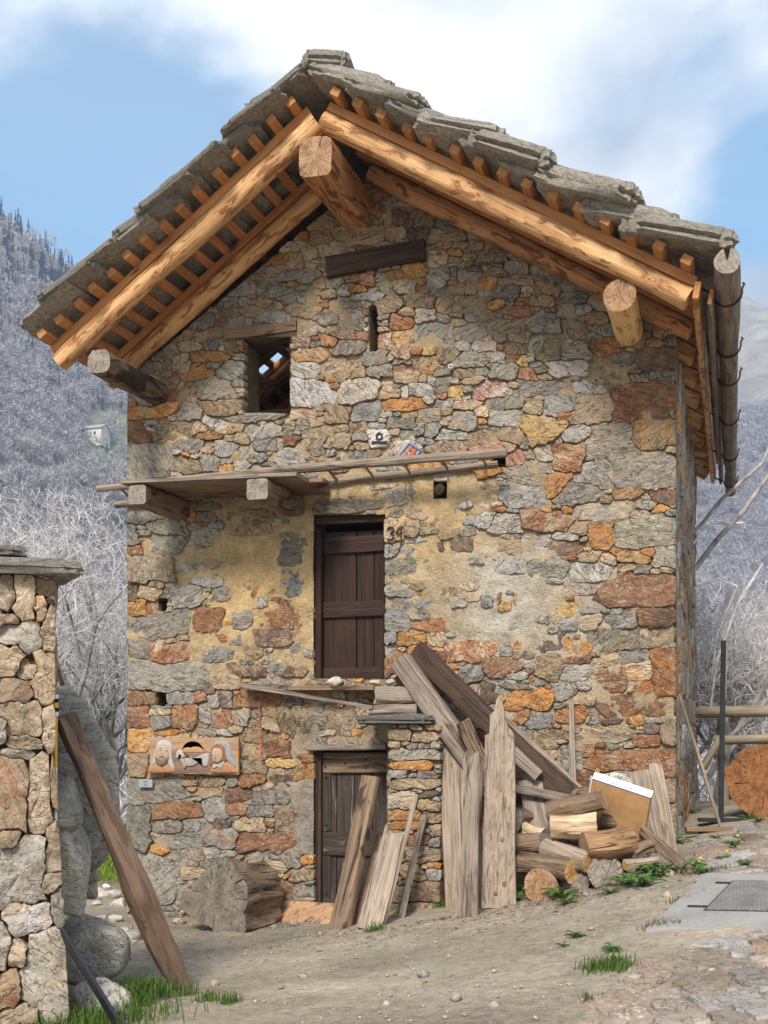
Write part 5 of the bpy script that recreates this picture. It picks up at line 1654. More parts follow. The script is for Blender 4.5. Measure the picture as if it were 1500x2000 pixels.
def pil(px, py, d=0.0):
    r = ray(px, py)
    t_ = (pO - EYE).dot(pn) / r.dot(pn)
    return EYE + r * t_ - pn * d


pil_base = pil(60, 2030); 
pillar = empty('stone_pillar', (pil_base.x, pil_base.y, gzf(pil_base.x, pil_base.y)), label='rough stone gate pillar with a slate cap at the left edge', cat='pillar')
PS = """12,1158,40,66,k;48,1165,44,98,tw;82,1190,24,52,o;88,1147,30,30,k;100,1225,26,96,t;35,1245,74,52,g;20,1290,50,60,t;54,1312,42,40,r;32,1350,74,44,r;82,1325,44,98,k;40,1405,84,80,t;98,1425,30,86,t;5,1425,24,50,w
52,1447,66,32,kt;35,1472,72,18,n;27,1550,62,140,rt;77,1545,48,140,t;106,1535,18,120,o;17,1639,38,40,r;42,1710,92,130,gw;106,1660,30,90,t;100,1727,38,36,kn;114,1768,26,80,n;52,1790,94,60,wk;5,1840,32,88,g;35,1865,46,52,k
95,1912,88,170,w;14,1935,44,74,r;40,1990,70,56,k;60,2040,80,50,g;120,2030,50,60,k"""
pse = []
SAT[0] = 1.0
for it in PS.replace('\n', ';').split(';'):
    q = it.split(',')
    q[4] = {'r': 'kr', 'o': 'ko', 'rt': 'kr', 't': 'kt', 'tw': 'tk', 'w': 'lk'}.get(q[4], q[4])
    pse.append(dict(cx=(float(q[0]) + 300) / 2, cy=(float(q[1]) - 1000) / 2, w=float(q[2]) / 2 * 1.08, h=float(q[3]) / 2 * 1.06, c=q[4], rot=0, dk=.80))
for rr_, cxx in ((0, -50), (1, -130), (2, -210)):
    rq = random.Random(rr_); yv = 1120
    while yv < 2060:
        h_ = rq.uniform(40, 100); pse.append(dict(cx=(cxx + 300 + rq.uniform(-10, 10)) / 2, cy=(yv + h_ / 2 - 1000) / 2, w=42, h=h_ / 2, rot=0, c='k')); yv += h_
yy2, xx2 = np.mgrid[0:540, 0:230].astype(float)
qx, qy = xx2 * 2 - 300, yy2 * 2 + 1000
pmask = (qy > 1120) & (qy < 2070) & (qx < 110 + np.clip((qy - 1500) / 500., 0, 1) * 28) & (qx > -260)
plab, _ = pack(230, 540, pmask, pse, np.full(pmask.shape, 1.3), RG, 1.2, 3, None, 3, 8)


def pil3(u, v, d):
    p = pil(u * 2 - 300, v * 2 + 1000, d)
    return (p.x - pillar.location.x, p.y - pillar.location.y, p.z - pillar.location.z)


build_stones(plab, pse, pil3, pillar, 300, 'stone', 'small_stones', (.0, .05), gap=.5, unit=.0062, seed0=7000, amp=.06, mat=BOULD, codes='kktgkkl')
a_, b2 = pil(-270, 2080), pil(118, 1118)
PW = (pil(112, 1500) - pil(-270, 1500)).dot(pr_)
o_ = pil(-270, 2080)
zt, zb_ = pil(100, 1118).z, o_.z - .3


def pbox(name, x0, x1, y0, y1, z0, z1, mat, attrs=None):
    V = []
    for x in (x0, x1):
        for y in (y0, y1):
            for z in (z0, z1):
                p = Vector((o_.x, o_.y, 0)) + pr_ * x - pn * y
                V.append((p.x - pillar.location.x, p.y - pillar.location.y, z - pillar.location.z))
    return obj(name, mesh(name, V, [(0, 1, 3, 2), (4, 6, 7, 5), (0, 4, 5, 1), (2, 3, 7, 6), (0, 2, 6, 4), (1, 5, 7, 3)], mat, None, False, None, attrs), pillar)


pbox('core', 0, PW - .02, .055, .55, zb_, zt, MORTAR, {'col': np.array([.22, .165, .11])})
# right flank stones
fs = []
rs = np.random.RandomState(21); v = 0
while v < 190:
    h = rs.uniform(10, 26); u = -rs.uniform(0, 8)
    while u < 34:
        w = rs.uniform(12, 26); fs.append(dict(cx=u + w / 2, cy=v + h / 2, w=w, h=h, rot=0)); u += w
    v += h
fl, _ = pack(34, 190, np.ones((190, 34), bool), fs, np.full((190, 34), 1.2), rs, .8, 3, None, 1, 3)


def pflank(u, v, d):
    p = Vector((o_.x, o_.y, 0)) + pr_ * (PW - d - .02 + .06 * max(0, v - 95) / 95.) - pn * (.08 + max(u, 0) * .016)
    return (p.x - pillar.location.x, p.y - pillar.location.y, zt - max(v, 0) * .016 - .02 - pillar.location.z)


build_stones(fl, fs, pflank, pillar, 0, 'stone', 'flank_stones', (0, .02), gap=.4, unit=.016, seed0=7600, mat=BOULD)


def cap(px0, px1, py, th, seed, dep):
    c_ = (pil(px0, py) + pil(px1, py)) / 2 - pn * .22
    L_ = (pil(px1, py) - pil(px0, py)).length / 2
    o = flat_slab('cap_slab', Vector((c_.x, c_.y, c_.z)), L_ * 1.03, dep, th, TH + .30, seed, None, (.36, .335, .29))
    keep(o, pillar)


cap(-280, 142, 1122, .10, 311, .34)
cap(-260, 46, 1082, .06, 312, .30)

# yellow and white striped barrier pole and a dark panel against the pillar
q0, q1 = pil(108, 1795) - pn * .12, pil(109, 1356) - pn * .06
bpole = empty('barrier_pole', Vector((q0.x, q0.y, gzf(q0.x, q0.y))), label='thin white and yellow barrier pole standing at the pillar edge', cat='pole')
zs = [1795, 1500, 1398, 1390, 1382, 1372, 1364, 1356]
cols = ['white', 'yellow', 'white', 'black', 'yellow', 'black', 'white']
for k in range(7):
    a2 = q0.lerp(q1, (1795 - zs[k]) / 439.); b2 = q0.lerp(q1, (1795 - zs[k + 1]) / 439.)
    keep(timber('band', a2, b2, .018 if k > 1 else .012, .018 if k > 1 else .012, M[cols[k]], None, n=10, segs=2, rough=0), bpole)
g0_, g1_ = gp(240, 2010), pil(119, 1818) + pn * .02
bpan = box_between('panel', g0_ + Vector((0, 0, -.02)), g1_, .012, .05, M['bluem'], None, label='glossy dark blue panel edge leaning on the stone pillar', cat='panel', up=(.6, -.5, .2), rough=0)

GB = 'boulders heaped behind the stone pillar'
bo = bpd(150, 1525, 7.9)
# upright round slab
Vb, Fb = ico()
V = rock_shape(Vb, 61, 10, .05, 10) * np.array([.27, .12, .53])
me = mesh('boulder', V, Fb, BOULD, None, True, None, {'col': np.array((.27, .265, .235)), 'col2': np.array((.36, .34, .29)), 'rnd': np.random.RandomState(1).rand(3)})
obj('boulder', me, None, Matrix.Translation(bpd(162, 1524, 7.9)) @ Matrix.Rotation(TH + .1, 4, 'Z') @ Matrix.Rotation(-.22, 4, 'Y'), label='tall upright rounded grey slab standing behind the leaning beam', cat='boulder', group=GB)
for k, (px, py, dp, rx, ry, rz, c1, lb) in enumerate((
        (122, 1560, 7.5, .13, .14, .22, 'b', 'blue grey boulder wedged above the others beside the pillar'),
        (132, 1500, 7.6, .11, .12, .09, 'b', 'small blue grey rock on top of the boulder stack'),
        (136, 1705, 7.55, .17, .20, .33, 'l', 'long pale boulder standing beside the pillar below the beam'),
        (172, 1842, 7.8, .24, .22, .22, 'g', 'broad layered boulder on the ground beside the beam'),
        (178, 1712, 8.0, .075, .10, .055, 'k', 'flat brown stone sticking out of the boulder stack'),
        (160, 1735, 8.0, .10, .10, .09, 'g', 'grey stone in the middle of the boulder stack'),
        (150, 1640, 8.05, .14, .14, .12, 'k', 'brown stone under the tall upright slab'),
        (185, 1955, 7.45, .20, .16, .13, 'l', 'flat pale rock lying in the grass below the boulders'))):
    rock('boulder', bpd(px, py, dp), (rx, ry, rz), 40 + k, PAL[c1][0], PAL[c1][1], rot=TH, label=lb, cat='boulder', group=GB, rough=.08)
f = gp(352, 1932); t_ = bpd(124, 1398, 7.35)
f = f + (t_ - f).normalized() * -.04
timber('beam', f, t_, .088, .072, wood_mat('hewn_beam', (.10, .062, .042), (.26, .17, .115), (.16, .095, .062), 0, 10, .7, .7, .5), None, M['tanw'], sq=4.2, n=20, segs=44, rough=.040, taper=.78, bend=.03, twist=.5, up=(.6, -1, 0), label='hewn brown beam leaning from the ground onto the boulders', cat='beam', seed=97)
GR = 'rubble stones beside the house corner'
rl = random.Random(8)
RUB = [(195, 1745, .09, 'p'), (215, 1755, .13, 'l'), (232, 1770, .10, 'l'), (188, 1768, .07, 'w'), (208, 1735, .06, 'w'), (225, 1800, .09, 'g'), (200, 1795, .06, 'g'), (255, 1838, .12, 'g'), (240, 1820, .07, 'b'), (310, 1812, .10, 'g'), (270, 1790, .09, 'k'), (350, 1805, .08, 'k')]
RL = ['pinkish rubble stone next to the sunlit grass', 'largest pale rubble stone in the gap left of the house', 'pale rubble stone right beside the leaning beam', 'small white rubble stone in the gap', 'small white rubble stone nearest the grass', 'grey rubble stone behind the leaning beam', 'small grey rubble stone below the pale ones', 'flat grey stone on the dirt behind the beam', 'small blue grey stone on the dirt behind the beam', 'grey stone under the stump at the wall foot', 'brown stone at the left foot of the house', 'brown stone half under the stump']
for (px, py, r_, c_), lb in zip(RUB, RL):
    p = gp(px, py)
    rock('rubble_stone', p + Vector((0, 0, r_ * .25)), (r_, r_ * .8, r_ * .55), rl.randrange(999), PAL[c_][0], PAL[c_][1], rot=rl.uniform(0, 3), label=lb, cat='stone', group=GR, lo=3)
# ------------------------------------------------------------------ ground
def axis(lo, hi, step, far0, far1, k=1.16):
    a = list(np.arange(lo, hi + 1e-6, step))
    s = step
    while a[-1] < far1:
        s *= k; a.append(a[-1] + s)
    s = step; b = []
    x = lo
    while x > far0:
        s *= k; x -= s; b.append(x)
    return np.array(b[::-1] + a)


gx = axis(-4.6, 5.2, .07, -900, 900)
gy = axis(-7.5, 1.6, .07, -200, 1200)
GX, GY = np.meshgrid(gx, gy)
GZ = gz(GX.ravel(), GY.ravel()).reshape(GX.shape)
GZ = GZ + .03 * fbm(GX * 7, GY * 7, 61, 4)
Vg = np.stack([GX, GY, GZ], -1).reshape(-1, 3)
idx = np.arange(len(gx) * len(gy)).reshape(len(gy), len(gx))
Fg = np.stack([idx[:-1, :-1].ravel(), idx[:-1, 1:].ravel(), idx[1:, 1:].ravel(), idx[1:, :-1].ravel()], 1)
lawn = np.clip((np.where((GX < -3.6) & (GY > 1.6), 1.0, 0) * np.clip((GY - 1.8) / 1.2, 0, 1)) + .8 * np.exp(-(((GX + 1.0) / .55) ** 2 + ((GY + 4.0) / .7) ** 2)), 0, 1) 
lawn = np.clip(lawn + .35 * fbm(GX * 1.2, GY * 1.2, 66, 3) * (lawn > .05), 0, 1)
wall_foot_tone = np.clip(.65 * np.exp(-((GY + .5) / .8) ** 2) + .5 * np.clip((-GX) / 3., 0, 1) * np.clip((GY + 6) / 3, 0, 1), 0, 1)  # darker tone along the wall foot and towards the left of the yard
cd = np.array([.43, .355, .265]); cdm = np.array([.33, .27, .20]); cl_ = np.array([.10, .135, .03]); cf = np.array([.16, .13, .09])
gc = cd + wall_foot_tone[..., None] * (cdm - cd)
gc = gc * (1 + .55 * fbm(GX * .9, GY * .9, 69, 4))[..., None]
gc = gc + lawn[..., None] * (cl_ - gc)
far = np.clip((GY - 12) / 8., 0, 1)
gc = gc + far[..., None] * (cf - gc)


def ground_mat():
    m, t, b = new_mat('dirt_ground')
    c1 = t.n('ShaderNodeAttribute', attribute_name='col').outputs['Color']
    co = t.n('ShaderNodeTexCoord').outputs['Object']
    n1 = t.noise(co, 1.3, 6.0, 0.62, 0.6)
    n2 = t.noise(co, 14.0, 6.0, 0.7, 0.3)
    n3 = t.noise(co, 75.0, 4.0, 0.65)
    v = t.math('ADD', t.math('MULTIPLY', n1, .8), t.math('ADD', t.math('MULTIPLY', n2, .8), t.math('MULTIPLY', n3, .6)))
    v = t.n('ShaderNodeMapRange', {0: v, 1: .75, 2: 1.45, 3: .38, 4: 1.45}).outputs[0]
    col = t.mix(1.0, c1, t.n('ShaderNodeCombineXYZ', {0: v, 1: v, 2: v}).outputs[0], 'MULTIPLY')
    vo = t.n('ShaderNodeTexVoronoi', {'Vector': co, 'Scale': 55.0, 'Randomness': 1.0})
    gr = t.n('ShaderNodeMapRange', {0: vo.outputs['Distance'], 1: .10, 2: .26, 3: 1.0, 4: 0.0}).outputs[0]
    sel = t.n('ShaderNodeMapRange', {0: t.noise(co, 6.0, 4.0, .7), 1: .50, 2: .60}).outputs[0]
    gm = t.math('MULTIPLY', gr, sel)
    col = t.mix(t.math('MULTIPLY', gm, .6), col, t.mix(t.n('ShaderNodeSeparateXYZ', {0: vo.outputs['Color']}).outputs[0], (.16, .14, .12), (.50, .46, .40)))
    t.t.links.new(col, b.inputs['Base Color'])
    b.inputs['Roughness'].default_value = .95
    b.inputs['Specular IOR Level'].default_value = .1
    h = t.math('ADD', t.math('MULTIPLY', n2, 1.0), t.math('ADD', t.math('MULTIPLY', n3, .4), t.math('MULTIPLY', gm, .5)))
    set_bump(t, b, h, 1.0, .05)
    return m


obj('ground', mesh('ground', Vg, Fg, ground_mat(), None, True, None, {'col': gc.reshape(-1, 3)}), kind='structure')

# ------------------------------------------------------------------ paving stones
pav = empty('paving', (0, 0, 0), kind='structure')
PVX, PVY, PU = 1.0, -8.0, .02
pw, ph = 240, 500
FL = """1260,1901,135,52,kp;1201,1965,118,58,kp;1393,1877,96,40,k;1377,1920,118,42,kg;1470,1917,74,42,bg;1462,1970,96,56,gk;1383,1968,50,34,b;1310,1973,64,36,k;1367,1996,40,26,t;1449,1859,54,18,b;1487,1848,44,16,r;1500,1880,60,22,tk;1300,2010,70,30,k;1440,2020,80,30,k;1240,2020,80,32,rk
1388,1665,68,18,kp;1444,1673,50,14,w;1484,1687,48,18,kp;1470,1637,54,15,rk;1410,1645,28,10,k;1474,1655,64,13,k;1405,1692,74,14,w;1440,1618,64,10,g;1385,1640,40,10,k;1500,1612,50,10,k;1460,1706,70,12,t;1540,1650,60,18,g;1540,1680,60,18,k;1420,1600,40,8,k;1480,1590,60,8,g"""
fse = []
for it in FL.replace('\n', ';').split(';'):
    q = it.split(',')
    x, y, w, h = [float(v) for v in q[:4]]
    c_ = gp(x, y); ww = (gp(x + w / 2, y) - gp(x - w / 2, y)).length; hh = (gp(x, y - h / 2) - gp(x, y + h / 2)).length
    fse.append(dict(cx=(c_.x - PVX) / PU, cy=(c_.y - PVY) / PU, w=ww / PU * 1.02, h=hh / PU * 1.02, rot=TH + random.Random(it).uniform(-.2, .2), c=q[4], dk=.72))
yy3, xx3 = np.mgrid[0:ph, 0:pw].astype(float)
wx_, wy_ = PVX + xx3 * PU, PVY + yy3 * PU
edge = [gp(*p) for p in ((1130, 1990), (1240, 1880), (1330, 1852), (1500, 1822))]
pm2 = np.zeros((ph, pw), bool)
ex = np.array([e.x for e in edge]); ey = np.array([e.y for e in edge])
lim = np.interp(wx_, ex, ey, left=-9)
pm2 |= (wy_ < lim + .08 * fbm(wx_ * 2, wy_ * 2, 5, 2)) & (wx_ > 1.3 + (wy_ + 7) * -.1)
u1 = gp(1400, 1712); 
pm2 |= (wy_ > u1.y + .05 + .2 * fbm(wx_ * 2, wy_ * 2, 6, 2)) & (wy_ < 1.4) & (wx_ > 3.16)
flab, _ = pack(pw, ph, pm2, fse, np.full((ph, pw), 1.04), RG, 1.3, 4, np.full((ph, pw), .7), 3, 9, (1.0, 1.7), .72)


def pav3(u, v, d):
    x, y = PVX + u * PU, PVY + v * PU
    return (x, y, float(gzq(x, y)) - d)


# fast ground lookup for paving
qgx = np.arange(PVX - .2, PVX + pw * PU + .3, .05); qgy = np.arange(PVY - .2, PVY + ph * PU + .3, .05)
QX, QY = np.meshgrid(qgx, qgy)
QZ = gz(QX.ravel(), QY.ravel()).reshape(QX.shape)


def gzq(x, y):
    i = min(max(int((y - qgy[0]) / .05), 0), len(qgy) - 2); j = min(max(int((x - qgx[0]) / .05), 0), len(qgx) - 2)
    fy = (y - qgy[i]) / .05; fx = (x - qgx[j]) / .05
    return (QZ[i, j] * (1 - fx) + QZ[i, j + 1] * fx) * (1 - fy) + (QZ[i + 1, j] * (1 - fx) + QZ[i + 1, j + 1] * fx) * fy


SAT[0] = .62
build_stones(flab, fse, pav3, pav, 300, 'paving_stone', 'paving_chips', (.012, .03), gap=.6, unit=.02, seed0=9000, amp=.03, codes='kkkgkngp', mat=BOULD)

# ------------------------------------------------------------------ concrete manhole
mh0, mh1 = gp(1290, 1806), gp(1384, 1716)
dv = (mh1 - mh0); dv.z = 0; Ld = dv.length; dv.normalize()
du = Vector((dv.y, -dv.x, 0))
zc_ = (gzf(mh0.x, mh0.y) + gzf(mh1.x, mh1.y)) / 2
mh = empty('manhole', (mh0.x, mh0.y, mh0.z), label='checker plate manhole cover set in a grey concrete slab', cat='manhole')


def concrete():
    m, t, b = new_mat('concrete')
    co = t.n('ShaderNodeTexCoord').outputs['Object']
    n1 = t.noise(co, 2.5, 6.0, .65); n2 = t.noise(co, 40.0, 5.0, .7)
    col = t.ramp(t.math('ADD', t.math('MULTIPLY', n1, .7), t.math('MULTIPLY', n2, .3)), [(.32, (.20, .19, .172)), (.66, (.32, .305, .28))])
    t.t.links.new(col, b.inputs['Base Color']); b.inputs['Roughness'].default_value = .9
    set_bump(t, b, n2, .5, .008)
    return m


def checker():
    m, t, b = new_mat('checker_plate')
    co = t.n('ShaderNodeTexCoord').outputs['Object']
    mp = t.n('ShaderNodeMapping', {'Vector': co, 'Rotation': (0, 0, math.radians(45)), 'Scale': (26, 26, 26)}).outputs[0]
    s = t.n('ShaderNodeSeparateXYZ', {0: mp})
    fx = t.math('ABSOLUTE', t.math('SUBTRACT', t.math('FRACT', s.outputs[0]), .5)); fy = t.math('ABSOLUTE', t.math('SUBTRACT', t.math('FRACT', s.outputs[1]), .5))
    d = t.math('MAXIMUM', fx, fy)
    gv = t.n('ShaderNodeMapRange', {0: d, 1: .36, 2: .46, 3: 0.0, 4: 1.0}).outputs[0]
    n1 = t.noise(co, 5.0, 5.0, .65); n2 = t.noise(co, 60.0, 4.0, .7)
    col = t.ramp(t.math('ADD', t.math('MULTIPLY', n1, .7), t.math('MULTIPLY', n2, .3)), [(.3, (.15, .14, .13)), (.7, (.31, .295, .27))])
    t.t.links.new(col, b.inputs['Base Color']); b.inputs['Roughness'].default_value = .7
    b.inputs['Metallic'].default_value = .15
    set_bump(t, b, t.math('SUBTRACT', t.math('MULTIPLY', n2, .15), gv), 1.0, .012)
    return m


CON = concrete()
z00 = gzf(mh0.x, mh0.y); z01 = gzf(mh1.x, mh1.y); e1_ = mh0 + du * 1.6; z10 = gzf(e1_.x, e1_.y); e2_ = mh1 + du * 1.6; z11 = gzf(e2_.x, e2_.y)


def mhz(u, v):
    a_, b_ = u / 1.6, v / Ld
    return (z00 * (1 - a_) + z10 * a_) * (1 - b_) + (z01 * (1 - a_) + z11 * a_) * b_ + .02


def mhbox(name, u0, u1, v0, v1, zo, th, mat, nu=14, nv=14, edge=.0):
    V, F = [], []
    rg = random.Random(4)
    for s_ in (0, 1):
        for j in range(nv + 1):
            for i in range(nu + 1):
                u = u0 + (u1 - u0) * i / nu; v = v0 + (v1 - v0) * j / nv
                if edge:
                    if j == 0: v += rg.uniform(-edge, edge * .5)
                    if i == 0: u += rg.uniform(-edge, edge) * .3
                p = mh0 + du * u + dv * v
                V.append((p.x - mh0.x, p.y - mh0.y, mhz(u, v) + zo - (th if s_ == 0 else 0) - mh0.z))
    m_ = (nu + 1) * (nv + 1)
    for j in range(nv):
        for i in range(nu):
            a_ = j * (nu + 1) + i
            F.append((a_ + m_, a_ + 1 + m_, a_ + nu + 2 + m_, a_ + nu + 1 + m_)); F.append((a_, a_ + nu + 1, a_ + nu + 2, a_ + 1))
    for i in range(nu):
        F.append((i, i + 1, i + 1 + m_, i + m_)); k = nv * (nu + 1) + i; F.append((k + 1, k, k + m_, k + 1 + m_))
    for j in range(nv):
        a_ = j * (nu + 1); F.append((a_ + nu + 1, a_, a_ + m_, a_ + nu + 1 + m_)); a_ += nu; F.append((a_, a_ + nu + 1, a_ + nu + 1 + m_, a_ + m_))
    return obj(name, mesh(name, V, F, mat, None, True, 30), mh)


mhbox('slab', -.02, 1.9, -.22, Ld + .03, .015, .14, CON, edge=.05)
mhbox('rim', .235, 1.5, .245, Ld - .225, .019, .03, M['iron'])
mhbox('cover', .25, 1.485, .26, Ld - .24, .026, .03, checker())
for u0, u1, v0, v1 in ((.10, .24, .33, .345), (.13, .24, Ld - .33, Ld - .315), (.66, .68, .27, Ld - .25), (.9, 1.02, Ld - .235, Ld - .20)):
    mhbox('hinge_slot', u0, u1, v0, v1, .0275, .02, M['iron'], 2, 2)

# ------------------------------------------------------------------ pebbles
rs = np.random.RandomState(33)
Vb, Fb = ico_lo(1)
PV, PF, PC, PC2, PR_ = [], [], [], [], []
nb = 0
n_p = 0
cen = []
while n_p < 3600:
    x, y = rs.uniform(-4.5, 4.4), rs.uniform(-7.2, -.3)
    dens = .25 + .9 * float(fbm(np.array([x * 1.1]), np.array([y * 1.1]), 71, 3)[0] + .3) + .5 * math.exp(-((y + .5) / .5) ** 2)
    if rs.rand() > dens: continue
    cen.append((x, y)); n_p += 1
cen = np.array(cen); cz = gz(cen[:, 0], cen[:, 1])
for k in range(n_p):
    r = .004 + .015 * rs.rand() ** 3 + (.045 * rs.rand() if rs.rand() < .04 else 0)
    V = rock_shape(Vb, k, 8, .05, 8) * np.array([r, r * rs.uniform(.6, 1), r * .6])
    t_ = rs.uniform(0, 6.28); c, s = math.cos(t_), math.sin(t_)
    V = np.stack([V[:, 0] * c - V[:, 1] * s + cen[k, 0], V[:, 0] * s + V[:, 1] * c + cen[k, 1], V[:, 2] + cz[k] + r * .25], 1)
    PV.append(V); PF.append(Fb + nb); nb += len(V)
    cc = [tuple(.72 * v for v in c_) for c_ in PAL['gktklkgb'[rs.randint(8)]]]
    PC.append(np.tile(cc[0], (len(V), 1))); PC2.append(np.tile(cc[1], (len(V), 1))); PR_.append(np.tile(rs.rand(3), (len(V), 1)))
obj('gravel', mesh('gravel', np.concatenate(PV), np.concatenate(PF), BOULD, None, True, None, {'col': np.concatenate(PC), 'col2': np.concatenate(PC2), 'rnd': np.concatenate(PR_)}), kind='stuff', label='small pebbles and stone chips scattered over the dirt yard', cat='gravel')

# wood chips and bark bits around the pile
rs = np.random.RandomState(55)
CV, CF = [], []
for k in range(900):
    t_ = rs.rand()
    c_ = gp(rs.uniform(640, 1340), 0) if False else None
    x = rs.normal(1.3, 1.1); y = -1.35 - abs(rs.normal(0, .55))
    z = gzf(x, y); L = rs.uniform(.008, .035); w = L * rs.uniform(.15, .4); a_ = rs.uniform(0, 3.14)
    dx, dy = math.cos(a_) * L, math.sin(a_) * L; ex, ey = -math.sin(a_) * w, math.cos(a_) * w
    b0 = len(CV); h = rs.uniform(.004, .012)
    CV += [(x - dx, y - dy, z + .002), (x + ex, y + ey, z + h), (x + dx, y + dy, z + h * .8), (x - ex, y - ey, z + .002)]
    CF += [(b0, b0 + 3, b0 + 2), (b0, b0 + 2, b0 + 1)]
obj('wood_chips', mesh('wood_chips', CV, CF, M['bark'], None, False), kind='stuff', label='bark bits and wood chips strewn before the wood pile', cat='litter')

# ------------------------------------------------------------------ grass and weeds
def leaf_mat(name, c1, c2, tr=.35):
    m, t, b = new_mat(name)
    oi = t.n('ShaderNodeTexCoord').outputs['Object']
    n1 = t.noise(oi, 14.0, 3.0, .6)
    col = t.ramp(n1, [(.3, c1), (.7, c2)])
    t.t.links.new(col, b.inputs['Base Color']); b.inputs['Roughness'].default_value = .55
    tb = t.n('ShaderNodeBsdfTranslucent', {'Color': col})
    mx_ = t.n('ShaderNodeMixShader', {0: tr, 1: b.outputs[0], 2: tb.outputs[0]})
    t.t.links.new(mx_.outputs[0], t.t.nodes['Material Output'].inputs['Surface'])
    return m


M['grass'] = leaf_mat('grass_blade', (.055, .11, .016), (.12, .20, .035))
M['lawn'] = leaf_mat('lawn_grass', (.17, .26, .03), (.32, .40, .07), .5)
M['weed'] = leaf_mat('weed_leaf', (.06, .13, .03), (.14, .23, .06))
M['flower'] = plain('dandelion', (.80, .52, .02), .6, 0, .1)
M['dry'] = leaf_mat('dry_grass', (.10, .09, .05), (.22, .19, .11))


def blades(n_, sampler, h0, h1, w, seed):
    rs = np.random.RandomState(seed)
    xy = sampler(rs, n_)
    z = gz(xy[:, 0], xy[:, 1])
    h = rs.uniform(h0, h1, n_); a_ = rs.uniform(0, 6.283, n_); ln = rs.uniform(.15, .75, n_) * h
    dx, dy = np.cos(a_), np.sin(a_)
    sx, sy = -dy * w, dx * w
    B = np.stack([xy[:, 0], xy[:, 1], z - .005], 1)
    V = np.zeros((n_, 5, 3))
    V[:, 0] = B + np.stack([sx, sy, 0 * sx], 1); V[:, 1] = B - np.stack([sx, sy, 0 * sx], 1)
    mid = B + np.stack([dx * ln * .3, dy * ln * .3, h * .6], 1)
    V[:, 2] = mid - np.stack([sx, sy, 0 * sx], 1) * .7; V[:, 3] = mid + np.stack([sx, sy, 0 * sx], 1) * .7
    V[:, 4] = B + np.stack([dx * ln, dy * ln, h * .95], 1)
    o = (np.arange(n_) * 5)[:, None]
    F = np.concatenate([o + np.array([[0, 1, 2]]), o + np.array([[0, 2, 3]]), o + np.array([[3, 2, 4]])])
    return V.reshape(-1, 3), F


def gsampler(c, sx, sy, rot=0):
    def f(rs, n_):
        q = rs.normal(size=(n_, 2)) * np.array([sx, sy])
        c_, s_ = math.cos(rot), math.sin(rot)
        return np.stack([c[0] + q[:, 0] * c_ - q[:, 1] * s_, c[1] + q[:, 0] * s_ + q[:, 1] * c_], 1)
    return f


# the lawn behind, in the sun, and the tufts by the pillar
V1, F1 = blades(26000, lambda rs, n_: np.stack([-3.7 - rs.rand(n_) * 7, 2.2 + rs.rand(n_) * 9], 1), .05, .13, .012, 1)
obj('grass', mesh('grass', V1, F1, M['lawn'], None, False), kind='stuff', label='sunlit green lawn behind the boulders beside the house', cat='grass')
g_ = gp(262, 1955); g2_ = gp(180, 2005)
V2, F2 = blades(1500, gsampler(g_, .10, .15, TH), .05, .17, .005, 2)
V3, F3 = blades(700, gsampler(g2_, .25, .15, TH), .05, .16, .005, 3)
obj('grass', mesh('grass', np.concatenate([V2, V3]), np.concatenate([F2, F3 + len(V2)]), M['grass'], None, False), kind='stuff', label='tall green grass at the foot of the boulders', cat='grass')
TU = [(410, 1956, .05, 90, 'grass', 'small grass tuft on the dirt beside the leaning beam'), (450, 1962, .04, 60, 'grass', 'tiny grass tuft right of the beam foot'), (360, 1945, .05, 60, 'grass', 'short grass around the foot of the leaning beam'), (868, 1772, .05, 160, 'grass', 'grass tuft at the foot of the stone pier'), (735, 1818, .05, 90, 'grass', 'grass tuft at the feet of the leaning poles'),
      (1200, 1893, .07, 220, 'grass', 'largest grass tuft on the dirt before the paving'), (1165, 1897, .06, 120, 'grass', 'flat grass tuft left of the largest tuft'), (1292, 1810, .06, 200, 'dry', 'dry grey grass tuft at the corner of the concrete slab'), (1150, 1955, .03, 30, 'dry', 'thin dry tuft near the reddish paving stone'), (1325, 1762, .04, 50, 'dry', 'dry tuft at the edge of the concrete slab by the weeds'), (1395, 1705, .07, 200, 'dry', 'yellowish grass tuft above the concrete slab')]
for k, (px, py, sp, n_, mt, lb) in enumerate(TU):
    c_ = gp(px, py)
    V, F = blades(n_, gsampler(c_, sp, sp * .8), .03, .11 if mt == 'grass' else .07, .004, 50 + k)
    V = V - np.array(c_)
    obj('grass_tuft', mesh('grass_tuft', V, F, M[mt], None, False), None, Matrix.Translation(c_), label=lb, cat='grass', group='grass tufts growing in the dirt yard', kind='stuff')


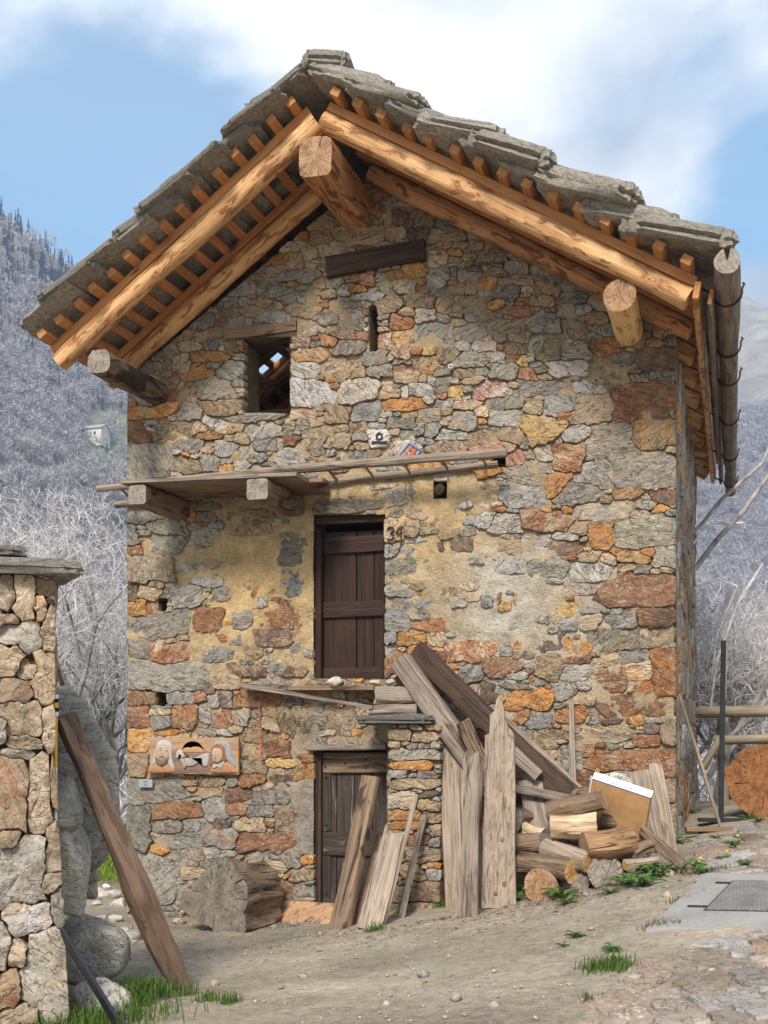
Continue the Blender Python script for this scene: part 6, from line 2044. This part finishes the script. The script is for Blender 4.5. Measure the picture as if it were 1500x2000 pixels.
def weed(c, size, seed, lb, flower=False):
    rg = random.Random(seed)
    w = empty('weed', c, label=lb, cat='weed', group='leafy weeds along the wood pile and path')
    n_ = rg.randint(11, 17)
    for i in range(n_):
        a_ = i / n_ * 6.283 + rg.uniform(-.3, .3)
        L = size * rg.uniform(.6, 1.15); lift = rg.uniform(.4, 1.3)
        V, F = [], []
        m_ = 7
        for k in range(m_ + 1):
            t_ = k / m_
            r_ = L * t_ * (1 - .15 * lift)
            z = L * lift * (t_ - .75 * t_ * t_)
            wd = L * .13 * math.sin(math.pi * min(1, t_ * .85 + .1)) * (1.25 if k % 2 else .62)
            ca, sa = math.cos(a_), math.sin(a_)
            V += [(r_ * ca - sa * wd, r_ * sa + ca * wd, z + .004 + wd * .3), (r_ * ca, r_ * sa, z), (r_ * ca + sa * wd, r_ * sa - ca * wd, z + .004 + wd * .3)]
        for k in range(m_):
            o = k * 3
            F += [(o, o + 1, o + 4, o + 3), (o + 1, o + 2, o + 5, o + 4)]
        obj('leaf', mesh('leaf', V, F, M['weed'], None, False), w)
    if flower:
        Vb, Fb = ico_lo(1)
        for j in range(rg.randint(1, 2)):
            p = Vector((rg.uniform(-.05, .05), rg.uniform(-.05, .05), size * rg.uniform(.6, .9)))
            obj('flower', mesh('flower', Vb * np.array([.017, .017, .008]), Fb, M['flower']), w, Matrix.Translation(p))
            timber('stem', (p.x, p.y, 0), p, .003, .003, M['weed'], w, n=5, segs=2, rough=0)


WE = [(1028, 1748, .20, 'large leafy weed at the foot of the widest plank'), (1010, 1760, .12, 'low weed just left of the round log end'), (1095, 1755, .17, 'spreading weed in front of the small grey log'), (1118, 1738, .18, 'leafy weed between the two bottom logs'), (1105, 1768, .12, 'small weed on the dirt below the log pile'), (1190, 1748, .10, 'small weed on the dirt in front of the knotty log'),
      (1225, 1728, .16, 'weed sprawling in front of the knotty log'), (1250, 1732, .20, 'broad weed below the split wedge'), (1268, 1708, .22, 'dense weed under the bark edged slab'), (1290, 1712, .18, 'weed behind the foot of the bark edged slab'), (1318, 1650, .16, 'bushy weed at the house corner beside the last board'), (1345, 1700, .15, 'weed at the tip of the bark edged slab'), (1370, 1708, .13, 'weed with a yellow flower beside the slab tip'),
      (1125, 1832, .07, 'lone small weed on the open dirt'), (1100, 1852, .05, 'tiny weed left of the lone weed'), (1195, 1862, .08, 'small weed behind the largest grass tuft'), (1432, 1655, .10, 'dandelion with yellow flowers on the path'), (1416, 1681, .09, 'dandelion with yellow flowers nearer the concrete slab'), (1455, 1692, .08, 'flowerless weed on the path beside the concrete slab'), (1350, 1590, .13, 'weed at the side wall behind the broom handle'), (1345, 1565, .13, 'weed climbing the foot of the side wall'), (1460, 1600, .10, 'small weed in front of the huge log'), (1480, 1605, .09, 'small weed at the right edge before the huge log'), (1398, 1640, .06, 'tiny weed behind the broom head')]
for k, (px, py, sz, lb) in enumerate(WE):
    weed(gp(px, py), sz * 1.3, 300 + k, lb, 'yellow flower' in lb)

# ------------------------------------------------------------------ bare trees near the house
def twig_mat(name, c1, c2):
    m, t, b = new_mat(name)
    co = t.n('ShaderNodeTexCoord').outputs['Object']
    col = t.ramp(t.noise(co, 5.0, 4.0, .6), [(.35, c1), (.65, c2)])
    t.t.links.new(col, b.inputs['Base Color']); b.inputs['Roughness'].default_value = .6
    b.inputs['Specular IOR Level'].default_value = .4
    return m


M['twig'] = twig_mat('backlit_pale_twigs', (.40, .36, .34), (.74, .70, .68))  # white backlit look of the twigs is put into their pale colour
M['trunk'] = twig_mat('grey_bark', (.14, .115, .10), (.36, .32, .29))
M['redbud'] = plain('dry_leaf', (.40, .13, .06), .8, 0, .3)


def bare_tree(base, height, seed, label, group, lean_=(0, 0), spread=.55, depth=6, nbr=3, r0=None):
    rg = random.Random(seed)
    segs = [[], []]
    r0 = r0 or height * .016

    def grow(p, d, L, r, lev):
        n_ = 4 if lev < 3 else 3
        q = p
        for i in range(n_):
            d = (d + Vector((rg.uniform(-1, 1), rg.uniform(-1, 1), rg.uniform(-.6, .9))) * (.10 + .05 * lev)).normalized()
            q2 = q + d * (L / n_)
            ra, rb_ = r * (1 - .35 * i / n_), r * (1 - .35 * (i + 1) / n_)
            segs[0 if lev < 3 else 1].append((q, q2, ra, rb_, lev))
            q = q2
            if lev < depth and i > 0:
                k = nbr if lev < 2 else (2 if rg.random() < .72 else 1)
                for _ in range(k if i == n_ - 1 else (1 if rg.random() < .8 else 0)):
                    ax_ = Vector((rg.uniform(-1, 1), rg.uniform(-1, 1), rg.uniform(-1, 1)))
                    ax_ = (ax_ - d * ax_.dot(d)).normalized()
                    nd = (d * (1 - spread * .55) + ax_ * spread * rg.uniform(.7, 1.3) + Vector((0, 0, .10))).normalized()
                    grow(q, nd, L * rg.uniform(.58, .78), max(ra * .62, .0058), lev + 1)
    grow(Vector((0, 0, 0)), Vector((lean_[0], lean_[1], 1)).normalized(), height * .30, r0, 0)
    t_ = empty('bare_tree', base, label=label, cat='tree', group=group)
    for nm, sg, mt in (('trunk', segs[0], M['trunk']), ('crown', segs[1], M['twig'])):
        if not sg: continue
        P0 = np.array([s[0][:] for s in sg]); P1 = np.array([s[1][:] for s in sg]); ra = np.array([s[2] for s in sg]); rb_ = np.array([s[3] for s in sg])
        D = P1 - P0; D /= np.linalg.norm(D, axis=1)[:, None] + 1e-9
        A = np.cross(D, np.array([.31, .77, .55])); A /= np.linalg.norm(A, axis=1)[:, None] + 1e-9
        B = np.cross(D, A)
        ns = 6 if nm == 'trunk' else 3
        V = np.zeros((len(sg), 2 * ns, 3))
        for k in range(ns):
            an = 2 * math.pi * k / ns
            o = A * math.cos(an) + B * math.sin(an)
            V[:, k] = P0 + o * ra[:, None]; V[:, ns + k] = P1 + o * rb_[:, None]
        of = (np.arange(len(sg)) * 2 * ns)[:, None]
        F = np.concatenate([of + np.array([[k, (k + 1) % ns, ns + (k + 1) % ns, ns + k]]) for k in range(ns)])
        obj(nm, mesh(nm, V.reshape(-1, 3), F, mt, None, True), t_)
    return t_


def tree_at(px, py_base, depth_, height, seed, label, group, **kw):
    b_ = bpd(px, py_base, depth_)
    z = min(b_.z, gzf(b_.x, b_.y))
    return bare_tree(Vector((b_.x, b_.y, z)), height + (b_.z - z), seed, label, group, **kw)


GT1, GT2 = 'bare trees in the gap left of the house', 'bare trees and shrubs right of the house'
TL = [(150, 1610, 21, 6.0, 'low bare shrub behind the tall upright slab'), (215, 1610, 20.5, 5.2, 'low bare shrub beside the house corner'), (128, 1620, 19, 7.0, 'bare tree growing close behind the stone pillar'), (60, 1560, 23, 7.5, 'bare tree whose twigs rise above the pillar cap'), (205, 1600, 24, 7.2, 'bare tree close to the left corner of the house'), (10, 1600, 27, 8.5, 'bare tree at the left edge of the picture'), (165, 1590, 30, 8.0, 'bare tree between the pillar and the house, further back'), (240, 1600, 33, 9.0, 'bare tree half hidden by the house corner'), (95, 1600, 36, 9.5, 'tall bare tree far behind the pillar'), (-60, 1600, 25, 8.0, 'bare tree just outside the left edge')]
for k, (px, py, dp, h, lb) in enumerate(TL[:9]):
    tree_at(px, py, dp, h, 500 + k, lb, GT1, spread=.62)
TR = [(1395, 1600, 17.5, 4.2, 'low bare shrub right behind the sign post'), (1470, 1590, 18.5, 4.6, 'bare shrub directly behind the huge log'), (1430, 1580, 21, 5.6, 'bare tree behind the fence between post and log'), (1375, 1580, 23, 6.2, 'bare tree beside the side wall of the house'), (1500, 1580, 22, 6.5, 'bare tree at the right edge of the picture'), (1455, 1560, 27, 8.0, 'taller bare tree farther behind the fence'), (1545, 1560, 20, 7.0, 'bare tree leaning in from the right edge'), (1400, 1560, 30, 7.5, 'farthest bare tree beside the side wall'), (1590, 1590, 18, 5, 'bare shrub beyond the right edge')]
TR += [(1360, 1570, 19.5, 5.0, 'bare shrub pressed against the side wall'), (1410, 1590, 19.2, 5.2, 'dense bare shrub rising above the fence rail'), (1450, 1590, 20.4, 5.0, 'dense bare shrub right of the sign plate'), (1515, 1590, 19.6, 5.6, 'bare shrub at the right edge above the log')]
for k, (px, py, dp, h, lb) in enumerate([t for t in TR if 'beyond' not in t[4]]):
    tree_at(px, py, dp, h, 600 + k, lb, GT2, spread=.75 if dp < 20 else .62, lean_=(-.5, 0) if 'leaning' in lb else (0, 0))
# thick pale limbs that cross the gap under the gutter
lt = empty('limb_tree', bpd(1520, 1560, 16.5), label='tree with thick pale limbs crossing below the gutter', cat='tree')
for pts, r in (([(1330, 1135), (1362, 1105), (1400, 1055), (1450, 1000), (1500, 930), (1540, 860)], .045), ([(1335, 1060), (1365, 1030), (1410, 975), (1460, 930), (1488, 905), (1505, 868)], .035), ([(1345, 1075), (1372, 1035), (1400, 1020), (1450, 1022)], .02), ([(1355, 1150), (1400, 1130), (1440, 1145), (1400, 1240), (1390, 1330)], .018), ([(1500, 1330), (1470, 1380), (1430, 1440), (1380, 1520)], .04), ([(1520, 1340), (1470, 1400), (1400, 1460)], .03), ([(1490, 1100), (1440, 1180), (1400, 1290), (1385, 1400)], .02)):
    for i in range(len(pts) - 1):
        keep(timber('limb', bpd(*pts[i], 16.4 + .1 * i), bpd(*pts[i + 1], 16.5 + .1 * i), r * (1 - .08 * i), r * (1 - .08 * i), M['twig'] if r < .03 else M['trunk'], None, n=8, segs=6, rough=.006, taper=.93), lt)

# ------------------------------------------------------------------ hills and far woods
def hill(name, pxs, vs, r0, r1, z0, n_r, seed, curve, colfun, mat):
    """valley side: height rises from r0 to the ridge at r1 (metres from the yard); vs = ridge elevation (tangent) by bearing"""
    U = np.linspace(pxs[0], pxs[-1], 150); R = np.concatenate([np.linspace(r0, r1, n_r), np.linspace(r1 * 1.02, r1 * 1.5, 8)])
    UU, RR = np.meshgrid(U, R)
    u = (UU - 750) / FPX
    X = EYE.x + RR * (CS * u - SN); Y = EYE.y + RR * (SN * u + CS)
    ridge = np.interp(UU, pxs, vs) * r1 + EYE.z
    t_ = np.clip((RR - r0) / (r1 - r0), 0, 1)
    Z = z0 + (ridge - z0) * t_ ** curve
    Z = np.where(RR > r1, ridge - (RR - r1) * .5, Z)
    rough = fbm(X * .012, Y * .012, seed, 5)
    Z = Z + rough * (r1 * .07) * np.clip(t_ * 3, 0, 1)
    V = np.stack([X, Y, Z], -1)
    idx = np.arange(V.shape[0] * V.shape[1]).reshape(V.shape[:2])
    F = np.stack([idx[:-1, :-1].ravel(), idx[:-1, 1:].ravel(), idx[1:, 1:].ravel(), idx[1:, :-1].ravel()], 1)
    C = colfun(UU, RR, t_, X, Y, Z)
    obj(name, mesh(name, V.reshape(-1, 3), F, mat, None, True, None, {'col': C.reshape(-1, 3)}), kind='structure')
    from_grid = (U, R, V)
    return from_grid


def hill_mat():
    m, t, b = new_mat('hillside')
    c1 = t.n('ShaderNodeAttribute', attribute_name='col').outputs['Color']
    co = t.n('ShaderNodeTexCoord').outputs['Object']
    n1 = t.noise(co, .05, 8.0, .7, .5); n2 = t.noise(co, .5, 5.0, .7)
    v = t.n('ShaderNodeMapRange', {0: t.math('ADD', n1, t.math('MULTIPLY', n2, .5)), 1: .5, 2: 1.0, 3: .5, 4: 1.4}).outputs[0]
    col = t.mix(1.0, c1, t.n('ShaderNodeCombineXYZ', {0: v, 1: v, 2: v}).outputs[0], 'MULTIPLY')
    t.t.links.new(col, b.inputs['Base Color']); b.inputs['Roughness'].default_value = 1.0
    b.inputs['Specular IOR Level'].default_value = 0.0
    set_bump(t, b, n1, 1.0, 4.0)
    return m


HM = hill_mat()
R0L, R1L = 200., 520.


def colL(UU, RR, t_, X, Y, Z):
    py = HOR - (Z - EYE.z) / RR * FPX
    c = np.tile(np.array([.29, .245, .215]), UU.shape + (1,))
    g = np.clip(1.2 * np.exp(-(((UU - 235) / 75) ** 2 + ((py - 865) / 70) ** 2)) * (.6 + 1.5 * (np.sin(py * .32 + fbm(UU * .02, py * .02, 5) * 6) > .1)) + .6 * np.exp(-(((UU - 190) / 60) ** 2 + ((py - 915) / 25) ** 2)), 0, 1)
    c = c + g[..., None] * (np.array([.20, .22, .11]) - c)
    return c


hl = hill('hill', [-500, -250, 0, 150, 250, 500, 900, 1150], [.62, .54, .438, .386, .352, .25, .10, .02], R0L, R1L, -75, 70, 14, 1.15, colL, HM)


def colR(UU, RR, t_, X, Y, Z):
    n_ = fbm(X * .01, Y * .01, 91, 5)
    c = np.tile(np.array([.22, .195, .17]), UU.shape + (1,))
    rk = np.clip((t_ - .45) * 3 + n_ * 2, 0, 1)
    c = c + rk[..., None] * (np.array([.30, .27, .23]) - c)
    dk = np.clip(n_ * 4 - .1, 0, 1)
    c = c + (.6 * dk)[..., None] * (np.array([.12, .125, .13]) - c)
    sn = np.clip((t_ - .93) * 8, 0, .8) * np.clip(fbm(X * .03, Y * .03, 95, 4) * 8 - .4, 0, 1)
    return c + sn[..., None] * (np.array([.80, .82, .85]) - c)


hr = hill('mountain', [700, 1000, 1200, 1400, 1440, 1500, 1750], [.05, .22, .31, .365, .372, .376, .42], 300., 900., -80, 80, 24, 1.05, colR, HM)


def hill_sample(grid, n_, rs, pxr, tr_):
    U, R, V = grid
    uu = rs.uniform(*pxr, n_); rr_ = R[0] + (R[-9] - R[0]) * rs.uniform(tr_[0] ** 2, tr_[1] ** 2, n_) ** .5
    iu = np.clip(np.searchsorted(U, uu) - 1, 0, len(U) - 2); ir = np.clip(np.searchsorted(R, rr_) - 1, 0, len(R) - 2)
    fu = ((uu - U[iu]) / (U[iu + 1] - U[iu]))[:, None]; fr_ = ((rr_ - R[ir]) / (R[ir + 1] - R[ir]))[:, None]
    P = (V[ir, iu] * (1 - fu) + V[ir, iu + 1] * fu) * (1 - fr_) + (V[ir + 1, iu] * (1 - fu) + V[ir + 1, iu + 1] * fu) * fr_
    return P, uu, rr_


def far_tmpl(seed, n_t=150):
    """a bare crown as many thin twig triangles, unit height"""
    rs = np.random.RandomState(seed)
    tri = []
    for k in range(3):
        a_ = k * 2.1
        tri.append([(math.cos(a_) * .02, math.sin(a_) * .02, 0), (math.cos(a_ + 2.1) * .02, math.sin(a_ + 2.1) * .02, 0), (0, 0, .6)])
    for i in range(n_t):
        d = rs.normal(size=3); d[2] = abs(d[2]) * .8 + .1; d /= np.linalg.norm(d)
        r = rs.uniform(.15, .42)
        c = np.array([0, 0, .42]) + d * r * np.array([1.0, 1.0, 1.2])
        dd = d + rs.normal(size=3) * .45; dd /= np.linalg.norm(dd)
        s = np.cross(dd, rs.normal(size=3)); s /= np.linalg.norm(s)
        L = rs.uniform(.08, .20); w = rs.uniform(.010, .022)
        tri.append([c - dd * L * .5 + s * w, c - dd * L * .5 - s * w, c + dd * L * .6])
    return np.array(tri)


def con_tmpl(seed, n_t=110):
    rs = np.random.RandomState(seed)
    tri = []
    for i in range(n_t):
        z = rs.uniform(.06, .98) ; rad = (1 - z) * .20 + .015
        a_ = rs.uniform(0, 6.283)
        d = np.array([math.cos(a_), math.sin(a_), -.35]); s = np.array([-math.sin(a_), math.cos(a_), 0]) * .035
        p = np.array([0, 0, z])
        tri.append([p + s, p - s, p + d * rad * rs.uniform(.7, 1.15)])
    return np.array(tri)


def forest(name, P, hs, tmpls, mat, rs, label):
    Vs = []
    which = rs.randint(len(tmpls), size=len(P))
    for k, T in enumerate(tmpls):
        m_ = which == k
        if not m_.any(): continue
        a_ = rs.uniform(0, 6.283, m_.sum()); c, s = np.cos(a_), np.sin(a_)
        h = hs[m_]
        x = (T[None, :, :, 0] * c[:, None, None] - T[None, :, :, 1] * s[:, None, None]) * h[:, None, None]
        y = (T[None, :, :, 0] * s[:, None, None] + T[None, :, :, 1] * c[:, None, None]) * h[:, None, None]
        z = T[None, :, :, 2] * h[:, None, None]
        W_ = np.stack([x, y, z], -1) + P[m_][:, None, None, :]
        Vs.append(W_.reshape(-1, 3))
    V = np.concatenate(Vs)
    F = np.arange(len(V)).reshape(-1, 3)
    obj(name, mesh(name, V, F, mat, None, False), kind='stuff', label=label, cat='woods')


rs = np.random.RandomState(77)
M['farT'] = twig_mat('far_bare_wood', (.25, .21, .20), (.50, .45, .445))
M['farC'] = plain('far_conifer', (.035, .055, .040), .9, 0, .3, .3, 0)
M['farG'] = plain('far_evergreen', (.07, .10, .05), .9, 0, .3, .3, 0)
TP = [far_tmpl(k) for k in range(6)]
P, uu, rr_ = hill_sample(hl, 4200, rs, (-260, 520), (.05, 1.0))
py = HOR - (P[:, 2] - EYE.z) / rr_ * FPX
ok_ = ~((np.abs(uu - 215) < 40) & (py > 800) & (py < 935) & (rs.rand(len(uu)) < .82)) & (np.hypot(uu - 187, py - 848) > 26)
P, uu, rr_, py = P[ok_], uu[ok_], rr_[ok_], py[ok_]
conf = (rs.rand(len(P)) < np.clip((rr_ - 410) / 110., 0, .7) * (uu < 330))
ever = (~conf) & (rs.rand(len(P)) < .035)
forest('bare_woods', P[~conf & ~ever], rs.uniform(6, 11.5, (~conf & ~ever).sum()), TP, M['farT'], rs, 'pale bare woods covering the hillside left of the house')
forest('conifer_woods', P[conf], rs.uniform(6, 10.5, conf.sum()), [con_tmpl(k) for k in range(4)], M['farC'], rs, 'dark conifers along the top of the left hillside')
forest('evergreen_bushes', P[ever], rs.uniform(5, 9, ever.sum()), [far_tmpl(30 + k, 220) for k in range(2)], M['farG'], rs, 'scattered green bushes among the bare hillside woods')
P, uu, rr_ = hill_sample(hr, 2600, rs, (1250, 1750), (.0, .62))
forest('mountain_woods', P, rs.uniform(8, 14, len(P)), TP, M['farT'], rs, 'grey bare woods on the lower mountain side right of the house')

# hut on the terraces of the left hillside
def hill_point(grid, px, py):
    U, R, V = grid
    j = int(np.argmin(np.abs(U - px)))
    col_ = V[:-8, j]
    pyv = HOR - (col_[:, 2] - EYE.z) / R[:-8] * FPX
    i = int(np.argmin(np.abs(pyv - py)))
    return Vector(col_[i])


hp = hill_point(hl, 187, 858)
hut = empty('hut', hp, label='tiny pale stone hut among terraces on the left hillside', cat='hut')
hw, hd, hh = 4.3, 3.0, 3.8
HWM = plain('hut_plaster', (.62, .57, .48), .9, 0, .15, 1.0, .1)
V = [(-hw, -hd, -3), (hw, -hd, -3), (hw, hd, -3), (-hw, hd, -3), (-hw, -hd, hh), (hw, -hd, hh), (hw, hd, hh), (-hw, hd, hh), (-hw, 0, hh + 1.5), (hw, 0, hh + 1.5)]
obj('wall', mesh('wall', V, [(0, 1, 5, 4), (1, 2, 6, 9, 5), (2, 3, 7, 6), (3, 0, 4, 8, 7), (3, 2, 1, 0)], HWM, None, False), hut)
V = [(-hw - .4, -hd - .5, hh - .25), (hw + .4, -hd - .5, hh - .25), (hw + .4, 0, hh + 1.6), (-hw - .4, 0, hh + 1.6), (-hw - .4, hd + .5, hh - .25), (hw + .4, hd + .5, hh - .25)]
V = V + [(x, y, z + .25) for x, y, z in V]
obj('roof', mesh('roof', V, [(0, 1, 2, 3), (3, 2, 5, 4), (6, 9, 8, 7), (9, 10, 11, 8), (0, 6, 7, 1), (4, 5, 11, 10), (1, 7, 8, 2), (2, 8, 11, 5), (0, 3, 9, 6), (3, 4, 10, 9)], plain('hut_roof', (.33, .31, .29), .9, 0, .2, 1.0, .1), None, False), hut)
for x in (-1.8, 1.5):
    obj('window', mesh('window', [(x - .4, -hd - .03, 1.2), (x + .4, -hd - .03, 1.2), (x + .4, -hd - .03, 2.4), (x - .4, -hd - .03, 2.4), (x - .4, -hd + .05, 1.2), (x + .4, -hd + .05, 1.2), (x + .4, -hd + .05, 2.4), (x - .4, -hd + .05, 2.4)], [(0, 1, 2, 3), (0, 4, 5, 1), (1, 5, 6, 2), (2, 6, 7, 3), (3, 7, 4, 0)], M['postm'], None, False), hut)

# ------------------------------------------------------------------ air
hz = bpy.data.materials.new('air')
hz.use_nodes = True
for n_ in list(hz.node_tree.nodes): hz.node_tree.nodes.remove(n_)
ht = NT(hz.node_tree)
pvn = ht.n('ShaderNodeVolumePrincipled', {'Color': (.62, .77, 1.0), 'Density': .00052, 'Anisotropy': .35})
ho = ht.n('ShaderNodeOutputMaterial', {'Volume': pvn.outputs[0]})
X0_, X1_, Y0_, Y1_, Z0_, Z1_ = -1300., 1300., -220., 1500., -200., 445.
V = [(x, y, z) for x in (X0_, X1_) for y in (Y0_, Y1_) for z in (Z0_, Z1_)]
obj('haze', mesh('haze', V, [(0, 1, 3, 2), (4, 6, 7, 5), (0, 4, 5, 1), (2, 3, 7, 6), (0, 2, 6, 4), (1, 5, 7, 3)], hz, None, False), kind='stuff')
